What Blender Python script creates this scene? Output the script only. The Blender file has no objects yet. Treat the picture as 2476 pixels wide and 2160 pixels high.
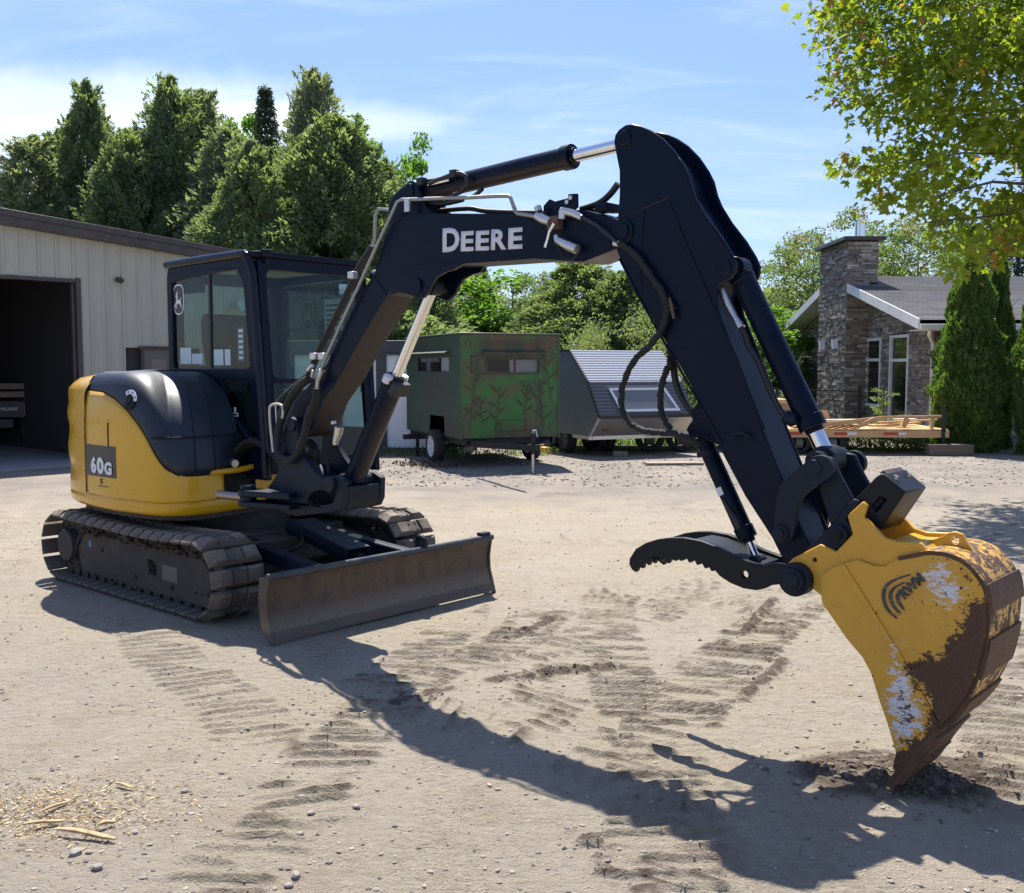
import bpy, bmesh, math, random
import numpy as np
from mathutils import Vector, Matrix, Euler
from mathutils.geometry import tessellate_polygon
random.seed(7); RNG = np.random.default_rng(7)
SC = bpy.context.scene
COL = SC.collection
PI = math.pi
# ------------------------------------------------------------------ camera
IW, IH, FPX, CH = 2476.0, 2160.0, 2480.0, 1.68
PITCH = math.atan((1080 - 890) / FPX)
cd = bpy.data.cameras.new('camera'); cam = bpy.data.objects.new('camera', cd); COL.objects.link(cam)
cam.location = (0, 0, CH); cam.rotation_euler = (PI/2 - PITCH, 0, 0)
cd.sensor_fit = 'HORIZONTAL'; cd.sensor_width = 36; cd.lens = 36 * FPX / IW
cd.clip_start = 0.05; cd.clip_end = 3000
SC.camera = cam
# ------------------------------------------------------------------ light
SUN_AZ, SUN_EL = math.radians(-8), math.radians(60)      # azimuth from +Y towards +X
wd = bpy.data.worlds.new("World"); SC.world = wd; wd.use_nodes = True
nt = wd.node_tree; nt.nodes.clear()
sky = nt.nodes.new('ShaderNodeTexSky'); sky.sky_type = 'NISHITA'; sky.sun_disc = False
sky.sun_elevation = SUN_EL; sky.sun_rotation = SUN_AZ
sky.air_density = 1.0; sky.dust_density = 0.25; sky.ozone_density = 3.0; sky.altitude = 100
bg = nt.nodes.new('ShaderNodeBackground'); out = nt.nodes.new('ShaderNodeOutputWorld')
tc = nt.nodes.new('ShaderNodeTexCoord')
SKY_STRENGTH = 0.09
bg.inputs['Strength'].default_value = SKY_STRENGTH
def wn(t, **k):
    n = nt.nodes.new(t)
    for a, b in k.items(): setattr(n, a, b)
    return n
# thin clouds: noise on the sky direction projected on a flat layer
sep = wn('ShaderNodeSeparateXYZ'); nt.links.new(tc.outputs['Generated'], sep.inputs[0])
mx = wn('ShaderNodeMath', operation='MAXIMUM'); nt.links.new(sep.outputs['Z'], mx.inputs[0]); mx.inputs[1].default_value = 0.0
ad = wn('ShaderNodeMath', operation='ADD'); nt.links.new(mx.outputs[0], ad.inputs[0]); ad.inputs[1].default_value = 0.16
dv1 = wn('ShaderNodeMath', operation='DIVIDE'); nt.links.new(sep.outputs['X'], dv1.inputs[0]); nt.links.new(ad.outputs[0], dv1.inputs[1])
dv2 = wn('ShaderNodeMath', operation='DIVIDE'); nt.links.new(sep.outputs['Y'], dv2.inputs[0]); nt.links.new(ad.outputs[0], dv2.inputs[1])
cmb = wn('ShaderNodeCombineXYZ'); nt.links.new(dv1.outputs[0], cmb.inputs[0]); nt.links.new(dv2.outputs[0], cmb.inputs[1])
def cloud(scale, loc, rot, stretch, lo, hi, det=6, dist=0.6):
    mp = wn('ShaderNodeMapping'); mp.inputs['Location'].default_value = loc; mp.inputs['Rotation'].default_value = (0, 0, rot); mp.inputs['Scale'].default_value = stretch
    nt.links.new(cmb.outputs[0], mp.inputs[0])
    n = wn('ShaderNodeTexNoise'); n.inputs['Scale'].default_value = scale; n.inputs['Detail'].default_value = det; n.inputs['Roughness'].default_value = 0.6; n.inputs['Distortion'].default_value = dist
    nt.links.new(mp.outputs[0], n.inputs['Vector'])
    r = wn('ShaderNodeMapRange'); r.inputs['From Min'].default_value = lo; r.inputs['From Max'].default_value = hi; r.interpolation_type = 'SMOOTHSTEP'
    nt.links.new(n.outputs['Fac'], r.inputs['Value']); return r.outputs[0]
c1 = cloud(1.1, (3.1, 0.4, 0), 0.35, (0.55, 1.5, 1), 0.42, 0.78)
c2 = cloud(2.3, (9.4, 3.0, 0), -0.2, (0.6, 1.6, 1), 0.46, 0.8, 8, 1.0)
# the one solid bank of cloud low on the left
def blob(cx, cz, sx, sz):
    dx = wn('ShaderNodeMath', operation='SUBTRACT'); nt.links.new(dvx.outputs[0], dx.inputs[0]); dx.inputs[1].default_value = cx
    a = wn('ShaderNodeMath', operation='DIVIDE'); nt.links.new(dx.outputs[0], a.inputs[0]); a.inputs[1].default_value = sx
    dz = wn('ShaderNodeMath', operation='SUBTRACT'); nt.links.new(dvz.outputs[0], dz.inputs[0]); dz.inputs[1].default_value = cz
    b = wn('ShaderNodeMath', operation='DIVIDE'); nt.links.new(dz.outputs[0], b.inputs[0]); b.inputs[1].default_value = sz
    a2 = wn('ShaderNodeMath', operation='MULTIPLY'); nt.links.new(a.outputs[0], a2.inputs[0]); nt.links.new(a.outputs[0], a2.inputs[1])
    b2 = wn('ShaderNodeMath', operation='MULTIPLY'); nt.links.new(b.outputs[0], b2.inputs[0]); nt.links.new(b.outputs[0], b2.inputs[1])
    s = wn('ShaderNodeMath', operation='ADD'); nt.links.new(a2.outputs[0], s.inputs[0]); nt.links.new(b2.outputs[0], s.inputs[1])
    n = wn('ShaderNodeTexNoise'); n.inputs['Scale'].default_value = 7; n.inputs['Detail'].default_value = 7; n.inputs['Roughness'].default_value = .6
    nt.links.new(tc.outputs['Generated'], n.inputs['Vector'])
    nn = wn('ShaderNodeMath', operation='MULTIPLY_ADD'); nt.links.new(n.outputs['Fac'], nn.inputs[0]); nn.inputs[1].default_value = 2.4; nt.links.new(s.outputs[0], nn.inputs[2])
    r = wn('ShaderNodeMapRange'); r.inputs['From Min'].default_value = 2.45; r.inputs['From Max'].default_value = 1.25; r.interpolation_type = 'SMOOTHSTEP'
    nt.links.new(nn.outputs[0], r.inputs['Value'])
    g = wn('ShaderNodeMath', operation='GREATER_THAN'); nt.links.new(sep.outputs['Y'], g.inputs[0]); g.inputs[1].default_value = 0.05
    m = wn('ShaderNodeMath', operation='MULTIPLY'); nt.links.new(r.outputs[0], m.inputs[0]); nt.links.new(g.outputs[0], m.inputs[1]); return m.outputs[0]
mxy = wn('ShaderNodeMath', operation='MAXIMUM'); nt.links.new(sep.outputs['Y'], mxy.inputs[0]); mxy.inputs[1].default_value = 0.05
dvx = wn('ShaderNodeMath', operation='DIVIDE'); nt.links.new(sep.outputs['X'], dvx.inputs[0]); nt.links.new(mxy.outputs[0], dvx.inputs[1])
dvz = wn('ShaderNodeMath', operation='DIVIDE'); nt.links.new(sep.outputs['Z'], dvz.inputs[0]); nt.links.new(mxy.outputs[0], dvz.inputs[1])
b1 = blob(-0.42, 0.235, 0.30, 0.055); b2_ = blob(-0.18, 0.235, 0.14, 0.022)
def mad(a, k, b=None):
    n = wn('ShaderNodeMath', operation='MULTIPLY_ADD'); nt.links.new(a, n.inputs[0]); n.inputs[1].default_value = k
    if b is None: n.inputs[2].default_value = 0
    else: nt.links.new(b, n.inputs[2])
    return n.outputs[0]
cl = mad(c1, 0.30, mad(c2, 0.26, mad(b1, 0.60, mad(b2_, 0.45))))
# haze whitening towards the horizon
hz = wn('ShaderNodeMapRange'); hz.inputs['From Min'].default_value = 0.40; hz.inputs['From Max'].default_value = 0.0; hz.inputs['To Min'].default_value = 0.0; hz.inputs['To Max'].default_value = 0.05
nt.links.new(sep.outputs['Z'], hz.inputs['Value'])
clh = wn('ShaderNodeMath', operation='ADD'); clh.use_clamp = True; nt.links.new(cl, clh.inputs[0]); nt.links.new(hz.outputs[0], clh.inputs[1])
mixc = wn('ShaderNodeMix'); mixc.data_type = 'RGBA'
nt.links.new(clh.outputs[0], mixc.inputs[0]); tnt = wn('ShaderNodeMix'); tnt.data_type = 'RGBA'; tnt.blend_type = 'MULTIPLY'; tnt.inputs[0].default_value = 1; tnt.inputs[7].default_value = (.90, .90, 1.08, 1); nt.links.new(sky.outputs[0], tnt.inputs[6]); lowf = wn('ShaderNodeMapRange'); lowf.inputs['From Min'].default_value = 0; lowf.inputs['From Max'].default_value = .5; lowf.inputs['To Min'].default_value = .60; lowf.inputs['To Max'].default_value = 1.0; nt.links.new(sep.outputs['Z'], lowf.inputs['Value']); tn2 = wn('ShaderNodeVectorMath', operation='SCALE'); nt.links.new(tnt.outputs[2], tn2.inputs[0]); nt.links.new(lowf.outputs[0], tn2.inputs['Scale']); nt.links.new(tn2.outputs[0], mixc.inputs[6]); mixc.inputs[7].default_value = (5.6, 6.2, 7.2, 1)
nt.links.new(mixc.outputs[2], bg.inputs['Color']); nt.links.new(bg.outputs[0], out.inputs[0])
sl = bpy.data.lights.new('sun', 'SUN'); sl.energy = 4.5; sl.angle = math.radians(0.55); sl.color = (1.0, 0.95, 0.87)
so = bpy.data.objects.new('sun', sl); COL.objects.link(so)
sdir = Vector((math.sin(SUN_AZ)*math.cos(SUN_EL), math.cos(SUN_AZ)*math.cos(SUN_EL), math.sin(SUN_EL)))
so.rotation_euler = sdir.to_track_quat('Z', 'Y').to_euler(); so.location = (0, 0, 30)
SC.view_settings.view_transform = 'Standard'; SC.view_settings.look = 'None'; SC.view_settings.gamma = 1
SC.view_settings.exposure = 1.15; SC.view_settings.use_curve_mapping = False
SC.render.engine = 'CYCLES'
SC.cycles.max_bounces = 8; SC.cycles.transparent_max_bounces = 12

# ------------------------------------------------------------------ helpers
def tag(o, label=None, cat=None, group=None, kind=None):
    if label: o['label'] = label
    if cat: o['category'] = cat
    if group: o['group'] = group
    if kind: o['kind'] = kind
    return o
def thing(name, label, cat, loc=(0, 0, 0), rz=0, group=None):
    o = bpy.data.objects.new(name, None); COL.objects.link(o)
    o.location = loc; o.rotation_euler = (0, 0, rz); o.empty_display_size = .3
    return tag(o, label, cat, group)
def link(name, me, parent=None, loc=None, rot=None):
    o = bpy.data.objects.new(name, me); COL.objects.link(o)
    if parent: o.parent = parent
    if loc is not None: o.location = loc
    if rot is not None: o.rotation_euler = rot
    return o
def finish(me, ang=35):
    me.polygons.foreach_set('use_smooth', [True] * len(me.polygons))
    me.set_sharp_from_angle(angle=math.radians(ang)); me.update()
class MB:
    """collects shapes, builds ONE mesh object"""
    def __init__(s): s.v = []; s.f = []
    def add(s, vs, fs):
        n = len(s.v); s.v += [tuple(p) for p in vs]; s.f += [tuple(i + n for i in f) for f in fs]; return s
    def box(s, a, b, T=None, rz=0):
        (x0, y0, z0), (x1, y1, z1) = a, b
        vs = [(x0,y0,z0),(x1,y0,z0),(x1,y1,z0),(x0,y1,z0),(x0,y0,z1),(x1,y0,z1),(x1,y1,z1),(x0,y1,z1)]
        if T: vs = [T(*p) for p in vs]
        return s.add(vs, [(0,3,2,1),(4,5,6,7),(0,1,5,4),(1,2,6,5),(2,3,7,6),(3,0,4,7)])
    def bar(s, p0, p1, w, h, up=(0, 0, 1)):
        p0 = Vector(p0); p1 = Vector(p1); d = (p1 - p0).normalized(); up = Vector(up)
        sd = d.cross(up).normalized(); u2 = sd.cross(d)
        vs = []
        for p in (p0, p1):
            for a, b in ((-1,-1),(1,-1),(1,1),(-1,1)): vs.append(p + sd*a*w/2 + u2*b*h/2)
        return s.add(vs, [(0,3,2,1),(4,5,6,7),(0,1,5,4),(1,2,6,5),(2,3,7,6),(3,0,4,7)])
    def cyl(s, p0, p1, r0, r1=None, n=20, cap=True):
        if r1 is None: r1 = r0
        p0 = Vector(p0); p1 = Vector(p1); d = (p1 - p0).normalized()
        a = d.orthogonal().normalized(); b = d.cross(a)
        vs = []
        for p, r in ((p0, r0), (p1, r1)):
            for i in range(n):
                t = 2*PI*i/n; vs.append(p + a*math.cos(t)*r + b*math.sin(t)*r)
        fs = [(i, (i+1) % n, n + (i+1) % n, n + i) for i in range(n)]
        if cap: fs += [tuple(range(n-1, -1, -1)), tuple(range(n, 2*n))]
        return s.add(vs, fs)
    def tube(s, pts, r, n=10, res=1):
        pts = [Vector(p) for p in pts]
        if res > 1: pts = catmull(pts, res)
        m = len(pts); rr = r if isinstance(r, (list, tuple)) else [r]*m
        if len(rr) != m: rr = [float(v) for v in np.interp(np.linspace(0, 1, m), np.linspace(0, 1, len(rr)), rr)]
        if callable(r): rr = [r(i/(m-1)) for i in range(m)]
        up = None; vs = []
        for i, p in enumerate(pts):
            d = (pts[min(i+1, m-1)] - pts[max(i-1, 0)]).normalized()
            if up is None: up = d.orthogonal().normalized()
            up = (up - d*up.dot(d)).normalized(); b = d.cross(up)
            for k in range(n):
                t = 2*PI*k/n; vs.append(p + (up*math.cos(t) + b*math.sin(t))*rr[i])
        fs = []
        for i in range(m-1):
            for k in range(n): fs.append((i*n+k, i*n+(k+1) % n, (i+1)*n+(k+1) % n, (i+1)*n+k))
        fs += [tuple(range(n-1, -1, -1)), tuple(range((m-1)*n, m*n))]
        return s.add(vs, fs)
    def prism(s, poly, T, w0, w1, holes=()):
        """poly: 2D outline (a,b); T(a, w, b) -> point; extruded from w0 to w1"""
        loops = [list(poly)] + [list(h) for h in holes]
        flat = [p for l in loops for p in l]; n = len(flat)
        tri = tessellate_polygon([[Vector((a, b, 0)) for a, b in l] for l in loops]) if (len(loops) > 1 or n > 4) else None
        vs = [T(a, w0, b) for a, b in flat] + [T(a, w1, b) for a, b in flat]
        fs = []
        if tri: 
            for t in tri: fs.append((t[0], t[1], t[2])); fs.append((n+t[2], n+t[1], n+t[0]))
        else: fs += [tuple(range(n)), tuple(range(2*n-1, n-1, -1))]
        k = 0
        for l in loops:
            m = len(l)
            for i in range(m): fs.append((k+i, k+(i+1) % m, n+k+(i+1) % m, n+k+i))
            k += m
        return s.add(vs, fs)
    def grid(s, P):
        """P[i][j] points"""
        m = len(P); n = len(P[0]); vs = [p for r in P for p in r]
        return s.add(vs, [(i*n+j, i*n+j+1, (i+1)*n+j+1, (i+1)*n+j) for i in range(m-1) for j in range(n-1)])
    def mesh(s, name, mat, smooth=35, fix=True):
        me = bpy.data.meshes.new(name); me.from_pydata([tuple(v) for v in s.v], [], s.f)
        if mat: me.materials.append(mat)
        if fix:
            bm = bmesh.new(); bm.from_mesh(me); bmesh.ops.recalc_face_normals(bm, faces=bm.faces); bm.to_mesh(me); bm.free()
        if smooth: finish(me, smooth)
        return me
    def build(s, name, mat, parent=None, bevel=0, smooth=35, label=None, seg=2, loc=None, rot=None):
        o = link(name, s.mesh(name, mat, smooth), parent, loc, rot)
        if bevel:
            b = o.modifiers.new('bevel', 'BEVEL'); b.width = bevel; b.segments = seg; b.limit_method = 'ANGLE'; b.angle_limit = math.radians(40)
            b.harden_normals = False
        if label: o['label'] = label
        return o
def catmull(p, res):
    q = [p[0]] + list(p) + [p[-1]]; o = []
    for i in range(1, len(q)-2):
        for k in range(res):
            t = k/res; a, b, c, d = q[i-1], q[i], q[i+1], q[i+2]
            o.append(0.5*((2*b) + (c-a)*t + (2*a-5*b+4*c-d)*t*t + (3*b-a-3*c+d)*t**3))
    o.append(q[-2]); return o
def ident(a, w, b): return (a, w, b)
_c, _s = math.cos(PITCH), math.sin(PITCH)
def ray(px, py):
    a = (px - IW/2)/FPX; v = (IH/2 - py)/FPX
    return np.array([a, _c + v*_s, -_s + v*_c])
def gnd(px, py, z=0.0):
    r = ray(px, py); t = (z - CH)/r[2]; return (t*r[0], t*r[1], z)
def atY(px, py, Y):
    r = ray(px, py); t = Y/r[1]; return (t*r[0], Y, CH + t*r[2])
def conv(c, pts):
    ox, oy, s = {'c4': (860, 380, 2.934), 'c5': (1440, 280, 2.24), 'c6': (1480, 1000, 1.8665), 'cF': (680, 380, 2.986),
                 'c3b': (560, 880, 4.717), 'c7b': (1560, 1000, 2.2424), 'full': (0, 0, 1)}[c]
    return [(ox + x/s, oy + y/s) for x, y in pts]

# ------------------------------------------------------------------ materials
def mat(name, col, rough=.6, metal=0, spec=.5, coat=0, bump=None, var=None, scale=None):
    m = bpy.data.materials.new(name); m.use_nodes = True; t = m.node_tree; b = t.nodes['Principled BSDF']
    b.inputs['Base Color'].default_value = (*col, 1); b.inputs['Roughness'].default_value = rough; b.inputs['Metallic'].default_value = metal
    b.inputs['Specular IOR Level'].default_value = spec; b.inputs['Coat Weight'].default_value = coat; b.inputs['Coat Roughness'].default_value = .08
    if var:      # (colour2, scale, lo, hi[, detail])
        c2, sc, lo, hi = var[:4]
        co = t.nodes.new('ShaderNodeTexCoord'); n = t.nodes.new('ShaderNodeTexNoise'); n.inputs['Scale'].default_value = sc; n.inputs['Detail'].default_value = 8; n.inputs['Roughness'].default_value = .65
        if scale:
            mp = t.nodes.new('ShaderNodeMapping'); mp.inputs['Scale'].default_value = scale; t.links.new(co.outputs['Object'], mp.inputs[0]); t.links.new(mp.outputs[0], n.inputs['Vector'])
        else: t.links.new(co.outputs['Object'], n.inputs['Vector'])
        r = t.nodes.new('ShaderNodeMapRange'); r.inputs['From Min'].default_value = lo; r.inputs['From Max'].default_value = hi; t.links.new(n.outputs['Fac'], r.inputs['Value'])
        mxn = t.nodes.new('ShaderNodeMix'); mxn.data_type = 'RGBA'; mxn.inputs[6].default_value = (*col, 1); mxn.inputs[7].default_value = (*c2, 1)
        t.links.new(r.outputs[0], mxn.inputs[0]); t.links.new(mxn.outputs[2], b.inputs['Base Color'])
        m['mix'] = mxn.name
    if bump:
        sc, st = bump; co = t.nodes.new('ShaderNodeTexCoord'); n = t.nodes.new('ShaderNodeTexNoise'); n.inputs['Scale'].default_value = sc; n.inputs['Detail'].default_value = 6
        t.links.new(co.outputs['Object'], n.inputs['Vector']); bp = t.nodes.new('ShaderNodeBump'); bp.inputs['Strength'].default_value = st; bp.inputs['Distance'].default_value = .01
        t.links.new(n.outputs['Fac'], bp.inputs['Height']); t.links.new(bp.outputs[0], b.inputs['Normal'])
    return m
class NB:
    """tiny node builder"""
    def __init__(s, m): s.t = m.node_tree; s.b = s.t.nodes.get('Principled BSDF')
    def n(s, ty, **k):
        x = s.t.nodes.new(ty)
        for a, b in k.items(): setattr(x, a, b)
        return x
    def set(s, sock, v):
        if hasattr(v, 'is_output') or hasattr(v, 'links'): s.t.links.new(v, sock)
        elif isinstance(v, tuple) and len(v) == 3 and sock.type == 'RGBA': sock.default_value = (*v, 1)
        else: sock.default_value = v
    def noise(s, vec, scale, detail=6, rough=.6, dist=0):
        x = s.n('ShaderNodeTexNoise'); s.set(x.inputs['Vector'], vec); x.inputs['Scale'].default_value = scale; x.inputs['Detail'].default_value = detail
        x.inputs['Roughness'].default_value = rough; x.inputs['Distortion'].default_value = dist; return x.outputs['Fac']
    def rng(s, v, a, b, c=0, d=1):
        x = s.n('ShaderNodeMapRange'); s.set(x.inputs['Value'], v)
        for k, q in zip(('From Min', 'From Max', 'To Min', 'To Max'), (a, b, c, d)): x.inputs[k].default_value = q
        return x.outputs[0]
    def mix(s, f, a, b):
        x = s.n('ShaderNodeMix'); x.data_type = 'RGBA'; s.set(x.inputs[0], f); s.set(x.inputs[6], a); s.set(x.inputs[7], b); return x.outputs[2]
    def math(s, op, a, b=0.0, c=None):
        x = s.n('ShaderNodeMath', operation=op); s.set(x.inputs[0], a); s.set(x.inputs[1], b)
        if c is not None: s.set(x.inputs[2], c)
        return x.outputs[0]
    def bump(s, h, strength=.5, dist=.01, normal=None):
        x = s.n('ShaderNodeBump'); x.inputs['Strength'].default_value = strength; x.inputs['Distance'].default_value = dist; s.set(x.inputs['Height'], h)
        if normal is not None: s.set(x.inputs['Normal'], normal)
        return x.outputs[0]
    def obj(s): return s.n('ShaderNodeTexCoord').outputs['Object']
    def mapped(s, v, scale=(1,1,1), rot=(0,0,0)):
        x = s.n('ShaderNodeMapping'); s.set(x.inputs[0], v); x.inputs['Scale'].default_value = scale; x.inputs['Rotation'].default_value = rot; return x.outputs[0]
    def sepz(s, v, k='Z'):
        x = s.n('ShaderNodeSeparateXYZ'); s.set(x.inputs[0], v); return x.outputs[k]

M = {}
def paint(name, col, rough, dust=(.16, .13, .10), amt=.35, coat=0.0, spec=None):
    if spec is None: spec = .5 if col[0] > .1 else .22
    """painted steel or plastic: faint orange peel, settled dust on upward faces, thin grime"""
    m = mat(name, col, rough, coat=coat, spec=spec); q = NB(m); o = q.obj()
    n1 = q.noise(o, 3.5, 8, .7); n2 = q.noise(o, 40, 4, .6)
    g = q.n('ShaderNodeNewGeometry'); up = q.rng(q.sepz(g.outputs['Normal']), .2, 1, 0, 1)
    f = q.math('MULTIPLY', q.rng(n1, .4, .75, 0, amt), q.rng(up, 0, 1, .45, 1.0))
    q.set(q.b.inputs['Base Color'], q.mix(f, col, dust))
    q.set(q.b.inputs['Roughness'], q.rng(n1, .3, .8, rough*.85, min(1, rough*1.35)))
    q.set(q.b.inputs['Normal'], q.bump(n2, .06, .003)); return m
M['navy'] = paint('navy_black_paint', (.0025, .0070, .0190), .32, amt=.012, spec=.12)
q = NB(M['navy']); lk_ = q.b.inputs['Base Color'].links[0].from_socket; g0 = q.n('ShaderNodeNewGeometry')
q.set(q.b.inputs['Base Color'], q.mix(q.math('MULTIPLY', q.rng(q.sepz(g0.outputs['Normal']), -.25, -.6, 0, 1), q.rng(q.noise(q.obj(), 2.5, 6, .6), .3, .7, .45, .95)), lk_, (.070, .055, .044)))  # downward faces browned: reflection of the sunlit ground put into the paint colour
lk_ = q.b.inputs['Base Color'].links[0].from_socket; sc_ = q.math('GREATER_THAN', q.math('MAXIMUM', q.noise(q.mapped(q.obj(), (3, 3, 55), (0, .5, 0)), 1.4, 4, .7), q.noise(q.mapped(q.obj(), (60, 60, 2), (0, -.3, 0)), 1.4, 4, .7)), .70)
gr_ = q.rng(q.noise(q.obj(), 1.7, 7, .7), .52, .78, 0, .30)
q.set(q.b.inputs['Base Color'], q.mix(q.math('MAXIMUM', gr_, q.math('MULTIPLY', sc_, .5)), lk_, (.020, .026, .038)))
M['hood'] = paint('hood_blue_black_plastic', (.009, .013, .024), .46, amt=.04, spec=.5)
M['cast'] = paint('dusty_cast_steel', (.007, .013, .024), .5, amt=.10, spec=.2)
M['yellow'] = paint('machine_yellow_paint', (.56, .31, .010), .25, amt=.03, coat=.35, spec=.3)
M['black'] = mat('black_rubber', (.012, .012, .013), .55)
M['hose'] = mat('hose_sleeve', (.012, .012, .012), .8, bump=(60, .8))
M['void'] = mat('dark_recess', (.006, .006, .007), .9)
M['chrome'] = mat('chrome_rod', (.75, .74, .72), .12, 1)
M['zinc'] = mat('zinc_fitting', (.55, .55, .53), .35, .9, bump=(80, .2))
M['tube'] = paint('steel_line', (.30, .30, .28), .4, amt=.2)
M['tube'].node_tree.nodes['Principled BSDF'].inputs['Metallic'].default_value = .6
M['decal'] = mat('white_decal', (.62, .63, .66), .5)
M['decalblack'] = mat('black_decal', (.02, .02, .021), .35)
M['stick'] = mat('pale_sticker', (.50, .60, .62), .5)
M['pad'] = paint('track_pad_rubber', (.085, .076, .068), .9, dust=(.38, .31, .235), amt=1.0)
M['frame'] = paint('track_frame_dirty', (.048, .045, .043), .85, dust=(.17, .135, .105), amt=.8)
M['dirt'] = mat('caked_dirt', (.10, .078, .058), 1, bump=(60, 1), var=((.05, .038, .03), 30, .4, .6))
# blade
def blade_mat():
    m = mat('rusty_blade_steel', (.05, .03, .02), .6); q = NB(m); o = q.obj(); z = q.sepz(o)
    n = q.noise(q.mapped(o, (1, 1, .25)), 9, 8, .7); n2 = q.noise(o, 45, 5, .7); n3 = q.noise(o, 3, 5)
    c = q.mix(q.rng(n, .35, .65), (.045, .034, .027), (.105, .062, .036))
    c = q.mix(q.rng(n3, .45, .75, 0, .6), c, (.018, .018, .020))
    zz = q.math('ADD', z, q.math('MULTIPLY', q.math('SUBTRACT', n, .5), .12))
    dust = q.math('MULTIPLY', q.rng(zz, .20, .09, 0, 1), q.rng(n2, .3, .6, .2, .8))
    c = q.mix(dust, c, (.21, .175, .115))
    c = q.mix(q.rng(z, .085, .075, 0, .75), c, (.075, .052, .038))
    q.set(q.b.inputs['Base Color'], c); q.set(q.b.inputs['Roughness'], q.rng(n2, .3, .7, .45, .75)); q.set(q.b.inputs['Normal'], q.bump(n2, .35, .004)); return m
M['blade'] = blade_mat()
def bucket_mat(name='worn_bucket_paint', base=(.60, .315, .026)):
    """paint loss driven by attributes: rust, scrape"""
    m = mat(name, base, .4); q = NB(m); o = q.obj()
    a = q.n('ShaderNodeAttribute'); a.attribute_name = 'wear'; s_ = q.n('ShaderNodeSeparateColor'); q.set(s_.inputs[0], a.outputs['Color'])
    rust, scr = s_.outputs[0], s_.outputs[1]
    n = q.noise(o, 16, 9, .72, .4); n2 = q.noise(q.mapped(o, (1.0, 1, 1), (0, .6, 0)), 55, 6, .7)
    st = q.noise(q.mapped(o, (16, 16, 34), (0, .9, 0)), 1.5, 9, .78, .6)
    fr = q.math('GREATER_THAN', q.math('ADD', rust, q.math('MULTIPLY', q.math('SUBTRACT', q.math('ADD', q.math('MULTIPLY', n, .6), q.math('MULTIPLY', q.noise(q.mapped(o, (30, 30, 60), (0, .6, 0)), 1.2, 9, .8), .4)), .5), 2.6)), .54)
    fp = q.math('GREATER_THAN', q.math('ADD', scr, q.math('MULTIPLY', q.math('SUBTRACT', st, .5), 3.2)), .66)
    chips = q.math('GREATER_THAN', q.math('ADD', q.noise(o, 34, 5, .6), q.math('MULTIPLY', rust, .14)), .675)
    rc = q.mix(q.rng(n2, .3, .7), (.050, .024, .012), (.10, .045, .020))
    c = q.mix(q.rng(q.noise(o, 6, 6), .35, .7, 0, .25), base, (.30, .17, .05))
    scratch = q.math('GREATER_THAN', q.math('MAXIMUM', q.noise(q.mapped(o, (70, 70, 2.5), (0, -.6, 0)), 1.3, 5, .75), q.noise(q.mapped(o, (4, 60, 80), (0, -.3, 0)), 1.3, 5, .75)), .655)
    c = q.mix(q.math('MULTIPLY', scratch, .5), c, (.62, .50, .28))
    c = q.mix(fp, c, (.56, .58, .60))
    dk = q.math('MULTIPLY', q.math('GREATER_THAN', q.math('ADD', scr, q.math('MULTIPLY', q.math('SUBTRACT', q.noise(q.mapped(o, (16, 16, 40), (0, .9, 0)), 2.2, 9, .8), .5), 2.4)), .95), 1)
    c = q.mix(dk, c, (.05, .04, .045))
    c = q.mix(q.math('MAXIMUM', fr, chips), c, rc)
    q.set(q.b.inputs['Base Color'], c); q.set(q.b.inputs['Roughness'], q.mix(fr, (.36, .36, .36), (.7, .7, .7)))
    q.set(q.b.inputs['Normal'], q.bump(q.math('ADD', q.math('MULTIPLY', fr, -.6), q.math('MULTIPLY', n2, .6)), .35, .003)); return m
M['bucket'] = bucket_mat()
M['rust'] = mat('brown_rust', (.075, .036, .018), .7, var=((.13, .065, .03), 12, .4, .7), bump=(50, .4))
M['bkyellow'] = paint('bucket_yellow', (.60, .315, .026), .35, dust=(.12, .07, .035), amt=.5)
M['thumb'] = paint('scuffed_black_steel', (.007, .009, .012), .42, dust=(.06, .05, .045), amt=.25)
def glass_mat(name, tint=(.75, .86, .84), refl=1.0, dens=.0):
    m = bpy.data.materials.new(name); m.use_nodes = True; t = m.node_tree; t.nodes.clear()
    o = t.nodes.new('ShaderNodeOutputMaterial'); tr = t.nodes.new('ShaderNodeBsdfTransparent'); tr.inputs[0].default_value = (*tint, 1)
    gl = t.nodes.new('ShaderNodeBsdfGlossy'); gl.inputs['Roughness'].default_value = .02; gl.inputs[0].default_value = (1, 1, 1, 1)
    fr = t.nodes.new('ShaderNodeFresnel'); fr.inputs[0].default_value = 1.5
    mm = t.nodes.new('ShaderNodeMath'); mm.operation = 'MULTIPLY_ADD'; mm.use_clamp = True; t.links.new(fr.outputs[0], mm.inputs[0]); mm.inputs[1].default_value = refl; mm.inputs[2].default_value = dens
    gb = t.nodes.new('ShaderNodeNewGeometry'); iv = t.nodes.new('ShaderNodeMath'); iv.operation = 'SUBTRACT'; iv.inputs[0].default_value = 1; t.links.new(gb.outputs['Backfacing'], iv.inputs[1]); m2_ = t.nodes.new('ShaderNodeMath'); m2_.operation = 'MULTIPLY'; t.links.new(mm.outputs[0], m2_.inputs[0]); t.links.new(iv.outputs[0], m2_.inputs[1]); mm = m2_
    mi = t.nodes.new('ShaderNodeMixShader'); t.links.new(mm.outputs[0], mi.inputs[0]); t.links.new(tr.outputs[0], mi.inputs[1]); t.links.new(gl.outputs[0], mi.inputs[2]); t.links.new(mi.outputs[0], o.inputs[0]); return m
M['glass'] = glass_mat('cab_glass', (.74, .84, .81), .8, .0)
M['hglass'] = mat('dark_window_glass', (.012, .014, .016), .06, spec=.35)
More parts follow.
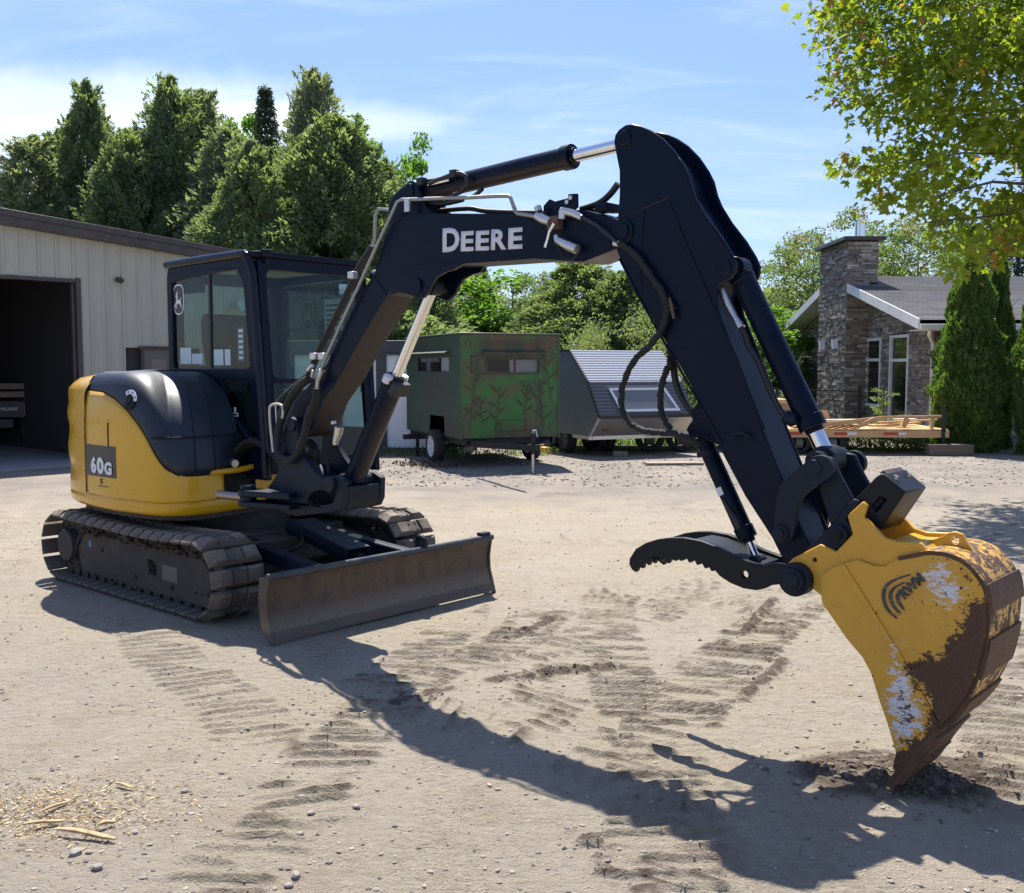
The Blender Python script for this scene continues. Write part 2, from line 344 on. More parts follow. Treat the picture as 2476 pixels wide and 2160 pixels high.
M['white'] = mat('white_trim', (.72, .73, .74), .5, var=((.6, .6, .6), 2, .4, .7))
M['wood'] = mat('pine_board', (.46, .27, .12), .75, var=((.60, .40, .20), 3, .35, .7), scale=(1, 8, 8), bump=(30, .3))
M['oldwood'] = mat('weathered_board', (.30, .24, .18), .85, var=((.20, .16, .12), 4, .35, .7), bump=(30, .3))

def text_mesh(body, size, depth=.001, bold=.0, shear=0, spacing=1.0):
    c = bpy.data.curves.new('lettering', 'FONT'); c.body = body; c.size = size; c.extrude = depth; c.offset = bold; c.shear = shear; c.space_character = spacing
    c.align_x = 'LEFT'; c.resolution_u = 3
    o = bpy.data.objects.new('lettering_tmp', c); COL.objects.link(o)
    dg = bpy.context.evaluated_depsgraph_get(); dg.update()
    me = bpy.data.meshes.new_from_object(o.evaluated_get(dg)); bpy.data.objects.remove(o); bpy.data.curves.remove(c); return me
def bake(me, Mx): me.transform(Mx); return me
def frame_matrix(origin, xdir, ydir):
    x = Vector(xdir).normalized(); y = Vector(ydir); y = (y - x*y.dot(x)).normalized(); z = x.cross(y)
    m = Matrix((x, y, z)).transposed().to_4x4(); m.translation = Vector(origin); return m

# ------------------------------------------------------------------ ground
def vnoise(x, y, s, seed):
    """smooth value noise, vectorised"""
    r = np.random.default_rng(seed); N = 256; g = r.random((N, N))
    fx, fy = x/s, y/s; ix = np.floor(fx).astype(int); iy = np.floor(fy).astype(int); tx, ty = fx-ix, fy-iy
    tx = tx*tx*(3-2*tx); ty = ty*ty*(3-2*ty); a = lambda i, j: g[(ix+i) % N, (iy+j) % N]
    return (a(0,0)*(1-tx)+a(1,0)*tx)*(1-ty) + (a(0,1)*(1-tx)+a(1,1)*tx)*ty
def fbm(x, y, s, seed, o=4):
    v = 0; a = 1; t = 0
    for k in range(o): v = v + a*vnoise(x, y, s/(2**k), seed+k); t += a; a *= .55
    return v/t
STRIPS = [  # centre path in photo pixels on the ground, half width m, pitch m, ridge skew, strength
    ([(1990,1430),(1880,1500),(1750,1600),(1640,1720),(1580,1830),(1600,2060),(1610,2155)], .24, .105, -.18, 1.0),
    ([(1330,1480),(1220,1560),(1000,1650),(880,1760),(745,1880),(690,1990),(560,2100),(500,2158)], .21, .10, -.22, .9),
    ([(1130,1480),(1010,1600),(900,1660)], .20, .10, -.3, .8),
    ([(1390,1610),(1330,1700),(1250,1760)], .22, .10, .35, .9),
    ([(1950,1960),(1980,2060),(1880,2158)], .13, .035, 0, .4),
    ([(2476,1250),(2440,1380),(2420,1500),(2476,1600)], .35, .12, -.1, .8),
    ([(60,1200),(40,1300),(10,1420)], .3, .12, .1, .5),
    ([(860,1560),(930,1700),(1060,1850),(1200,2000),(1330,2150)], .10, .03, .3, .35),
    ([(760,1560),(830,1640),(900,1700),(950,1760)], .10, .035, .3, .5),
    ([(1500,1400),(1460,1500),(1500,1620),(1560,1760),(1500,1840)], .22, .10, .12, .9), ([(1700,1400),(1600,1480),(1420,1540),(1200,1600)], .22, .105, -.1, .8),
    ([(2250,1330),(2000,1400),(1800,1470)], .24, .11, -.5, .7), ([(1400,1950),(1520,2010),(1600,2080),(1560,2158)], .22, .10, .15, 1.0), ([(330,1500),(420,1600),(560,1700),(640,1800)], .22, .10, .2, .6),
    ([(940,1690),(1180,1760),(1430,1850),(1700,1930)], .20, .10, -.5, .8), ([(1050,1850),(1100,2000),(1120,2158)], .12, .030, .1, .45), ([(1750,2000),(1720,2090),(1700,2158)], .14, .032, 0, .45), ([(2050,1990),(2100,2080),(2160,2158)], .14, .034, 0, .45),
    ([(300,1260),(100,1330)], .3, .12, .5, .6), ([(1150,1180),(1500,1210),(2000,1260)], .3, .13, 1.5, .5), ([(1250,1300),(1700,1330),(2300,1200)], .25, .12, 1.2, .5), ([(2380,1650),(2440,1800),(2476,1950)], .22, .10, 0, .9)]
def ground_fields(X, Y):
    h = (fbm(X, Y, 2.5, 3)-.5)*.05 + (fbm(X, Y, .35, 11)-.5)*.026 + (fbm(X*.75, Y*1.2, .09, 21, 3)-.5)*.015
    moist = np.zeros_like(X); prt = np.zeros_like(X); dent = np.zeros_like(X)
    for k, (path, hw, pitch, skew, st) in enumerate(STRIPS):
        P = np.array([gnd(*p)[:2] for p in path])
        best = np.full(X.shape, 9.0); S = np.zeros_like(X); Cc = np.zeros_like(X); acc = 0
        ins = (X > P[:,0].min()-.6) & (X < P[:,0].max()+.6) & (Y > P[:,1].min()-.6) & (Y < P[:,1].max()+.6)
        x, y = X[ins], Y[ins]; b = best[ins]; s_ = S[ins]; c_ = Cc[ins]
        for i in range(len(P)-1):
            d = P[i+1]-P[i]; L = np.hypot(*d); d = d/L; rx, ry = x-P[i,0], y-P[i,1]
            t = np.clip(rx*d[0]+ry*d[1], 0, L); qx, qy = rx-d[0]*t, ry-d[1]*t; ds = np.hypot(qx, qy)
            cr = rx*d[1]-ry*d[0]; m = ds < b
            b = np.where(m, ds, b); s_ = np.where(m, acc+t, s_); c_ = np.where(m, cr, c_); acc += L
        wob = (fbm(x, y, .25, 40+k)-.5)
        edge = np.clip((hw + wob*.10 - b)/.035, 0, 1)
        patch = np.clip((fbm(x, y, .75, 60+k, 2)-.24)/.12, 0, 1) if st > .45 else 1.0
        sk = s_ + skew*c_ + wob*.05
        ph = (sk/pitch) % 1.0; row = np.floor(sk/pitch)
        g1 = np.where(ph < .5, np.exp(-((ph-.5)/.22)**2), np.exp(-((ph-.5)/.10)**2))       # gentle on one side, steep on the other
        rid = g1*np.clip(vnoise(row*3.7, c_*5.0+row*1.3, 1.0, 120+k)*2.6-.35, .12, 1)
        crumb = fbm(x, y, .045, 90+k, 2); a = edge*patch*st
        new = a*rid*.030*min(1, pitch/.075); dom = dent[ins] < a*.9; prt[ins] = np.where(dom, new, np.maximum(prt[ins], new*.35)); dent[ins] = np.maximum(dent[ins], a)
        moist[ins] = np.maximum(moist[ins], a*np.clip(rid*1.2-.2, 0, 1)*np.clip(crumb*2.4-.6, 0, 1)*(1.0 if st > .45 else .2)*np.clip(fbm(x, y, .6, 200+k, 2)*3-.7, .3, 1))
    h = h*(1-.6*dent) + prt - .008*dent
    # turned up earth round the bucket tooth
    bx, by = gnd(2160, 1890)[:2]; d = np.hypot((X-bx-.05)/.46, (Y-by-.08)/.30)
    m = np.clip(1.05-d, 0, 1); cr = fbm(X, Y, .06, 130, 3)
    h += m*.045 + np.clip(m*3, 0, 1)*(cr-.45)*.045
    moist = np.maximum(moist, np.clip(m*3.0, 0, 1)*np.clip(cr*2.4-.35, 0, 1))
    # ridge of churned soil left of the middle
    for pts, w in (([(1190,1650),(1330,1630),(1500,1612)], .06), ([(1230,1545),(1330,1500)], .05), ([(1790,1690),(1870,1620),(1900,1590)], .05), ([(1800,1530),(1870,1450)], .05),([(960,1700),(1080,1670)],.06)):
        P = np.array([gnd(*p)[:2] for p in pts])
        for i in range(len(P)-1):
            d = P[i+1]-P[i]; L = np.hypot(*d); d = d/L; t = np.clip((X-P[i,0])*d[0]+(Y-P[i,1])*d[1], 0, L)
            ds = np.hypot(X-P[i,0]-d[0]*t, Y-P[i,1]-d[1]*t); m = np.clip(1-ds/w, 0, 1); cr = fbm(X, Y, .045, 150, 2)
            h += m*(.012+.025*(cr-.4)); moist = np.maximum(moist, np.clip(m*2, 0, 1)*np.clip(cr*2.4-.4, 0, 1))
    return h, moist
def axis(lo, hi, st, far_lo, far_hi, g):
    a = list(np.arange(lo, hi, st)); s_ = st; v = hi
    while v < far_hi: a.append(v); s_ *= g; v += s_
    a.append(far_hi); s_ = st; v = lo; b = []
    while v > far_lo: s_ *= g; v -= s_; b.append(max(v, far_lo))
    return np.array(b[::-1] + a)
gx = axis(-2.6, 2.7, .0115, -900, 900, 1.04); gy = axis(3.05, 6.4, .0095, -60, 1500, 1.018)
GX, GY = np.meshgrid(gx, gy); H, MO = ground_fields(GX, GY)
fade = np.clip(1 - (np.hypot(GX, GY)-12)/10, 0, 1); H = H*fade
# slightly hollow under the tracks and the blade so that both rest on the surface
def mdist(X, Y):
    dx, dy = X+2.19, Y-8.08; return dx*math.cos(.726)-dy*math.sin(.726), dx*math.sin(.726)+dy*math.cos(.726)
U_, V_ = mdist(GX, GY); flat = np.clip((1.45-np.abs(U_))/.2, 0, 1)*np.clip((1.2-np.abs(V_))/.15, 0, 1)
flat = np.maximum(flat, np.clip((.22-np.abs(U_-1.88))/.12, 0, 1)*np.clip((1.1-np.abs(V_))/.1, 0, 1)); H = H*(1-flat) - .012*flat*0
def gheight(x, y):
    h, _ = ground_fields(np.array([[x]]), np.array([[y]])); return float(h[0, 0])*max(0, min(1, 1-(math.hypot(x, y)-12)/10))
ny, nx = GX.shape
me = bpy.data.meshes.new('ground'); nv = nx*ny
me.vertices.add(nv); me.vertices.foreach_set('co', np.stack([GX, GY, H], -1).ravel())
idx = np.arange(nv).reshape(ny, nx); q = np.stack([idx[:-1,:-1], idx[:-1,1:], idx[1:,1:], idx[1:,:-1]], -1).reshape(-1, 4)
me.loops.add(q.size); me.loops.foreach_set('vertex_index', q.ravel()); me.polygons.add(len(q))
me.polygons.foreach_set('loop_start', np.arange(0, q.size, 4)); me.polygons.foreach_set('use_smooth', np.ones(len(q), bool)); me.update(calc_edges=True)
at = me.attributes.new('moist', 'FLOAT', 'POINT'); at.data.foreach_set('value', (MO*fade).ravel())
def ground_mat():
    m = mat('sandy_gravel_yard', (.4, .32, .24), .95, spec=.25); q = NB(m); o = q.obj()
    a = q.n('ShaderNodeAttribute'); a.attribute_name = 'moist'
    n0 = q.noise(o, .45, 5, .6); n1 = q.noise(o, 2.2, 8, .65); n2 = q.noise(q.mapped(o, (.8, 1.25, 1)), 24, 9, .75); n3 = q.noise(o, 140, 5, .7)
    grey = q.rng(q.math('ADD', n0, q.math('MULTIPLY', n1, .3)), .52, .78)
    # the strip by the trailers and the near left corner are greyer gravel
    y = q.sepz(o, 'Y'); x = q.sepz(o, 'X')
    gr2 = q.rng(q.math('ADD', y, q.math('MULTIPLY', n1, 5)), 14.2, 16.6); gr3 = q.rng(q.math('ADD', q.math('ADD', x, q.math('MULTIPLY', y, .8)), q.math('MULTIPLY', n0, 3.0)), 3.4, 1.2)
    c = q.mix(grey, (.455, .392, .285), (.415, .370, .295))
    c = q.mix(gr2, c, (.27, .245, .22)); c = q.mix(q.math('MULTIPLY', gr3, .8), c, (.36, .335, .30))
    c = q.mix(q.rng(n2, .40, .68, .0, .62), c, (.235, .19, .145))
    c = q.mix(q.rng(n2, .62, .85, 0, .7), c, (.55, .47, .38))
    c = q.mix(q.math('MULTIPLY', q.math('GREATER_THAN', n3, .63), .55), c, (.20, .165, .135))
    c = q.mix(q.rng(n1, .55, .8, 0, .35), c, (.28, .215, .155))
    nb = q.noise(o, .9, 4, .6); c = q.mix(q.rng(nb, .42, .68, 0, .4), c, (.52, .44, .34)); c = q.mix(q.rng(n1, .30, .48, .45, 0), c, (.30, .235, .165))
    c = q.mix(q.rng(a.outputs['Fac'], 0, .7, 0, .92), c, (.12, .088, .064))
    # dead brown leaves and soil by the hedge, and greenery beyond the yard
    fe = q.rng(q.math('ADD', y, q.math('MULTIPLY', n1, 4)), 23.5, 26.5); c = q.mix(fe, c, (.075, .085, .035))
    q.set(q.b.inputs['Base Color'], c)
    v = q.n('ShaderNodeTexVoronoi'); q.set(v.inputs['Vector'], o); v.inputs['Scale'].default_value = 75
    peb = q.rng(v.outputs['Distance'], .0, .45, 1, 0)
    hgt = q.math('ADD', q.math('MULTIPLY', n2, 1.2), q.math('ADD', q.math('MULTIPLY', n3, .5), q.math('MULTIPLY', peb, .25)))
    q.set(q.b.inputs['Normal'], q.bump(hgt, 1.0, .030)); return m
M['ground'] = ground_mat(); me.materials.append(M['ground'])
g_ = link('ground', me); tag(g_, kind='structure')

def rock_mesh(name, seed, m, sub=1, sq=(1, .8, .55), rough=.18):
    bm = bmesh.new(); bmesh.ops.create_icosphere(bm, subdivisions=sub, radius=1); r = random.Random(seed)
    for v in bm.verts: v.co = Vector((v.co.x*sq[0], v.co.y*sq[1], v.co.z*sq[2]))*(1+r.uniform(-rough, rough))
    me = bpy.data.meshes.new(name); bm.to_mesh(me); bm.free(); me.materials.append(m); 
    if sub > 1: finish(me, 24)
    return me
M['stone1'] = mat('grey_pebble', (.30, .265, .23), .85, var=((.22, .20, .18), 20, .4, .6))
M['pebble'] = mat('pebble_mix', (.3, .27, .24), .9)
q = NB(M['pebble']); gi = q.n('ShaderNodeNewGeometry'); q.set(q.b.inputs['Base Color'], q.mix(gi.outputs['Random Per Island'], (.15, .13, .11), (.36, .32, .27)))
M['clod'] = mat('damp_clod', (.10, .076, .056), .95, bump=(60, .7)); q = NB(M['clod']); gi = q.n('ShaderNodeNewGeometry'); q.set(q.b.inputs['Base Color'], q.mix(gi.outputs['Random Per Island'], (.075, .057, .042), (.19, .15, .11)))
ICO = bmesh.new(); bmesh.ops.create_icosphere(ICO, subdivisions=1, radius=1)
icv = np.array([v.co[:] for v in ICO.verts]); icf = np.array([[v.index for v in f.verts] for f in ICO.faces]); ICO.free()
def tri_mesh(name, V, F, mats, parent=None, kind=None, smooth=False):
    me = bpy.data.meshes.new(name); me.vertices.add(len(V)); me.vertices.foreach_set('co', V.astype(np.float32).ravel())
    k = F.shape[1]; me.loops.add(F.size); me.loops.foreach_set('vertex_index', F.astype(np.int32).ravel()); me.polygons.add(len(F))
    me.polygons.foreach_set('loop_start', np.arange(0, F.size, k)); me.polygons.foreach_set('use_smooth', np.full(len(F), smooth)); me.update(calc_edges=True)
    me.materials.append(mats); return me
def scatter_rocks(name, P, S, m, seed):
    r = np.random.default_rng(seed); n = len(P); nv = len(icv)
    base = icv[None]*(1+r.uniform(-.22, .22, (n, nv, 1)))*np.stack([np.ones(n), r.uniform(.6, 1, n), r.uniform(.4, .75, n)], -1)[:, None, :]*S[:, None, None]
    a = r.uniform(0, 2*PI, n); c, s = np.cos(a)[:, None], np.sin(a)[:, None]
    V = np.stack([base[..., 0]*c-base[..., 1]*s, base[..., 0]*s+base[..., 1]*c, base[..., 2]], -1) + P[:, None, :]
    F = icf[None] + (np.arange(n)*nv)[:, None, None]
    return tri_mesh(name, V.reshape(-1, 3), F.reshape(-1, 3), m)
def ghts(x, y): h, _ = ground_fields(x[None], y[None]); return h[0]*np.clip(1-(np.hypot(x, y)-12)/10, 0, 1)
r = np.random.default_rng(5)
# gravel spread over the yard, denser in the near left corner and towards the trailers
n = 9000; d = 3.0 + 9*r.random(n)**1.3; px = r.uniform(-.56, .56, n); x = d*px; y = d
keep = r.random(n) < (.35 + .65*np.clip((.8 - x - .6*y + 2.6), 0, 1) + .3*(fbm(x, y, .8, 77) > .55)); x, y = x[keep], y[keep]; s_ = .0035 + .011*r.random(len(x))**3.5
uu, vv = mdist(x, y); k = ~((np.abs(uu) < 1.4) & (np.abs(vv) < 1.05)); x, y, s_ = x[k], y[k], s_[k]; mo_ = ground_fields(x[None], y[None])[1][0]; k = (mo_ < .03) | (s_ < .0045); x, y, s_ = x[k], y[k], s_[k]
tag(link('gravel', scatter_rocks('gravel', np.stack([x, y, ghts(x, y)+s_*.1], -1), s_, M['pebble'], 1)), 'small loose grey gravel scattered over the sandy yard', 'gravel', kind='stuff')
n = 2600; y = 14.5 + 5*r.random(n); x = y*r.uniform(-.2, .5, n); s_ = .01+.02*r.random(n)**2
tag(link('gravel', scatter_rocks('gravel_far', np.stack([x, y, s_*.1], -1), s_, M['pebble'], 2)), 'coarse grey gravel on the strip in front of the parked trailers', 'gravel', kind='stuff')
# clods: round the bucket tooth and along the churned ridges
bx, by = gnd(2160, 1890)[:2]; n = 900; a = r.uniform(0, 2*PI, n); rr = np.abs(r.normal(0, .55, n)); x = bx+.05+np.cos(a)*rr*.48; y = by+.06+np.sin(a)*rr*.32; s_ = .004+.018*r.random(n)**2.5
P = [np.stack([x, y, s_], -1)]
for pts, wv in (([(1190,1650),(1330,1630),(1500,1612)], .05), ([(1230,1545),(1330,1500)], .05), ([(1790,1690),(1900,1590)], .05), ([(1800,1530),(1870,1450)], .06), ([(960,1700),(1080,1670)], .07), ([(880,1640),(760,1740)], .12)):
    for i in range(len(pts)-1):
        p, q2 = np.array(gnd(*pts[i])[:2]), np.array(gnd(*pts[i+1])[:2]); m_ = 160; t = r.random(m_)[:, None]; c = p+(q2-p)*t+r.normal(0, wv, (m_, 2)); P.append(np.concatenate([c, (.002+.009*r.random(m_)**3)[:, None]], 1))
P = np.concatenate(P); s_ = P[:, 2]
tag(link('loose_earth', scatter_rocks('loose_earth', np.stack([P[:, 0], P[:, 1], ghts(P[:, 0], P[:, 1])], -1), s_, M['clod'], 3)), 'dark crumbled damp earth dug up round the bucket tooth and along the track prints', 'earth', kind='stuff')
cand = np.argwhere((MO > .14) & (GY < 8) & (np.hypot(GX, GY) < 9)); pick = cand[np.random.default_rng(9).integers(0, len(cand), 5200)]
rr_ = np.random.default_rng(10); x = GX[pick[:, 0], pick[:, 1]]+rr_.normal(0, .02, len(pick)); y = GY[pick[:, 0], pick[:, 1]]+rr_.normal(0, .02, len(pick)); s_ = .0015+.0028*rr_.random(len(pick))**2
tag(link('loose_earth', scatter_rocks('loose_earth', np.stack([x, y, ghts(x, y)], -1), s_, M['clod'], 4)), 'small damp crumbs lying along the ridges of the track prints', 'earth', kind='stuff')
# the larger stones one can pick out
STN = [((235,2105), .034, 'pale grey stone, largest near the bottom left sticks'), ((182,2062), .045, 'dark grey lumpy stone just below the short thick stick'), ((215,2060), .024, 'blue grey pebble beside the dark lumpy stone below the sticks'),
       ((446,1914), .028, 'pale stone right of the straw patch and higher than the sticks'), ((326,2016), .026, 'whitish stone right of the splintered stick ends'), ((552,1746), .022, 'round dark stone in front of the blade, left of the shadow'),
       ((709,1708), .020, 'rounded brown stone nearest the blade in the open sand'), ((730,1935), .026, 'dark stone on the row of track prints in the middle foreground'), ((752,1965), .028, 'pale flat stone just below the middle foreground track prints'),
       ((862,1957), .030, 'broad light stone right of the middle foreground track prints'), ((725,2020), .026, 'grey pointed stone low in the middle foreground'), ((715,2120), .034, 'stone in the small heap of pebbles at the bottom edge'),
       ((698,2140), .028, 'stone left in the small heap of pebbles at the bottom edge'), ((1930,1890), .030, 'grey stone in the shadow left of the bucket tooth'), ((2395,1998), .020, 'small grey stone in the shadow right of the bucket tooth')]
smesh = [rock_mesh('stone', i, M['stone1'], 2, rough=.11) for i in range(5)]
for i, ((px, py), s0, lb) in enumerate(STN):
    x, y, _ = gnd(px, py); o = link('stone', smesh[i % 5], None, (x, y, gheight(x, y)+s0*.2), (0, 0, i*1.3)); o.scale = (s0*.58,)*3; tag(o, lb, 'stone')
# straw / wood-chip patch and sticks in the near left corner
def leafcloud(name, C_, D, S, asp, m, seed, fold=.0):
    """diamond leaves: base C, axis D, length S"""
    r = np.random.default_rng(seed); n = len(C_); D = D/np.linalg.norm(D, axis=1, keepdims=True); R = r.normal(size=(n, 3)); sd = np.cross(D, R); sd /= np.linalg.norm(sd, axis=1, keepdims=True)
    L = S[:, None]; W = L*asp; b = C_ - D*L*.5; t = C_ + D*L*.5; mid = C_ - D*L*.05
    up = np.cross(sd, D)*W*fold
    V = np.stack([b, mid+sd*W*.5+up, t, mid-sd*W*.5+up], 1).reshape(-1, 3); F = np.arange(4*n).reshape(-1, 4)
    return tri_mesh(name, V, F, m)
M['straw'] = mat('straw_chips', (.5, .36, .17), .8); q = NB(M['straw']); gi = q.n('ShaderNodeNewGeometry'); q.set(q.b.inputs['Base Color'], q.mix(gi.outputs['Random Per Island'], (.42, .26, .11), (.62, .50, .30)))
n = 3400; cx, cy = gnd(40, 1965)[:2]; x = cx + r.normal(0, .30, n); y = cy + r.normal(0, .16, n)
x[1900:] = gnd(190, 1960)[0] + r.normal(0, .25, n-1900); y[1900:] = gnd(190, 1960)[1] + r.normal(0, .16, n-1900)
Dv = r.normal(size=(n, 3)); Dv[:, 2] *= .25
tag(link('straw', leafcloud('straw', np.stack([x, y, ghts(x, y)+.004], -1), Dv, .009+.024*r.random(n)**2, .2, M['straw'], 8)), 'golden straw and wood chips strewn over the near left corner', 'straw', kind='stuff')
def stick(p0, p1, w, h, m, lb, seed):
    a, b = gnd(*p0), gnd(*p1); r_ = random.Random(seed); mb = MB(); n = 7; P = []
    for i in range(n):
        t = i/(n-1); k = 1-.5*abs(2*t-1)**3; z = .012+h/2+.004*math.sin(t*5); x = a[0]+(b[0]-a[0])*t; y = a[1]+(b[1]-a[1])*t
        dx, dy = b[0]-a[0], b[1]-a[1]; l = math.hypot(dx, dy); nx_, ny_ = -dy/l, dx/l
        P.append([(x+nx_*q0*w*k*r_.uniform(.8, 1.1), y+ny_*q0*w*k, z+q1*h*k*r_.uniform(.8, 1.1)) for q0, q1 in ((-.5,-.5),(.5,-.5),(.5,.4),(.1,.5),(-.5,.3))])
    vs = [p for rw in P for p in rw]; mb.add(vs, [(i*5+k, i*5+(k+1) % 5, (i+1)*5+(k+1) % 5, (i+1)*5+k) for i in range(n-1) for k in range(5)] + [(0,1,2,3,4), tuple(range((n-1)*5, n*5))])
    tag(mb.build('stick', m, smooth=20), lb, 'stick')
M['stickw'] = mat('split_stick_wood', (.50, .36, .19), .8, var=((.26, .18, .10), 18, .4, .65), bump=(70, .5))
stick((142,2016), (280,2038), .019, .014, M['stickw'], 'thickest split wooden stick lying near the bottom left corner', 1)
stick((55,2004), (160,1992), .014, .01, M['stickw'], 'thin straight stick left of and above the thickest stick', 2)
stick((95,1975), (172,1942), .012, .008, M['stickw'], 'thin slanting stick at the edge of the straw patch', 3)
stick((238,2006), (280,1995), .018, .014, M['stickw'], 'short stub of wood just above the right end of the thickest stick', 4)
stick((280,1903), (322,1912), .012, .008, M['stickw'], 'short pale stick highest of the sticks right of the straw', 5)

# ------------------------------------------------------------------ garage (metal building, left)
GO, GA = (-8.79, 17.6), math.radians(45.57)
def groof(t): return 4.28 - .077*t if t > -6 else 4.28+.077*6 + .077*(t+6)
garage = thing('metal_garage', 'tan metal garage with ribbed siding and its big door open', 'garage', (GO[0], GO[1], 0), GA)
# local frame: x along the wall, y into the building
M['siding'] = mat('tan_metal_siding', (.41, .405, .335), .5, var=((.37, .365, .305), 2.5, .4, .7), scale=(3, 3, .4))
M['trim'] = mat('brown_metal_trim', (.045, .036, .038), .4, var=((.07, .06, .06), 3, .4, .7))
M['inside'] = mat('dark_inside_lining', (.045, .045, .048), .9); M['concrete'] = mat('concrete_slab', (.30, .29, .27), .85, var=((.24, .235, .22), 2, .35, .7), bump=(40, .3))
DR, DT, WE = 1.36, 3.2, 5.0
pan = .30; k0 = -24
for i in range(k0, int(WE/pan)+1):
    a, b = i*pan + .16, (i+1)*pan + .16
    b = min(b, WE)
    if b - a < .05: continue
    segs = [(a, b)]
    if a < DR < b: segs = [(a, DR+.06), (DR+.06, b)]
    for (a1, b1) in segs:
        zb = DT+.06 if b1 <= DR+.07 and a1 > -4.2 else .0
        if 2.50 < a1 < 3.5 or 2.5 < b1 < 3.5: zb = 2.06
        m_ = MB(); prof = [(a1, 0), (b1-.060, 0), (b1-.046, -.034), (b1-.016, -.034), (b1, 0)] if b1 == b else [(a1, 0), (b1, 0)]
        for j in range(len(prof)-1):
            (p, yp), (q2, yq) = prof[j], prof[j+1]
            m_.add([(p, yp, zb), (q2, yq, zb), (q2, yq, groof(q2)-.02), (p, yp, groof(p)-.02)], [(0, 1, 2, 3)])
        for gxr in (.33, .66):   # small stiffening beads
            xx = a1+(b1-a1)*gxr*.85
            m_.add([(xx-.008, 0, zb), (xx, -.004, zb), (xx+.008, 0, zb), (xx+.008, 0, groof(xx)-.03), (xx, -.004, groof(xx)-.03), (xx-.008, 0, groof(xx)-.03)], [(0, 1, 4, 5), (1, 2, 3, 4)])
        m_.build('wall_panel', M['siding'], garage, smooth=0)
m_ = MB(); m_.box((WE, 0, 0), (WE+.02, 11, 3.85)); m_.box((-7.1, 0, 0), (-7.06, 11, 4.1)); m_.box((-7.1, 10.98, 0), (WE, 11, 4.5)); m_.build('wall', M['siding'], garage)
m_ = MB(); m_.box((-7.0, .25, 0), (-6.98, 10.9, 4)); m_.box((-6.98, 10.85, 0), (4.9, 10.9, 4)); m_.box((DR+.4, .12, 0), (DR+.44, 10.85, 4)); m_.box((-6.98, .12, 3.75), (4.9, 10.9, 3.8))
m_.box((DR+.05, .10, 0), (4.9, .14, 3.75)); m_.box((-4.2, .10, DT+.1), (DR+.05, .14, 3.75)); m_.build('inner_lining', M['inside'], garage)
for (a, b, name) in ((-6, WE+.25, 'roof_slope'), (-7.3, -6, 'roof_slope')):
    m_ = MB(); z0, z1 = groof(a), groof(b)
    m_.add([(a, -.18, z0), (b, -.18, z1), (b, 11.1, z1), (a, 11.1, z0), (a, -.18, z0+.05), (b, -.18, z1+.05), (b, 11.1, z1+.05), (a, 11.1, z0+.05)], [(0,3,2,1),(4,5,6,7),(0,1,5,4),(1,2,6,5),(2,3,7,6),(3,0,4,7)]); m_.build(name, M['trim'], garage)
m_ = MB(); a, b = -6, WE+.27
for (y0, y1, d0, d1) in ((-.20, -.02, -.17, .075), (-.23, -.20, -.02, .09)):
    z0, z1 = groof(a), groof(b); m_.add([(a,y0,z0+d0),(b,y0,z1+d0),(b,y1,z1+d0),(a,y1,z0+d0),(a,y0,z0+d1),(b,y0,z1+d1),(b,y1,z1+d1),(a,y1,z0+d1)], [(0,3,2,1),(4,5,6,7),(0,1,5,4),(1,2,6,5),(2,3,7,6),(3,0,4,7)])
m_.build('rake_trim', M['trim'], garage, bevel=.008)
m_ = MB(); m_.box((DR, -.035, 0), (DR+.09, .16, DT+.09)); m_.box((DR-.06, .03, 0), (DR-.005, .12, DT)); m_.box((-4.3, -.037, DT), (DR-.002, .16, DT+.07)); m_.build('door_frame', M['trim'], garage, bevel=.006)
m_ = MB(); m_.box((2.50, -.05, 2.03), (3.52, .05, 2.09)); m_.box((2.54, -.04, 0), (2.60, .04, 2.03)); m_.box((3.44, -.04, 0), (3.50, .04, 2.03)); m_.build('door_frame', M['trim'], garage)
M['taupe'] = mat('taupe_door_paint', (.13, .12, .11), .6)
dd = MB().box((2.603, -.01, .02), (3.437, .03, 2.028)).build('side_door', M['taupe'], garage); MB().box((2.75, -.02, 1.55), (3.05, -.0101, 1.85)).build('notice', mat('faded_notice', (.20, .16, .15), .7), dd)
m_ = MB(); m_.cyl((2.13, 0, 3.30), (2.13, -.10, 3.30), .045); m_.cyl((2.13, -.10, 3.30), (2.16, -.15, 3.27), .055, .05); m_.build('wall_light', M['trim'], garage)
m_ = MB(); m_.box((-6.9, .0, -.05), (WE-.1, 10.9, .02)); m_.build('floor_slab', M['concrete'], garage)
ap = MB().box((-6.9, -1.05, -.05), (DR+.35, -.012, .022)).build('concrete_apron', M['concrete'], None, bevel=.01); ap.location = garage.location; ap.rotation_euler = garage.rotation_euler; tag(ap, kind='structure')
m_ = MB(); m_.cyl((4.55, -.02, 2.95), (4.55, -.28, 2.95), .085, .085); m_.cyl((4.55, -.24, 2.97), (4.58, -.30, 2.80), .09, .07); m_.build('exhaust_vent', mat('galvanised_vent', (.42, .44, .45), .35, .6), garage)
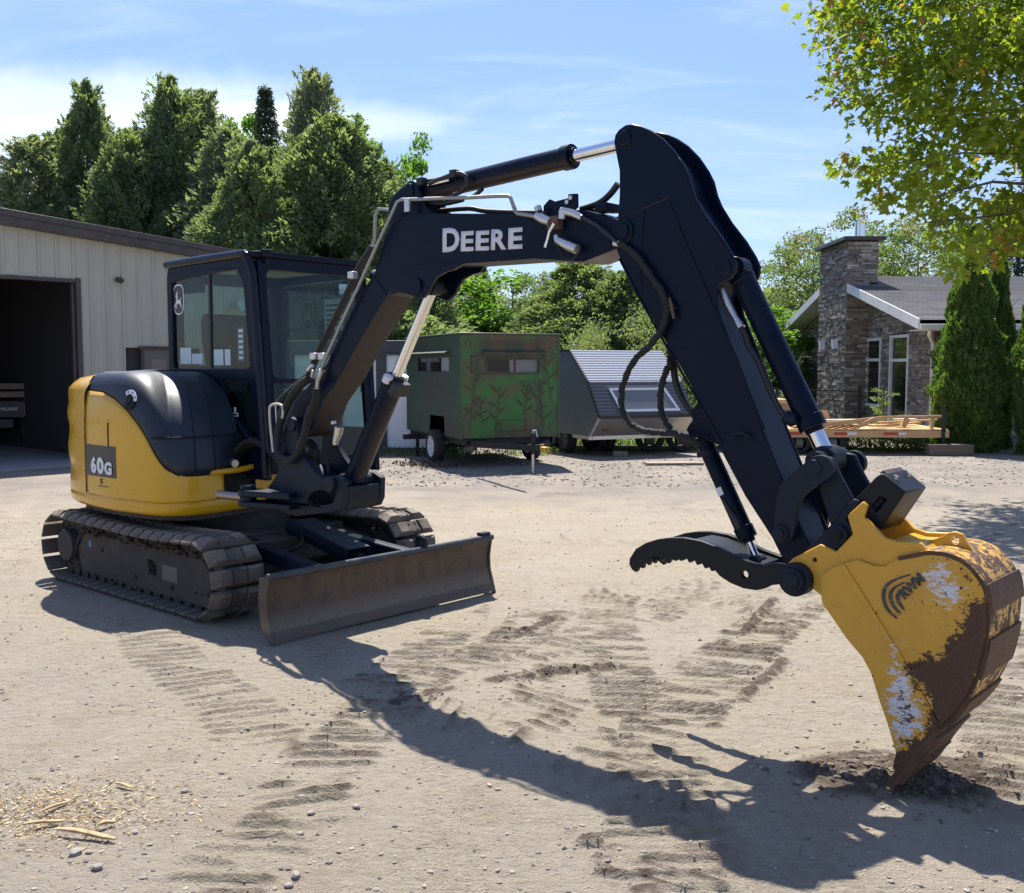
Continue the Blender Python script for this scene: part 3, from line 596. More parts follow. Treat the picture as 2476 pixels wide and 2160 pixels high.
# utility vehicle inside the garage: origin in garage frame
def gl(x, y, z=0): c, s = math.cos(GA), math.sin(GA); return (GO[0]+x*c-y*s, GO[1]+x*s+y*c, z)
def at_px(px, D):  # ground point under pixel column px at depth D
    return ((px-1238)/2480*D, D, 0)
p = at_px(22, 21.3)
utv = thing('utility_vehicle', 'dark side-by-side utility vehicle with a wooden cargo rail parked in the dark garage', 'vehicle', (p[0]-.3, p[1], 0.02), math.radians(18))
M['utv'] = mat('dark_green_plastic', (.035, .04, .042), .5)
m_ = MB(); m_.box((-.62, 0, .62), (.62, 1.2, .68)); m_.box((-.64, -.03, .62), (.64, .03, .98)); m_.box((-.64, .03, .68), (-.60, 1.2, .95)); m_.box((.60, .03, .68), (.64, 1.2, .95)); m_.box((-.35, 0, .40), (.35, 2.6, .60)); m_.box((-.62, 1.3, .5), (.62, 2.7, .9)); m_.build('body', M['utv'], utv, bevel=.02)
m_ = MB(); 
for a in (-.6, .6):
    for b in (1.25, 2.4): m_.cyl((a, b, .8), (a*.9, b, 1.85), .025)
m_.box((-.6, 1.15, 1.83), (.6, 2.5, 1.88)); m_.build('roll_cage', M['black'], utv)
m_ = MB(); m_.box((-.55, 1.3, .85), (.55, 1.75, 1.0)); m_.box((-.55, 1.22, 1.0), (.55, 1.32, 1.5)); m_.build('seat', M['black'], utv, bevel=.03)
for z in (1.05, 1.22): MB().box((-.66, -.05, z), (.66, -.01, z+.12)).build('rail_board', M['oldwood'], utv, bevel=.004)
m_ = MB(); m_.box((.60, -.008, .98), (.66, .05, 1.36)); m_.box((-.66, -.008, .98), (-.60, .05, 1.36)); m_.build('rail_post', M['oldwood'], utv)
for a in (-.6, .6): MB().box((a-.04, -.05, .70), (a+.04, -.031, .92)).build('tail_light', mat('red_lens', (.35, .01, .01), .2), utv)
tire_me = MB(); tire_me.cyl((-.13, 0, 0), (.13, 0, 0), .31, n=28); tm = tire_me.mesh('tyre', M['black'])
for a in (-.58, .58):
    for b in (.35, 2.2):
        o = link('tyre', tm, utv, (a, b, .31)); bb = o.modifiers.new('b', 'BEVEL'); bb.width = .05; bb.segments = 3
me = text_mesh('POLARIS', .085, .002, .004, 0, 1.12); bake(me, frame_matrix((.08, -.034, .78), (1, 0, 0), (0, 0, 1))); me.materials.append(mat('grey_letters', (.55, .55, .55), .5)); link('lettering', me, utv)

# ------------------------------------------------------------------ white office shed behind
SH = thing('white_office_shed', 'low white portable office with charcoal frame and a round emblem, behind the boom', 'shed', (at_px(870, 20.4)[0], 20.4, 0), math.radians(-3))
M['shwhite'] = mat('white_panel_paint', (.76, .78, .80), .5, var=((.70, .72, .74), 1.5, .4, .7)); M['charcoal'] = mat('charcoal_frame', (.035, .042, .052), .5)
m_ = MB(); m_.box((-2.6, 0, .05), (1.9, 2.4, 2.05)); m_.build('wall', M['shwhite'], SH)
m_ = MB(); m_.box((-2.7, -.06, 1.98), (2.0, 2.5, 2.22)); m_.build('roof', M['charcoal'], SH, bevel=.01); MB().box((-2.7, -.10, 1.93), (2.0, -.061, 1.98)).build('gutter', M['charcoal'], SH)
for a in (-2.66, -1.5, -.55, .34, 1.75):
    m_ = MB(); m_.box((a, -.05, 0), (a+.20, -.002, 1.975)); m_.build('frame_post', M['charcoal'], SH, bevel=.004)
MB().box((-2.6, -.045, 0), (1.9, -.0015, .10)).build('base_rail', M['charcoal'], SH)
for a, b in ((-.40, -.1), (.02, .28)): MB().box((a, -.02, 1.2), (b, -.003, 1.8)).build('window', M['hglass'], SH)
# emblem: ring with small points round it and two upright marks inside
def disk(mb, cx, cz, r, y, n=28, y1=None): mb.cyl((cx, y, cz), (cx, (y1 if y1 is not None else y+.003), cz), r, n=n)
ec, ez = .84, 1.44
m_ = MB(); pts = []
def ell(a, b, n=40): return [(ec+a*math.cos(2*PI*i/n), ez+b*math.sin(2*PI*i/n)) for i in range(n)]
m_.prism(ell(.125, .155), ident, -.008, -.002, [ell(.10, .13)])
for k in range(8):
    t = PI/8+k*PI/4; m_.cyl((ec+.13*math.cos(t), -.008, ez+.16*math.sin(t)), (ec+.13*math.cos(t), -.003, ez+.16*math.sin(t)), .018, n=10)
for a in (-.03, .03): m_.prism([(ec+a-.016, ez-.02), (ec+a+.016, ez-.02), (ec+a+.022, ez+.05), (ec+a, ez+.09), (ec+a-.022, ez+.05)], ident, -.0085, -.002)
m_.box((ec-.075, -.008, ez-.05), (ec+.075, -.002, ez-.04)); m_.build('emblem', M['decalblack'], SH)

# ------------------------------------------------------------------ wheels shared by the trailers
def wheel(parent, loc, rz, R=.29, w=.18, rimcol=None, spokes=True):
    t = MB(); prof = [(-w/2, R*.62), (-w/2, R*.9), (-w*.38, R*.985), (-w*.2, R), (w*.2, R), (w*.38, R*.985), (w/2, R*.9), (w/2, R*.62)]; n = 36
    P = [[(x, r_*math.cos(2*PI*i/n), r_*math.sin(2*PI*i/n)) for x, r_ in prof] for i in range(n+1)]; t.grid(P)
    o = t.build('tyre', M['tyre'], parent, smooth=50); o.location = loc; o.rotation_euler = (0, 0, rz)
    rm = MB(); r0 = R*.63; prof = [(-w/2+.005, r0), (-w*.42, r0*.93), (-w*.1, r0*.86), (w*.40, r0*.86)]
    rm.grid([[(x, r_*math.cos(2*PI*i/n), r_*math.sin(2*PI*i/n)) for x, r_ in prof] for i in range(n+1)])
    rm.cyl((-w*.30, 0, 0), (-w*.22, 0, 0), r0*.30, n=16); 
    if spokes:
        for k in range(8):
            a = 2*PI*k/8; rm.prism([(r0*.2, -r0*.13), (r0*.2, r0*.13), (r0*.88, r0*.20), (r0*.88, -r0*.20)], lambda p, y, q2, a=a: (y, p*math.cos(a)-q2*math.sin(a), p*math.sin(a)+q2*math.cos(a)), -w*.27, -w*.22)
    rm.cyl((-w*.46, 0, 0), (-w*.22, 0, 0), r0*.16, n=14)
    rm.build('rim', rimcol or M['rimwhite'], parent).location = loc
    parent.children[-1].rotation_euler = (0, 0, rz)
M['tyre'] = mat('tyre_rubber', (.022, .022, .022), .85, bump=(90, .3)); M['rimwhite'] = mat('white_rim', (.62, .64, .72), .4); M['rimgrey'] = mat('grey_rim', (.10, .10, .10), .5)

# ------------------------------------------------------------------ camouflage trailer
ca = math.atan2(.39, .92)   # direction of the front face
CT = thing('camouflage_trailer', 'boxy single axle trailer painted green and brown camouflage with plant strokes and slit windows', 'trailer', (-.86, 17.0, 0), ca)
# local: x along the front face (to the right), y back along the left face
M['camo'] = mat('camouflage_paint', (.03, .12, .03), .55); q = NB(M['camo']); o_ = q.obj(); n1 = q.noise(o_, 1.3, 3, .5, .8); n2 = q.noise(q.mapped(o_, (1, 1, .6)), 2.4, 6, .6, .5); n3 = q.noise(o_, 12, 6, .7)
c_ = q.mix(q.rng(n1, .40, .60), (.032, .15, .030), (.10, .070, .038)); c_ = q.mix(q.rng(n2, .50, .62), c_, (.040, .060, .036)); c_ = q.mix(q.rng(n3, .55, .8, 0, .5), c_, (.085, .085, .065))
q.set(q.b.inputs['Base Color'], c_); q.set(q.b.inputs['Roughness'], .55)
M['stroke'] = mat('brown_brush_stroke', (.062, .052, .026), .7); M['camoside'] = mat('faded_green_paint', (.04, .08, .05), .5)
q = NB(M['camoside']); o_ = q.obj(); n1 = q.noise(q.mapped(o_, (1, 1, .5)), 2.2, 5, .6); n3 = q.noise(o_, 14, 6, .7)
q.set(q.b.inputs['Base Color'], q.mix(q.rng(n3, .5, .8, 0, .4), q.mix(q.rng(n1, .4, .62), (.035, .085, .045), (.065, .055, .042)), (.10, .12, .10)))
W_, L_, z0, z1 = 1.82, 3.0, .50, 2.23
# front face with window hole, left face with window and wheel cut-out; roof, right, back
fw = [(.50, 1.60), (1.42, 1.60), (1.42, 1.82), (.50, 1.82)]
MB().prism([(0, z0), (W_, z0), (W_, z1), (0, z1)], ident, 0, .03, [fw]).build('front_wall', M['camo'], CT, bevel=.006)
T2 = lambda a, w, b: (w, a, b)
MB().prism([(.031, z0), (.78, z0), (.82, .84), (1.60, .84), (1.66, z0), (L_, z0), (L_, z1), (.031, z1)], T2, 0, .03, [[(.55, 1.62), (2.3, 1.62), (2.3, 1.86), (.55, 1.86)]]).build('side_wall', M['camoside'], CT, bevel=.006)
MB().prism([(.031, z0), (L_, z0), (L_, z1), (.031, z1)], T2, W_-.03, W_).build('side_wall', M['camoside'], CT, bevel=.006)
m_ = MB(); m_.box((.031, L_-.03, z0), (W_-.031, L_, z1)); m_.build('rear_wall', M['camoside'], CT)
MB().box((-.02, -.02, z1+.001), (W_+.02, L_+.02, z1+.035)).build('roof', M['camoside'], CT, bevel=.015, seg=3)
m_ = MB(); m_.box((.031, .031, z0), (W_-.031, L_-.031, z0+.03)); m_.build('floor', M['black'], CT)
MB().box((.48, .035, 1.58), (1.44, .04, 1.84)).build('window', M['hglass'], CT); MB().box((.90, .0295, 1.60), (1.42, .0345, 1.82)).build('window_blind', mat('grey_blind', (.17, .18, .19), .5), CT)
MB().box((.035, .53, 1.6), (.04, 2.32, 1.88)).build('window', M['hglass'], CT); MB().box((.0295, .56, 1.62), (.0345, 1.02, 1.86)).build('window_blind', mat('pale_blind', (.30, .32, .33), .5), CT)
def frm(a0, a1, b0, b1, T, name, m, w=.025, y=(-.012, .02)):
    MB().prism([(a0-w, b0-w), (a1+w, b0-w), (a1+w, b1+w), (a0-w, b1+w)], T, y[0], y[1], [[(a0, b0), (a1, b0), (a1, b1), (a0, b1)]]).build(name, m, CT)
M['brownp'] = mat('brown_frame_paint', (.06, .042, .03), .6)
frm(.50, 1.42, 1.60, 1.82, ident, 'window_frame', M['brownp']); frm(.55, 2.3, 1.62, 1.86, T2, 'window_frame', M['brownp'])
m_ = MB(); m_.add([(.40, 0, 1.98), (1.55, 0, 1.98), (1.55, -.12, 1.93), (.40, -.12, 1.93), (.40, 0, 1.965), (1.55, 0, 1.965), (1.55, -.12, 1.915), (.40, -.12, 1.915)], [(0,1,2,3),(7,6,5,4),(3,2,6,7),(0,3,7,4),(1,5,6,2)]); m_.build('awning', M['camo'], CT)
m_ = MB(); m_.add([(0, .45, 1.99), (0, 2.75, 1.99), (-.12, 2.75, 1.94), (-.12, .45, 1.94), (0, .45, 1.975), (0, 2.75, 1.975), (-.12, 2.75, 1.925), (-.12, .45, 1.925)], [(0,1,2,3),(7,6,5,4),(3,2,6,7),(0,3,7,4),(1,5,6,2)]); m_.build('awning', M['camoside'], CT)
for zz in (2.08, 2.12): MB().box((.30, -.012, zz), (1.55, -.0005, zz+.014)).build('vent_slat', M['camo'], CT)
for a in (.10, 1.66): frm(a, a+.09, 2.0, 2.13, ident, 'hatch_frame', M['camoside'], .008, (-.006, .001))
frm(.72, 1.18, .62, .80, ident, 'hatch_frame', M['stroke'], .012, (-.006, .001))
for e in ((-.004, -.004), (W_-.03, -.004)): MB().box((e[0], -.008, z0-.02), (e[0]+.034, -.0005, z1)).build('corner_trim', M['camoside'], CT)
rs = random.Random(3)
def leafst(x, z, L, a, w): 
    P = [(x, z)]; d = (math.cos(a), math.sin(a)); nn = (-d[1], d[0])
    P += [(x+d[0]*L*t+nn[0]*w*k, z+d[1]*L*t+nn[1]*w*k) for t, k in ((.35, .5), (.7, .45), (1, 0))] + [(x+d[0]*L*t-nn[0]*w*k, z+d[1]*L*t-nn[1]*w*k) for t, k in ((.7, .45), (.35, .5))]
    m_.prism(P, ident, -.004-.0001*rs.random(), -.0008)
for (x, zb, H_, lean) in ((.16, .62, 1.15, .14), (.62, .58, .78, .10), (1.50, .65, .80, -.05), (1.15, .85, .55, .08), (.40, .7, .5, -.05), (1.66, 1.15, .80, -.14)):
    n = 7; m_ = MB()
    for i in range(n): leafst(x+lean*i/n, zb+H_*i/n, H_/n*1.25, PI/2-lean/H_, .022)
    for i in range(1, 7): 
        s_ = 1 if i % 2 else -1; leafst(x+lean*i/7, zb+H_*i/7, rs.uniform(.12, .28), PI/2 - s_*rs.uniform(.5, 1.2), rs.uniform(.03, .055))
    m_.build('painted_plant', M['stroke'], CT, smooth=0)
# chassis, tongue, jack, coupler, wheels
m_ = MB(); m_.bar((.10, 0, .44), (.10, L_, .44), .06, .10); m_.bar((W_-.10, 0, .44), (W_-.10, L_, .44), .06, .10)
for yy in (.1, .9, 1.7, 2.8): m_.bar((.1, yy, .44), (W_-.1, yy, .44), .06, .08)
m_.bar((.16, .1, .41), (W_/2, -1.25, .41), .06, .10); m_.bar((W_-.16, .1, .41), (W_/2, -1.25, .41), .06, .10); m_.bar((-.25, 2.4, .40), (.5, 2.4, .40), .08, .10); m_.build('chassis', M['black'], CT)
MB().cyl((W_/2-.06, -1.05, .0), (W_/2-.06, -1.05, .36), .024).build('jack_leg', M['zinc'], CT); m_ = MB(); m_.cyl((W_/2-.06, -1.05, .30), (W_/2-.06, -1.05, .64), .034); m_.build('jack', M['black'], CT); MB().tube([(W_/2-.06, -1.05, .64), (W_/2-.06, -1.06, .68), (W_/2-.03, -1.10, .69), (W_/2-.01, -1.12, .58)], .012, 8).build('jack_crank', M['zinc'], CT)
m_ = MB(); m_.cyl((W_/2, -1.3, .40), (W_/2, -1.46, .40), .045); m_.box((W_/2-.05, -1.46, .36), (W_/2+.05, -1.30, .44)); m_.build('coupler', mat('yellow_coupler', (.55, .35, .04), .5), CT, bevel=.01)
for xx, yy in ((.12, 2.7), (.5, 2.7)): MB().bar((xx, yy, .0), (xx, yy, .42), .05, .05, (0, 1, 0)).build('stand', M['black'], CT)
wheel(CT, (-.02, 1.22, .30), 0, .30, .19); wheel(CT, (W_+.02, 1.22, .30), PI, .30, .19)
MB().cyl((0, 1.22, .30), (W_, 1.22, .30), .03).build('axle', M['black'], CT)

# ------------------------------------------------------------------ grey enclosed trailer (angled nose, ribbed skin)
ga = math.radians(25); gx0 = at_px(1450, 18.9)
GT = thing('grey_ribbed_trailer', 'low enclosed trailer with grey end wall, ribbed aluminium slanted skin and a framed window', 'trailer', (gx0[0]-1.28*math.sin(ga), gx0[1]+1.28*math.cos(ga), 0), ga)
M['greyside'] = mat('grey_green_wall', (.13, .16, .165), .5, var=((.11, .135, .14), 3, .4, .7)); M['alu'] = mat('ribbed_aluminium', (.52, .53, .55), .42, .3); M['dark_rib'] = mat('dark_ribbed_skin', (.10, .105, .115), .38, .4)
M['alusheet'] = mat('bright_sheet', (.46, .43, .40), .35, .7, bump=(4, .1))
# profile in (y, z): y towards the camera negative
prof = [(-1.05, .62), (-1.25, .92), (-.60, 1.62), (.30, 1.98), (1.6, 1.98), (2.3, 1.1), (2.3, .55), (-.9, .55)]
prof = [(-.95, .40), (-1.28, .76), (-.86, 1.42), (-.12, 2.02), (1.3, 2.02), (2.0, 1.1), (2.0, .40)]
GW = 2.1
MB().prism(prof, T2, 0, .02).build('end_wall', M['greyside'], GT); MB().prism(prof, T2, GW-.02, GW).build('end_wall', M['greyside'], GT)
def ribbed(p, q2, m, name, pitch=.055, dep=.010):
    (y0, z0_), (y1, z1_) = p, q2; L = math.hypot(y1-y0, z1_-z0_); n = int(L/pitch); nx_, nz_ = (z1_-z0_)/L*-1, (y1-y0)/L
    P = []
    for i in range(n):
        for t, d in ((0, 0), (.45, 0), (.6, dep), (.85, dep)):
            tt = (i+t)/n; P.append((y0+(y1-y0)*tt+nx_*d, z0_+(z1_-z0_)*tt+nz_*d))
    P.append((y1, z1_)); m_ = MB(); m_.grid([[(x, a, b) for a, b in P] for x in (.0, GW)]); return m_.build(name, m, GT, smooth=0)
ribbed((-.86, 1.42), (-.12, 2.02), M['alu'], 'upper_skin', .07, .014); ribbed((-1.28, .78), (-.86, 1.42), M['dark_rib'], 'lower_skin', .07, .014)
m_ = MB(); m_.grid([[(x, a, b) for a, b in ((-.12, 2.025), (1.3, 2.025), (2.0, 1.1), (2.0, .40))] for x in (0, GW)]); m_.build('roof_skin', M['alu'], GT, smooth=0)
m_ = MB(); m_.grid([[(x, a, b) for a, b in ((-.95, .40), (-1.28, .75))] for x in (0, GW)]); m_.build('nose_sheet', M['alusheet'], GT, smooth=0)
def edge(a, b, m, name, w=.035):
    MB().bar((-.008, a[0], a[1]), (-.008, b[0], b[1]), .03, w, (1, 0, 0)).build(name, m, GT)
for i in range(4): edge(prof[i], prof[i+1], M['black'] if i else M['alu'], 'edge_trim')
MB().bar((0, -1.29, .77), (GW, -1.29, .77), .03, .06).build('belt_trim', M['black'], GT)
# window on the lower slanted skin
dy, dz = .42, .66; L = math.hypot(dy, dz); e = (dy/L, dz/L); nn = (-dz/L, dy/L)
def WT(a, w, b): return (a, -1.28+e[0]*b+nn[0]*w, .76+e[1]*b+nn[1]*w)
MB().prism([(.48, .10), (1.80, .10), (1.62, .62), (.36, .62)], WT, .016, .04, [[(.54, .15), (1.73, .15), (1.57, .57), (.42, .57)]]).build('window_frame', mat('bright_frame', (.62, .63, .64), .35, .4), GT)
MB().prism([(.54, .15), (1.73, .15), (1.57, .57), (.42, .57)], WT, .016, .024).build('window_pane', mat('frosted_pane', (.16, .17, .18), .25), GT)
m_ = MB(); m_.bar((.1, -.9, .36), (.1, 2.0, .36), .05, .07); m_.bar((GW-.1, -.9, .36), (GW-.1, 2.0, .36), .05, .07); m_.bar((0, -.86, .362), (GW, -.86, .362), .05, .07); m_.build('chassis', M['zinc'], GT)
MB().box((.2, -1.10, .50), (.30, -1.05, .55)).build('marker_light', mat('brown_lens', (.1, .02, .01), .3), GT)
m_ = MB(); m_.bar((1.0, -.7, .40), (2.05, -1.35, .42), .06, .09); m_.bar((2.05, -1.35, .42), (2.2, -1.75, .44), .07, .09); m_.build('tongue', mat('galvanised_tongue', (.40, .41, .42), .45, .5), GT)
m_ = MB(); m_.cyl((2.15, -1.6, .05), (2.15, -1.6, .85), .03); m_.cyl((2.15, -1.6, .05), (2.15, -1.6, .22), .05); m_.box((2.07, -1.67, .35), (2.23, -1.53, .60)); m_.cyl((2.10, -1.6, .08), (2.2, -1.6, .08), .09); m_.build('jack', M['zinc'], GT)
for a, b in ((.12, .2), (1.0, .2), (.12, .85), (1.0, .85)): wheel(GT, (a, b, .26), 0, .26, .18, M['rimgrey'])
p_ = MB().box((-.5, -.18, 0), (.5, .18, .03)).build('jack_board', M['oldwood'], None); p_.location = (at_px(1630, 17.85)[0], 17.85, .01); p_.rotation_euler = (0, 0, .05); tag(p_, 'flat grey board under the front jack of the grey trailer', 'board')
p_ = MB().box((-.14, -.1, 0), (.14, .1, .09)).build('wood_block', M['oldwood'], None, bevel=.005); p_.location = (at_px(1500, 19.6)[0], 19.6, 0); tag(p_, 'small wooden block on the gravel beside the grey trailer wheels', 'block')

# low car hauler behind (two wheels with grey fender, seen right of the grey trailer)
HT = thing('tandem_trailer', 'silver tandem axle trailer mostly hidden behind the arm, only wheels and red marker showing', 'trailer', (at_px(1570, 20.7)[0], 20.6, 0), 0)
wheel(HT, (0, -.02, .30), PI/2, .30, .2, M['rimgrey']); wheel(HT, (.62, -.02, .30), PI/2, .30, .2, M['rimgrey'])
m_ = MB(); m_.bar((-.5, .2, .55), (2.4, .2, .55), .1, .1); m_.bar((-.5, 1.8, .55), (2.4, 1.8, .55), .1, .1); m_.box((-.5, .15, .60), (2.4, 1.85, .63)); m_.build('deck', M['greyside'], HT)
MB().box((1.2, .08, .60), (1.42, .10, .68)).build('marker', mat('red_reflector', (.45, .02, .02), .3), HT)

# ------------------------------------------------------------------ lumber-laden flatbed on the right
FX, FY = at_px(1945, 20.0)[0], 19.9
FB = thing('wooden_flatbed_trailer', 'flatbed trailer of orange pine boards with red and white reflective tape along its side', 'trailer', (FX, FY, 0), math.radians(-2))
FL = 2.75
m_ = MB(); m_.bar((-.9, 0, .40), (FL, 0, .40), .05, .13); m_.bar((-.9, 1.9, .40), (FL, 1.9, .40), .05, .13); m_.build('side_rail', M['wood'], FB)
for i, (a, b) in enumerate(((-.35, -.02), (-.02, .12), (.55, .80), (.80, .98), (1.5, 1.78), (1.78, 1.92))): MB().box((a, -.031, .385), (b, -.0262, .435)).build('reflector', [mat('red_tape', (.40, .02, .02), .4), mat('white_tape', (.65, .65, .65), .4)][i % 2], FB)
for i in range(9): MB().box((-.9+.001, .03+.21*i, .468), (FL, .03+.21*i+.195, .495)).build('deck_board', M['wood'], FB)
rs = random.Random(9)
def board(p0, p1, w, h, m=None): MB().bar(p0, p1, w, h).build('loose_board', m or M['wood'], FB)
for i in range(8): board((-.2+.16*i, .2, .53+.01*i), (.55+.17*i, 1.75, .57), .12, .03)
board((0, .1, .535), (1.55, .12, .70), .05, .09); board((1.0, .05, .53), (1.35, .05, .70), .04, .07); board((1.9, .1, .54), (2.0, .12, .70), .05, .1)
board((1.5, .10, .72), (FL-.1, .12, .74), .06, .05); board((1.55, .5, .60), (FL-.05, .5, .66), .10, .03); board((2.45, .10, .50), (2.47, .10, .70), .06, .06); board((-.1, 1.2, .60), (2.6, 1.4, .62), .22, .03, mat('pale_sheet', (.60, .55, .48), .6))
board((1.3, .15, .55), (2.5, .9, .58), .10, .035)
MB().prism([(-.5, .50), (1.0, .50), (.9, .78), (-.45, .78)], ident, 1.80, 1.84).build('headboard', M['wood'], FB)
m_ = MB(); m_.cyl((FL-.12, -.05, .10), (FL-.12, -.05, .95), .03); m_.cyl((FL-.12, -.05, .45), (FL-.12, -.05, .90), .042); m_.build('jack', M['black'], FB)
for a in (-.1, .55): wheel(FB, (a, .12, .22), PI/2, .22, .16, M['rimgrey'])
m_ = MB(); m_.box((-.7, .3, .12), (.9, 1.6, .36)); m_.build('underframe', M['black'], FB)
p_ = MB().box((-.42, -.13, 0), (.42, .13, .22)).build('wood_block', mat('weathered_beam', (.13, .10, .075), .9, bump=(20, .5)), None, bevel=.01); p_.location = (FX+FL-.05, FY-.25, 0); p_.rotation_euler = (0, 0, -.06); tag(p_, 'thick weathered timber block under the jack of the wooden flatbed', 'block')
# utility pedestal and dark trailer tail behind the arm
UP = thing('utility_cabinet', 'pale grey green utility cabinet standing behind the bucket cylinder', 'cabinet', (at_px(1862, 19.5)[0], 19.5, 0))
MB().box((-.12, 0, 0), (.12, .25, .75)).build('body', mat('cabinet_paint', (.30, .34, .31), .5), UP, bevel=.01); MB().box((-.14, -.02, .751), (.14, .27, .80)).build('lid', mat('cabinet_lid', (.33, .36, .33), .5), UP, bevel=.01)
DTB = thing('loaded_dark_trailer', 'dark trailer tail with a pale timber load and red reflector, behind the bucket cylinder', 'trailer', (at_px(1815, 21.5)[0], 21.5, 0))
m_ = MB(); m_.box((-.35, 0, .35), (1.0, 1.6, .78)); m_.build('tail', M['black'], DTB, bevel=.01); MB().box((-.33, .1, .9), (.85, 1.5, 1.02)).build('timber_load', M['wood'], DTB); MB().box((-.35, .05, .781), (.9, 1.5, .899)).build('pallet', M['oldwood'], DTB)
for a, m2 in ((.55, 'red'), (.66, 'white')): MB().box((a, -.01, .66), (a+.10, -.001, .74)).build('reflector', mat(m2+'_patch', (.40, .02, .02) if m2 == 'red' else (.6, .6, .6), .4), DTB)
for a in (-.1, .7): MB().cyl((a, .0, .22), (a, .18, .22), .22, n=24).build('tyre', M['tyre'], DTB)

# ------------------------------------------------------------------ stone house
HX, HY0, HY1 = 9.05, 22.0, 33.0; HYM = 27.5; EZ, RZ = 2.63, 3.93
HS = thing('stone_house', 'single storey house clad in stacked grey brown stone with white rakes and a tall chimney', 'house', (HX, HY0, 0))
# local frame: x = world x - HX, y = world y - HY0
M['mortar'] = mat('dark_joint', (.045, .04, .036), .95)
def stone_mat(name, node):
    m = mat(name, (.2, .18, .16), .85); q = NB(m)
    rnd = q.n('ShaderNodeNewGeometry').outputs['Random Per Island'] if node == 'island' else q.n('ShaderNodeObjectInfo').outputs['Random']
    cr = q.n('ShaderNodeValToRGB'); q.set(cr.inputs[0], rnd); e = cr.color_ramp.elements; e[0].color = (.12, .105, .09, 1); e[1].color = (.55, .50, .44, 1); e[0].position = 0; e[1].position = 1
    for p, c in ((.25, (.18, .16, .14, 1)), (.5, (.26, .225, .19, 1)), (.7, (.27, .20, .155, 1)), (.88, (.36, .33, .29, 1))): x = e.new(p); x.color = c
    n = q.noise(q.obj(), 9, 6, .7); q.set(q.b.inputs['Base Color'], q.mix(q.rng(n, .3, .7, 0, .4), cr.outputs[0], (.10, .09, .08))); q.set(q.b.inputs['Normal'], q.bump(n, .5, .02)); return m
M['stoneI'] = stone_mat('stacked_stone', 'island'); M['stoneO'] = stone_mat('stacked_stone_piece', 'object')
def inpoly(x, z, P):
    c = False; j = len(P)-1
    for i in range(len(P)):
        if (P[i][1] > z) != (P[j][1] > z) and x < (P[j][0]-P[i][0])*(z-P[i][1])/(P[j][1]-P[i][1])+P[i][0]: c = not c
        j = i
    return c
PIECES = []
def stonewall(poly, T, holes, seed):
    """rows of thin stones over the outline; T(a, out, b)"""
    r_ = random.Random(seed); z = min(p[1] for p in poly); top = max(p[1] for p in poly); a0, a1 = min(p[0] for p in poly), max(p[0] for p in poly)
    while z < top:
        h = r_.choice((.045, .055, .06, .075)); a = a0 - r_.uniform(0, .2)
        while a < a1:
            L = r_.uniform(.12, .42); s, e_ = max(a, a0), min(a+L, a1); zc = z+h/2; 
            ok = e_-s > .03 and all(inpoly(s+(e_-s)*t, zc, poly) for t in (.02, .5, .98)) and inpoly((s+e_)/2, min(z+h*.9, top-.001), poly)
            if ok:
                for (h0, h1, k0, k1) in holes:
                    if e_ > h0 and s < h1 and zc > k0 and zc < k1:
                        if s < h0-.04: e_ = h0
                        elif e_ > h1+.04: s = h1
                        else: ok = False
            if ok and e_-s > .02: PIECES.append((s+.004, e_-.004, z+.003, z+h-.003, r_.uniform(.012, .05), T))
            a += L
        z += h
TG = lambda a, w, b: (-w, a, b)                       # gable wall, outward -x
gpoly = [(0, 0), (11, 0), (11, EZ), (5.5, RZ), (0, EZ)]
wins = [(3.18, 4.25, .72, 2.42), (1.42, 2.58, .0, 2.45)]
m_ = MB(); m_.prism(gpoly, TG, -.2, 0, [[(a, b+.001) if b else (a, .002) for a, b in ((x0, y0), (x1, y0), (x1, y1), (x0, y1))] for x0, x1, y0, y1 in wins]); m_.box((0.2, 0, 0), (9, .2, EZ)); m_.box((.2, 10.8, 0), (9, 11, EZ)); m_.build('wall', M['mortar'], HS, smooth=0)
stonewall(gpoly, TG, wins + [(4.15, 6.6, 0, 9)], 1)
stonewall([(0, 0), (3.6, 0), (3.6, EZ), (0, EZ)], lambda a, w, b: (a, -w, b), [], 2)
# chimney: world x 8.5..9.27, y 26.2..28.5, z to 4.85
cx0, cx1, cy0, cy1, cz = -.55, .20, 4.2, 6.5, 4.88
chim = MB().box((cx0, cy0, 0), (cx1, cy1, cz)).build('chimney', M['mortar'], HS)
stonewall([(cy0, 0), (cy1, 0), (cy1, cz), (cy0, cz)], lambda a, w, b: (cx0-w, a, b), [], 3)
stonewall([(cx0-.03, 0), (cx1, 0), (cx1, cz), (cx0-.03, cz)], lambda a, w, b: (a, cy0-w, b), [(0, 9, 0, RZ-.1)], 4)
MB().box((cx0-.16, cy0-.16, cz), (cx1+.14, cy1+.14, cz+.10)).build('chimney_cap', mat('charcoal_cap', (.03, .032, .035), .5), HS, bevel=.01)
m_ = MB(); m_.cyl((-.10, 4.75, cz+.10), (-.10, 4.75, cz+.55), .13, n=24); m_.cyl((-.10, 4.75, cz+.57), (-.10, 4.75, cz+.60), .15, n=24); m_.cyl((-.10, 4.75, cz+.11), (-.10, 4.75, cz+.14), .17, .14, n=24); m_.build('flue', mat('bright_flue', (.75, .76, .78), .18, 1), HS)
m_ = MB()
for a in (4.65, 5.75): MB().prism([(a, 2.18), (a+.09, 2.18), (a+.16, 2.42), (a+.07, 2.42)], lambda p, w, b: (cx0-.06-w, p, b), 0, .14).build('wall_lamp', M['white'], HS)
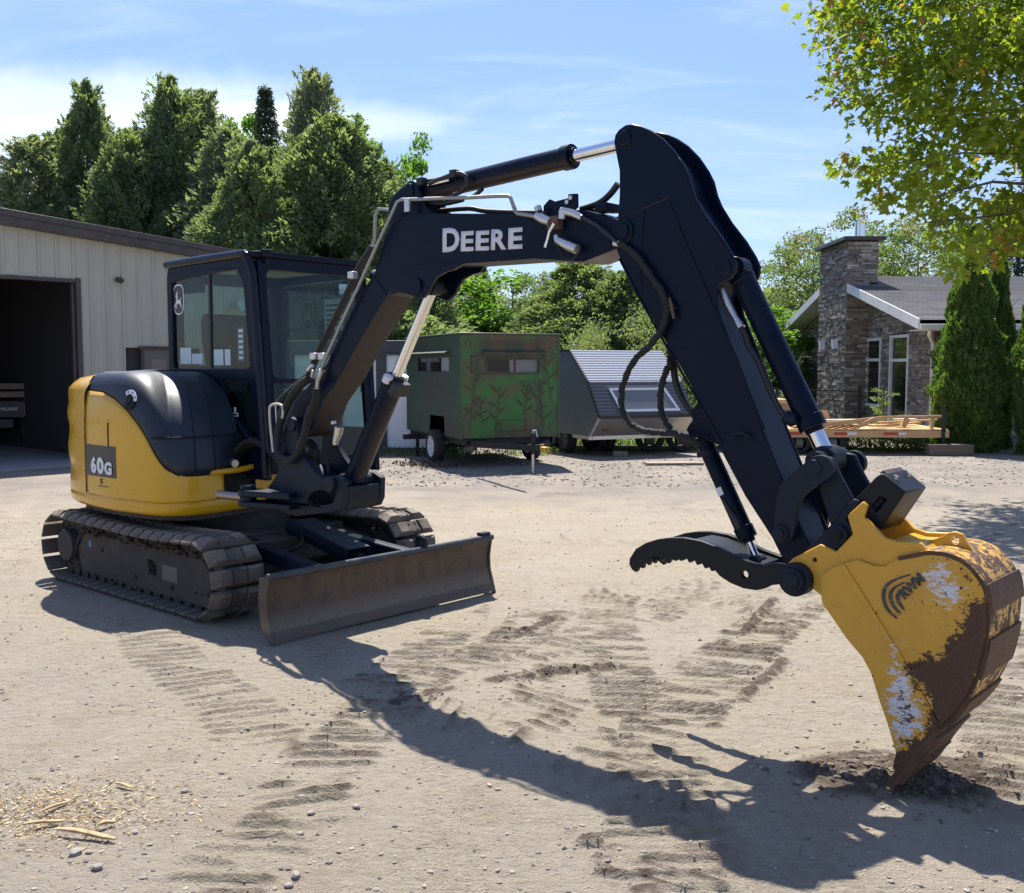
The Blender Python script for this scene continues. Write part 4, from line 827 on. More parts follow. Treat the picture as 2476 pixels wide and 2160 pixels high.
# pieces: the 300 that show largest singly, the rest joined
def size_in_view(p):
    a0, a1, b0, b1, w, T = p; c = T((a0+a1)/2, w, (b0+b1)/2); d = Vector((c[0]+HX, c[1]+HY0)); n = Vector(T(0, 1, 0)) - Vector(T(0, 0, 0)); v = (Vector((0, 0)) - d).normalized()
    if b0 < .55: return 0
    return (a1-a0)*(b1-b0)*max(0, n.x*v.x+n.y*v.y)/d.length**2
PIECES.sort(key=size_in_view, reverse=True); rest = MB(); unit = {}
for i, (a0, a1, b0, b1, w, T) in enumerate(PIECES):
    if i < 300:
        k = round(w, 2)
        m_ = MB(); m_.prism([(a0, b0), (a1, b0), (a1, b1), (a0, b1)], T, -.01, w); link('stone', m_.mesh('stone', M['stoneO'], 0), HS)
    else: rest.prism([(a0, b0), (a1, b0), (a1, b1), (a0, b1)], T, -.01, w)
o = link('stone_cladding', rest.mesh('stone_cladding', M['stoneI'], 0, fix=False), HS); tag(o, kind='stuff')
# roof
M['shingle'] = mat('grey_brown_shingle', (.11, .10, .10), .9); q = NB(M['shingle']); o_ = q.obj()
br = q.n('ShaderNodeTexBrick'); q.set(br.inputs['Vector'], q.mapped(o_, (1, 1, 1))); br.inputs['Scale'].default_value = 1; br.inputs['Brick Width'].default_value = .33; br.inputs['Row Height'].default_value = .14; br.inputs['Mortar Size'].default_value = .008; br.inputs['Color1'].default_value = (.14, .135, .145, 1); br.inputs['Color2'].default_value = (.21, .20, .205, 1); br.inputs['Mortar'].default_value = (.05, .045, .045, 1)
q.set(q.b.inputs['Base Color'], q.mix(q.rng(q.noise(o_, 30, 5), .4, .7, 0, .4), br.outputs['Color'], (.12, .115, .12))); q.set(q.b.inputs['Normal'], q.bump(br.outputs['Fac'], .4, .02))
OH = .55
for s_ in (0, 1):
    y0, y1, z0_, z1_ = (-.5, 5.5, EZ-.5*.236, RZ) if not s_ else (11.5, 5.5, EZ-.5*.236, RZ)
    x0 = -OH; L = math.hypot(y1-y0, z1_-z0_); th = .06; m_ = MB(); n = (0, -(z1_-z0_)/L*(1 if not s_ else -1), abs(y1-y0)/L)
    rows = 42 if not s_ else 1
    for i in range(rows):   # overlapping courses with real edges
        ta, tb = i/rows, (i+1)/rows; A = (y0+(y1-y0)*ta, z0_+(z1_-z0_)*ta); B = (y0+(y1-y0)*tb, z0_+(z1_-z0_)*tb)
        m_.add([(x0, A[0], A[1]+.18), (9.2, A[0], A[1]+.18), (9.2, B[0], B[1]+.165), (x0, B[0], B[1]+.165)], [(0, 1, 2, 3)]); m_.add([(x0, A[0], A[1]+.165), (9.2, A[0], A[1]+.165), (9.2, A[0], A[1]+.18), (x0, A[0], A[1]+.18)], [(0, 1, 2, 3)])
    m_.add([(x0, y0, z0_+.02), (9.2, y0, z0_+.02), (9.2, y1, z1_+.02), (x0, y1, z1_+.02)], [(3, 2, 1, 0)]); o = m_.build('roof', M['shingle'], HS, smooth=0)
    # rake fascia and soffit on the gable
    ye = 4.19 if not s_ else 6.51; ze = z0_+(z1_-z0_)*(ye-y0)/(y1-y0)
    m_ = MB(); A, B = (y0, z0_), (ye, ze); m_.add([(x0-.03, A[0], A[1]-.03), (x0-.03, B[0], B[1]-.03), (x0-.03, B[0], B[1]+.19), (x0-.03, A[0], A[1]+.19), (x0-.001, A[0], A[1]-.03), (x0-.001, B[0], B[1]-.03), (x0-.001, B[0], B[1]+.19), (x0-.001, A[0], A[1]+.19)], [(0,1,2,3),(7,6,5,4),(0,4,5,1),(3,2,6,7),(0,3,7,4),(1,5,6,2)]); m_.build('rake_board', M['white'], HS, smooth=0)
    m_ = MB(); m_.add([(x0, A[0], A[1]+.0), (x0, B[0], B[1]+.0), (0.0, B[0], B[1]+.0), (0.0, A[0], A[1]+.0), (x0, A[0], A[1]+.012), (x0, B[0], B[1]+.012), (0, B[0], B[1]+.012), (0, A[0], A[1]+.012)], [(0,1,2,3),(7,6,5,4)]); m_.build('soffit', M['white'], HS, smooth=0)
m_ = MB(); m_.box((-OH-.02, -.62, EZ-.16), (9.2, -.5, EZ-.04)); m_.box((-OH-.02, -.5, EZ-.17), (9.2, -.001, EZ-.15)); m_.build('gutter', M['white'], HS, bevel=.01)
m_ = MB(); m_.box((-OH-.02, 11.5, EZ-.16), (.6, 11.62, EZ-.04)); m_.build('gutter', M['white'], HS)
MB().tube([(-.35, -.54, EZ-.16), (-.35, -.50, EZ-.26), (-.10, -.10, EZ-.42), (-.10, -.10, EZ-.6), (-.10, -.10, .15)], .045, 10).build('downspout', M['white'], HS, smooth=50)
MB().tube([(-.35, 11.55, EZ-.16), (-.35, 11.5, EZ-.26), (-.12, 11.05, EZ-.5), (-.12, 11.05, .15)], .045, 10).build('downspout', M['white'], HS, smooth=50)
# windows: frame, mullion, panes
def hwin(a0, a1, b0, b1, bars, door=False):
    f = .07; out = .05; holes = []; zs = [b0+f] + bars + [b1-f]
    for i in range(len(zs)-1): holes.append([(a0+f, zs[i]+(f/2 if i else 0)), (a1-f, zs[i]+(f/2 if i else 0)), (a1-f, zs[i+1]-(f/2 if i < len(zs)-2 else 0)), (a0+f, zs[i+1]-(f/2 if i < len(zs)-2 else 0))])
    w = MB().prism([(a0, b0+.003), (a1, b0+.003), (a1, b1), (a0, b1)], TG, -.06, out, holes).build('door' if door else 'window', M['white'], HS, bevel=.004)
    for h in holes: MB().prism(h, TG, -.03, -.015).build('pane', M['hglass'], w)
hwin(3.18, 4.25, .72, 2.42, [1.88]); hwin(1.42, 2.58, .0, 2.45, [1.86], True)
fp = thing('metal_fence', 'short black metal fence rail and post standing before the chimney', 'fence', (7.0, 24.4, 0))
MB().cyl((.95, -.9, 0), (.95, -.9, 1.30), .04).build('post', M['black'], fp); MB().bar((-.6, .5, 1.15), (.95, -.9, 1.15), .03, .03).build('rail', M['black'], fp); MB().bar((-.6, .5, .45), (.95, -.9, .45), .03, .03).build('rail', M['black'], fp)
MB().box((-.6, .5, 0), (-.55, .55, 1.2)).build('post', M['black'], fp)
# grey gabled house far behind the camouflage trailer
bh = thing('distant_house', 'small pale gabled house showing above the camouflage trailer roof', 'house', (at_px(1105, 48)[0], 48, 0), .2)
MB().prism([(-2.6, 0), (1.6, 0), (1.6, 2.6), (-.1, 3.55), (-2.6, 2.45)], ident, 0, 8).build('wall', mat('pale_siding', (.42, .44, .48), .6), bh); m_ = MB()
for (a, b) in (((1.9, 2.55), (-.1, 3.62)), ((-.1, 3.62), (-3.0, 2.4))): m_.prism([a, b, (b[0], b[1]+.12), (a[0], a[1]+.12)], ident, -.3, 8.3)
m_.build('roof', mat('grey_roof', (.16, .15, .15), .9), bh)

# ------------------------------------------------------------------ trees
def leaf_mat(name, c1, c2, trans, tcol=None, bark=None, sc=.6):
    m = bpy.data.materials.new(name); m.use_nodes = True; q = NB(m); t = m.node_tree; b = q.b
    gi = q.n('ShaderNodeNewGeometry'); o = q.obj(); n = q.noise(o, sc, 3, .5)
    f = q.math('ADD', q.math('MULTIPLY', gi.outputs['Random Per Island'], .55), q.rng(n, .3, .7, 0, .45))
    col = q.mix(f, c1, c2)
    if bark: col = q.mix(q.math('GREATER_THAN', q.math('ADD', q.math('MULTIPLY', gi.outputs['Random Per Island'], .5), q.rng(q.noise(o, .45, 2, .5), .35, .7, 0, .6)), .82), col, bark)
    q.set(b.inputs['Base Color'], col); b.inputs['Roughness'].default_value = .55; b.inputs['Specular IOR Level'].default_value = .3
    tr = q.n('ShaderNodeBsdfTranslucent'); tm = q.n('ShaderNodeMix'); tm.data_type = 'RGBA'; tm.blend_type = 'MULTIPLY'; tm.inputs[0].default_value = 1
    q.set(tm.inputs[6], col); q.set(tm.inputs[7], tcol or (1.6, 1.7, .6)); q.set(tr.inputs[0], tm.outputs[2])
    ms = q.n('ShaderNodeMixShader'); ms.inputs[0].default_value = trans; t.links.new(b.outputs[0], ms.inputs[1]); t.links.new(tr.outputs[0], ms.inputs[2]); t.links.new(ms.outputs[0], t.nodes['Material Output'].inputs[0]); return m
M['cedar'] = leaf_mat('cedar_foliage', (.095, .135, .095), (.235, .285, .175), .50)
M['cedar2'] = leaf_mat('grey_cedar_foliage', (.125, .155, .125), (.28, .31, .23), .45)
M['arbor'] = leaf_mat('arborvitae_foliage', (.055, .11, .035), (.15, .23, .06), .42)
M['decid'] = leaf_mat('fresh_leaves', (.07, .15, .03), (.16, .27, .05), .5)
M['pale'] = leaf_mat('pale_leaves', (.10, .15, .07), (.20, .25, .12), .45, bark=(.20, .12, .07))
M['birch'] = leaf_mat('hanging_leaves', (.08, .13, .05), (.17, .22, .09), .45)
M['spruce'] = leaf_mat('spruce_needles', (.045, .075, .055), (.10, .135, .09), .25)
M['maple'] = leaf_mat('maple_leaves', (.10, .165, .022), (.24, .29, .042), .60, tcol=(1.5, 1.55, .5), bark=(.30, .17, .05))
M['bush'] = leaf_mat('bush_leaves', (.11, .15, .07), (.27, .30, .18), .4)
M['bark'] = mat('grey_brown_bark', (.09, .07, .055), .9, bump=(20, .8)); M['palebark'] = mat('pale_bark', (.2, .17, .14), .9, bump=(20, .6))
def vn1(a, b, seed): return vnoise(np.asarray(a)+50.0, np.asarray(b)+50.0, 1.0, seed)
def trunk(mb, H, r, r_, limbs=6, lean=.15):
    p = [(0, 0, -.1), (r_.uniform(-.1, .1), r_.uniform(-.1, .1), H*.35), (r_.uniform(-lean, lean), r_.uniform(-lean, lean), H*.9)]; mb.tube(p, [r]*1+[r*.7, r*.15], 8)
    for i in range(limbs):
        h = H*(.25+.55*i/limbs); a = r_.uniform(0, 6.28); L = H*.22*(1-.4*i/limbs); mb.tube([(0, 0, h), (math.cos(a)*L*.5, math.sin(a)*L*.5, h+L*.35), (math.cos(a)*L, math.sin(a)*L, h+L*.8)], [r*.35, r*.22, r*.05], 6)
def cedar_crown(H, R, n, seed, base=.02, pw=.8, leaf=.30, lump=.28, tip=1.0):
    r = np.random.default_rng(seed); t = r.random(int(n*1.6))**1.25; th = r.uniform(0, 2*PI, len(t))
    prof = np.clip((1-t)**pw*1.05, 0, 1)*np.clip((t+.08)/.2, .55, 1); 
    lum = 1 + lump*((vn1(th*1.3+seed, t*7, seed)-.5)*2) + lump*.6*((vn1(np.cos(th)*4, t*16+np.sin(th)*3, seed+1)-.5)*2)
    rad = R*prof*lum*(.45+.55*r.random(len(t))**.35)
    keep = vn1(np.cos(th)*3.1+t*11, np.sin(th)*3.1+7, seed+2) > .24; t, th, rad = t[keep][:n], th[keep][:n], rad[keep][:n]
    C_ = np.stack([np.cos(th)*rad, np.sin(th)*rad, (base+(1-base)*t)*H], 1); C_ += r.normal(0, leaf*.2, C_.shape)
    D = np.stack([np.cos(th)*.75, np.sin(th)*.75, np.full(len(t), .55)], 1)+r.normal(0, .42, C_.shape)
    S = leaf*r.uniform(.45, 1.25, len(t))*(.7+.3*(1-t))
    # shoots that stand out of the outline
    ns = 260; ts = r.random(ns)**.9*.97; ths = r.uniform(0, 2*PI, ns); rs_ = R*np.clip((1-ts)**pw*1.05, 0, 1)*.92; k = 42
    b = np.stack([np.cos(ths)*rs_, np.sin(ths)*rs_, (base+(1-base)*ts)*H], 1); d = np.stack([np.cos(ths)*.55, np.sin(ths)*.55, np.full(ns, .8)], 1); L = r.uniform(.35, .95, ns)*(.6+.5*(1-ts))
    u = r.random((ns, k)); P = b[:, None]+d[:, None]*(u*L[:, None])[..., None]+r.normal(0, .06, (ns, k, 3))*(1.2-u)[..., None]*1.6
    Ls = []
    for (ox, oy, zt, w) in ((0, 0, 1.0, .10), (.13*R, .05*R, .93, .09), (-.18*R, .1*R, .90, .10), (.26*R, -.1*R, .84, .11), (-.32*R, -.15*R, .78, .12)):
        m = 620; f = r.random(m)**.7; a = r.uniform(0, 2*PI, m); rad = R*w*3.2*(1-f)*(.3+.7*r.random(m)); Ls.append(np.stack([ox+np.cos(a)*rad, oy+np.sin(a)*rad, H*(zt-.20+.20*f)], 1))
    Ls = np.concatenate(Ls); dl = np.stack([r.normal(0, .5, len(Ls)), r.normal(0, .5, len(Ls)), np.full(len(Ls), .9)], 1)
    return np.concatenate([C_, P.reshape(-1, 3), Ls]), np.concatenate([D, np.repeat(d, k, 0)+r.normal(0, .45, (ns*k, 3)), dl]), np.concatenate([S, leaf*r.uniform(.4, .9, ns*k), leaf*r.uniform(.45, .85, len(Ls))])
TREEM = {}
def tree_mesh(key, fn, m, asp):
    if key not in TREEM: C_, D, S = fn(); TREEM[key] = leafcloud('crown', C_, D, S, asp, m, len(TREEM)+3, .25)
    return TREEM[key]
def place_tree(name, lb, cat, px, D, top_px, crown_me, meshH, group=None, rz=0, wx=1.0, bark='bark', tr=.16, seed=1, limbs=6):
    """tree standing at depth D under pixel column px, its tip at pixel row top_px"""
    x = (px-1238)/2480*D; ztop = CH + (890-top_px)/2480*D; s_ = ztop/meshH
    t = thing(name, lb, cat, (x, D, 0), rz, group)
    o = link('crown', crown_me, t); o.scale = (s_*wx, s_*wx, s_)
    mb = MB(); trunk(mb, ztop*.92, tr, random.Random(seed), limbs); mb.build('trunk', M[bark], t, smooth=60); return t
mA = lambda k: tree_mesh('cedar%d' % k, lambda: cedar_crown(10, 2.6, 56000, 20+k, pw=(.78, .64, .88)[k], leaf=.21, lump=(.5, .46, .6)[k]), M['cedar'], .36)
mG = tree_mesh('greycedar', lambda: cedar_crown(10, 2.2, 19000, 31, pw=.72, leaf=.24, lump=.75), M['cedar2'], .34)
GC = 'tall cedars behind the garage'
place_tree('cedar_tree', 'leftmost short grey green cedar, its tip just above the garage roof', 'cedar tree', 105, 30, 345, mG, 10, GC, .3, 1.5, seed=1)
place_tree('cedar_tree', 'low cedar at the far left edge right above the garage roof', 'cedar tree', 40, 31, 470, mG, 10, GC, 2.3, 1.3, seed=11)
place_tree('cedar_tree', 'tall slim cedar with a wispy pointed tip, left of the widest one above the garage', 'cedar tree', 232, 31, 218, mA(2), 10, GC, 1.0, .95, seed=2)
place_tree('cedar_tree', 'tallest broad dark cedar in the middle of the group above the garage', 'cedar tree', 432, 30, 208, mA(0), 10, GC, 2.0, 1.12, seed=3)
place_tree('cedar_tree', 'darker shoulder cedar pressed against the tallest broad one on its right', 'cedar tree', 505, 31, 240, mG, 10, GC, 0, 1.1, seed=4)
place_tree('cedar_tree', 'cedar filling the gap between the slim one and the tallest broad one', 'cedar tree', 325, 29, 330, mA(1), 10, GC, 4.0, 1.15, seed=5)
place_tree('cedar_tree', 'thin grey brown cedar with an open feathery top, highest above the cab', 'cedar tree', 770, 33, 190, mG, 10, GC, 1.2, .95, seed=6)
place_tree('cedar_tree', 'broad bright green cedar directly above the cab roof, left of the boom', 'cedar tree', 815, 26, 295, mA(1), 10, GC, 5.0, 1.55, seed=7)
place_tree('cedar_tree', 'lower bright green cedar above the left end of the cab roof', 'cedar tree', 620, 25, 355, mA(0), 10, GC, .7, 1.30, seed=8)
place_tree('cedar_tree', 'cedar rising behind the boom cylinder bracket, right of the broad bright one', 'cedar tree', 935, 27, 400, mA(2), 10, GC, 2.7, 1.35, seed=9)
place_tree('cedar_tree', 'wide dark cedar seen under the boom, right of the pale hanging tree', 'cedar tree', 1405, 34, 630, mA(1), 10, GC, .4, 2.6, seed=10)
place_tree('cedar_tree', 'dark cedar seen under the boom just left of the arm', 'cedar tree', 1500, 32, 660, mA(0), 10, GC, 3.1, 2.1, seed=12)
place_tree('cedar_tree', 'cedar shoulder filling in between the left short cedar and the slim pointed one', 'cedar tree', 165, 32, 330, mA(0), 10, GC, 3.3, 1.0, seed=13)
place_tree('cedar_tree', 'cedar shoulder between the tallest broad cedar and the bright green one above the cab', 'cedar tree', 560, 29, 330, mG, 10, GC, 4.4, 1.4, seed=14)
place_tree('cedar_tree', 'green cedar low behind the cab roof, right of the lower bright green one', 'cedar tree', 715, 27, 370, mA(2), 10, GC, .2, 1.4, seed=15)
def decid_crown(H, R, n, seed, clumps=60, leaf=.16, z0=.25, cr=.28, droop=0, open_=.0):
    r = np.random.default_rng(seed); P = []
    while len(P) < clumps:
        v = r.uniform(-1, 1, 3)
        if .25 < np.linalg.norm(v) < 1: P.append([v[0]*R, v[1]*R, H*(z0+(1-z0)*(v[2]*.5+.5))*(.93)])
    P = np.array(P); rr = R*cr*r.uniform(.6, 1.3, clumps); k = r.integers(0, clumps, n); d = r.normal(size=(n, 3)); d /= np.linalg.norm(d, axis=1, keepdims=True)
    C_ = P[k] + d*rr[k][:, None]*(r.random(n)**.45)[:, None]*np.array([1, 1, .75]); C_[:, 2] += rr[k]*.2
    if droop: C_[:, 2] -= droop*r.random(n)**2
    D = r.normal(size=(n, 3)); D[:, 2] -= .3+droop; return C_, D, leaf*r.uniform(.6, 1.3, n)
mD = tree_mesh('decid', lambda: decid_crown(10, 2.6, 15000, 50, 70, .22), M['decid'], .6)
mD2 = tree_mesh('decid2', lambda: decid_crown(10, 2.4, 7000, 51, 60, .20, .2, .22), M['decid'], .6)
mP = tree_mesh('pale', lambda: decid_crown(9, 3.2, 12500, 52, 130, .15, .12, .19), M['pale'], .5)
mB = tree_mesh('birch', lambda: decid_crown(10, 2.4, 13000, 53, 90, .17, .1, .2, .9), M['birch'], .45)
GDD = 'leafy trees beyond the yard'
place_tree('leafy_tree', 'bright green leafy treetop showing between the cedars left of the small spruce tip', 'tree', 612, 36, 235, mD, 10, GDD, 0, .62, seed=21)
place_tree('leafy_tree', 'sparse bright green leafy tree right of the feathery cedar, over the boom cylinder', 'tree', 880, 35, 255, mD2, 10, GDD, 1, .75, seed=22)
place_tree('leafy_tree', 'bright green leafy tree rising where the sky begins left of the arm cylinder', 'tree', 975, 33, 290, mD2, 10, GDD, 2, .72, seed=23)
place_tree('leafy_tree', 'bright green leafy tree under the boom, above the camouflage trailer', 'tree', 1065, 36, 625, mD, 10, GDD, 3, 2.2, seed=24)
place_tree('hanging_tree', 'pale tree with hanging twigs seen under the boom above the camouflage trailer', 'tree', 1235, 44, 640, mB, 10, GDD, 0, 1.55, bark='palebark', seed=25)
place_tree('hanging_tree', 'pale hanging tree next to the dark cedar, left of the arm', 'tree', 1325, 47, 655, mB, 10, GDD, 2, 1.3, bark='palebark', seed=26)
place_tree('leafy_tree', 'loose pale tree with reddish seeds rising behind the chimney', 'tree', 2065, 38, 462, mP, 9, GDD, 0, 1.15, bark='palebark', tr=.13, seed=27, limbs=12)
place_tree('leafy_tree', 'loose pale tree left of the chimney beside the bucket cylinder', 'tree', 1955, 37, 530, mP, 9, GDD, 2, 1.05, bark='palebark', tr=.13, seed=28, limbs=12)
place_tree('leafy_tree', 'loose pale tree over the house roof right of the chimney', 'tree', 2215, 39, 500, mP, 9, GDD, 4, 1.1, bark='palebark', tr=.13, seed=29, limbs=12)
place_tree('leafy_tree', 'low bright green tree between the arm and the chimney', 'tree', 1905, 33, 720, mD, 10, GDD, 4, 2.4, seed=30)
place_tree('leafy_tree', 'pale flowering bush seen under the boom, left of the arm', 'bush', 1530, 27, 735, tree_mesh('bush', lambda: decid_crown(5, 3.2, 9000, 54, 80, .12, .0, .22), M['bush'], .6), 5, GDD, 0, 1.0, seed=31, tr=.08)
# spruces: tiers of drooping boughs
def spruce_crown(H, R, n, seed):
    r = np.random.default_rng(seed); t = r.random(n)**.8; th0 = r.integers(0, 9, n)*2*PI/9; tier = np.floor(t*34)/34+r.normal(0, .006, n); th = th0+np.floor(t*34)*1.3+r.normal(0, .2, n); L = (R*(1-t)**.9+.22)*r.random(n)**.6
    C_ = np.stack([np.cos(th)*L, np.sin(th)*L, .06*H+.94*H*tier-.22*L+r.normal(0, .05, n)+.0*t], 1); C_[:, 2] += .10*L*L/R
    D = np.stack([np.cos(th), np.sin(th), np.full(n, -.1)], 1)+r.normal(0, .5, (n, 3)); up = t > .9; return C_, D, np.full(n, .22)*r.uniform(.6, 1.1, n)
mS = tree_mesh('spruce', lambda: spruce_crown(10, 2.0, 12000, 60), M['spruce'], .25)
GS = 'dark spruces'
place_tree('spruce_tree', 'narrow dark spruce tip poking out between the cedars above the garage', 'spruce', 655, 34, 218, mS, 10, GS, 0, .75, seed=40)
place_tree('spruce_tree', 'dark drooping spruce seen under the boom behind the bright leafy tree', 'spruce', 1165, 40, 640, mS, 10, GS, 1, 1.3, seed=41)
place_tree('spruce_tree', 'small blue green spruce left of the chimney foot', 'spruce', 1945, 29.5, 860, mS, 10, GS, 2, 2.6, seed=42, tr=.06)
place_tree('spruce_tree', 'tall dark spruce behind the hedge cedars at the right edge', 'spruce', 2440, 30, 470, mS, 10, GS, 3, 1.9, seed=43)
place_tree('spruce_tree', 'tall dark spruce over the house roof, half hidden by maple leaves', 'spruce', 2330, 42, 540, mS, 10, GS, 3, 2.0, seed=44)
# a far wood closing the horizon
n = 46000; r = np.random.default_rng(70); x = r.uniform(-45, 75, n); hmax = 3.6+2.4*vnoise(x+200, x*0+3, 2.3, 71)+1.6*vnoise(x+200, x*0+9, .8, 72); z = hmax*r.random(n)**.7; y = 52+4*r.random(n)+1.5*vnoise(x+99, z+9, 1.1, 73)
hedge = leafcloud('far_wood', np.stack([x, y, z], 1), r.normal(size=(n, 3)), .25+.3*r.random(n), .6, M['cedar'], 9); tag(link('far_wood', hedge), 'dense green wood closing off the view beyond the yard', 'wood', kind='stuff')
# hedge cedars by the house (arborvitae)
def arb_crown(H, R, n, seed, tips=1):
    r = np.random.default_rng(seed); t = r.random(n); th = r.uniform(0, 2*PI, n); prof = np.where(t < .25, .78+.9*t, 1.0)*np.clip((1-t)*1.9, 0, 1)**.62
    lum = 1+.24*(vn1(th*2.2+seed, t*9, seed)-.5)*2+.16*(vn1(th*6, t*26, seed+1)-.5)*2; rad = R*prof*lum*(.72+.28*r.random(n)**.5)
    C_ = np.stack([np.cos(th)*rad, np.sin(th)*rad, .02+t*H], 1)
    D = np.stack([np.cos(th)*.5, np.sin(th)*.5, np.full(n, .85)], 1)+r.normal(0, .30, (n, 3)); return C_, D, .115*r.uniform(.5, 1.25, n)
mR = tree_mesh('arb', lambda: arb_crown(4.2, .60, 30000, 80), M['arbor'], .38)
GH = 'columnar hedge cedars by the house'
place_tree('hedge_cedar', 'tallest columnar hedge cedar, the left one of the pair at the house corner', 'hedge cedar', 2340, 20.6, 618, mR, 4.2, GH, 0, 1.12, seed=50, tr=.05)
place_tree('hedge_cedar', 'columnar hedge cedar fused to the right side of the tallest one', 'hedge cedar', 2405, 21.3, 605, mR, 4.2, GH, 2, .60, seed=51, tr=.05)
place_tree('hedge_cedar', 'columnar hedge cedar cut by the right edge of the picture', 'hedge cedar', 2520, 19.8, 590, mR, 4.2, GH, 4, .85, seed=52, tr=.05)
# young sapling with spreading twigs before the door, weeds along the far edge
sp = thing('young_tree', 'small sapling with flat spreading branches in front of the house door', 'sapling', (at_px(2135, 21.0)[0], 21.0, 0)); mb = MB(); mb.tube([(0, 0, 0), (.02, 0, .6), (0, 0, 1.3)], [.02, .015, .006], 6)
rs = random.Random(4); C_ = []; Dd = []
for i in range(9):
    h = .45+.09*i; a = rs.uniform(0, 6.28); L = .55*(1-.07*i); mb.tube([(0, 0, h), (math.cos(a)*L, math.sin(a)*L, h+.08)], [.008, .003], 5)
    for k in range(60): t = rs.random(); C_.append((math.cos(a)*L*t+rs.gauss(0, .05), math.sin(a)*L*t+rs.gauss(0, .05), h+.08*t+rs.gauss(0, .015))); Dd.append((rs.gauss(0, 1), rs.gauss(0, 1), rs.gauss(0, .3)))
mb.build('trunk', M['bark'], sp); link('crown', leafcloud('crown', np.array(C_), np.array(Dd), np.full(len(C_), .07), .5, M['birch'], 5), sp)
def weeds(lb, cs, n, spread, h, m, seed, leaf=.09):
    r = np.random.default_rng(seed); k = r.integers(0, len(cs), n); P = np.array(cs)[k]; C_ = np.stack([P[:, 0]+r.normal(0, spread, n), P[:, 1]+r.normal(0, spread*.5, n), h*r.random(n)**1.6+.02], 1); D = r.normal(size=(n, 3))*.5; D[:, 2] += .9
    tag(link('weeds', leafcloud('weeds', C_, D, leaf*r.uniform(.5, 1.3, n), .3, m, seed)), lb, 'weeds', kind='stuff')
weeds('green weeds growing under the wooden flatbed trailer and along the yard edge', [at_px(p, 20.8) for p in range(1930, 2290, 25)], 3500, .25, .35, M['decid'], 90)
weeds('tufts of grass and weeds along the foot of the white shed and under the trailers', [at_px(p, 19.6) for p in range(880, 1360, 40)], 1600, .18, .16, M['birch'], 91, .07)
weeds('strip of weeds behind the parked trailers', [at_px(p, 22.5) for p in range(1350, 1950, 30)], 4000, .4, .35, M['decid'], 92, .1)
n = 900; r = np.random.default_rng(93); x0_, y0_ = at_px(1060, 17.6)[:2]; litter = leafcloud('leaf_litter', np.stack([x0_+r.normal(0, .35, n), y0_+r.normal(0, .25, n), .01+.05*r.random(n)], 1), r.normal(size=(n, 3)), .06*r.uniform(.5, 1.2, n), .6, mat('dead_leaves', (.10, .075, .055), .9), 94)
tag(link('leaf_litter', litter), 'dead brown leaves gathered under the camouflage trailer wheel', 'dead leaves', kind='stuff')

# maple hanging in from the right
def maple_leaf():
    a = [(0, 0), (.16, .02), (.42, -.06), (.30, .18), (.52, .36), (.30, .40), (.20, .42), (.16, .62), (.0, .95)]
    P = a + [(-x, y) for x, y in a[-2:0:-1]]; return np.array([(x, y, -.12*abs(x)-.05*y*y) for x, y in P])
ML = maple_leaf(); ML = ML*np.array([1, 1, 1]); nl = len(ML); cen = np.array([[0, .32, .03]]); MLV = np.concatenate([cen, ML]); MLF = np.array([(0, 1+i, 1+(i+1) % nl) for i in range(nl)])
mp = thing('maple_tree', 'maple with yellow green and reddish young leaves hanging in at the top right corner', 'maple tree', (8.3, 13.0, 0))
r = np.random.default_rng(100)
OUT = [(2476,-160),(1960,-160),(1985,20),(1990,90),(1995,170),(2040,235),(2110,290),(2200,300),(2170,345),(2060,380),(2075,420),(2140,415),(2150,480),(2200,510),(2250,520),(2215,560),(2290,610),(2350,640),(2410,590),(2476,560),(2560,600),(2700,500),(2700,-160)]
holes_ = [(2270,330,45),(2330,480,40),(2300,215,30),(2150,250,38),(2395,150,22),(2240,430,26),(2110,170,18)]
cl_ = []
while len(cl_) < 420:
    px, py = r.uniform(1985, 2700), r.uniform(-160, 640)
    if inpoly(px, py, OUT) and all(math.hypot(px-a, py-b) > c for a, b, c in holes_):
        D = 12.2 + 2.6*r.random() + (.0 if px > 2200 else .3); cl_.append(atY(px+18, py, D))
cl_ = np.array(cl_)
# twig-end clumps outside the mass
for px, py in ((2010,5),(2015,-10),(2020,140),(2025,180),(2060,225),(2115,285),(2055,395),(2085,380),(2130,470),(2330,635),(2460,560)): cl_ = np.concatenate([cl_, [atY(px, py, 12.8)]])
n = 15200; k = r.integers(0, len(cl_), n); off = r.normal(size=(n, 3))*np.array([.16, .22, .10]); C_ = cl_[k]+off; C_[:, 2] -= .10*r.random(n)
keep = C_[:, 2] > 0; C_ = C_[keep]; n = len(C_)
org = np.array([8.3, 13.0, 0]); C_ = C_-org
yv = np.stack([r.normal(0, .6, n)-.25, r.normal(0, .6, n), -.55+r.normal(0, .35, n)], 1); yv /= np.linalg.norm(yv, axis=1, keepdims=True)
zr = np.stack([r.normal(0, .5, n), r.normal(0, .5, n)-.3, np.abs(r.normal(.8, .3, n))], 1); xv = np.cross(yv, zr); xv /= np.linalg.norm(xv, axis=1, keepdims=True); zv = np.cross(xv, yv)
S = .112*r.uniform(.65, 1.35, n)
order = np.argsort(np.linalg.norm(C_+org, axis=1)/S); big = order[:300]; rest_ = order[300:]
V = C_[rest_][:, None]+S[rest_][:, None, None]*(MLV[None, :, 0:1]*xv[rest_][:, None]+MLV[None, :, 1:2]*yv[rest_][:, None]+MLV[None, :, 2:3]*zv[rest_][:, None])
F = (MLF[None]+(np.arange(len(rest_))*len(MLV))[:, None, None]).reshape(-1, 3)
o = link('foliage', tri_mesh('foliage', V.reshape(-1, 3), F, M['maple']), mp); tag(o, kind='stuff')
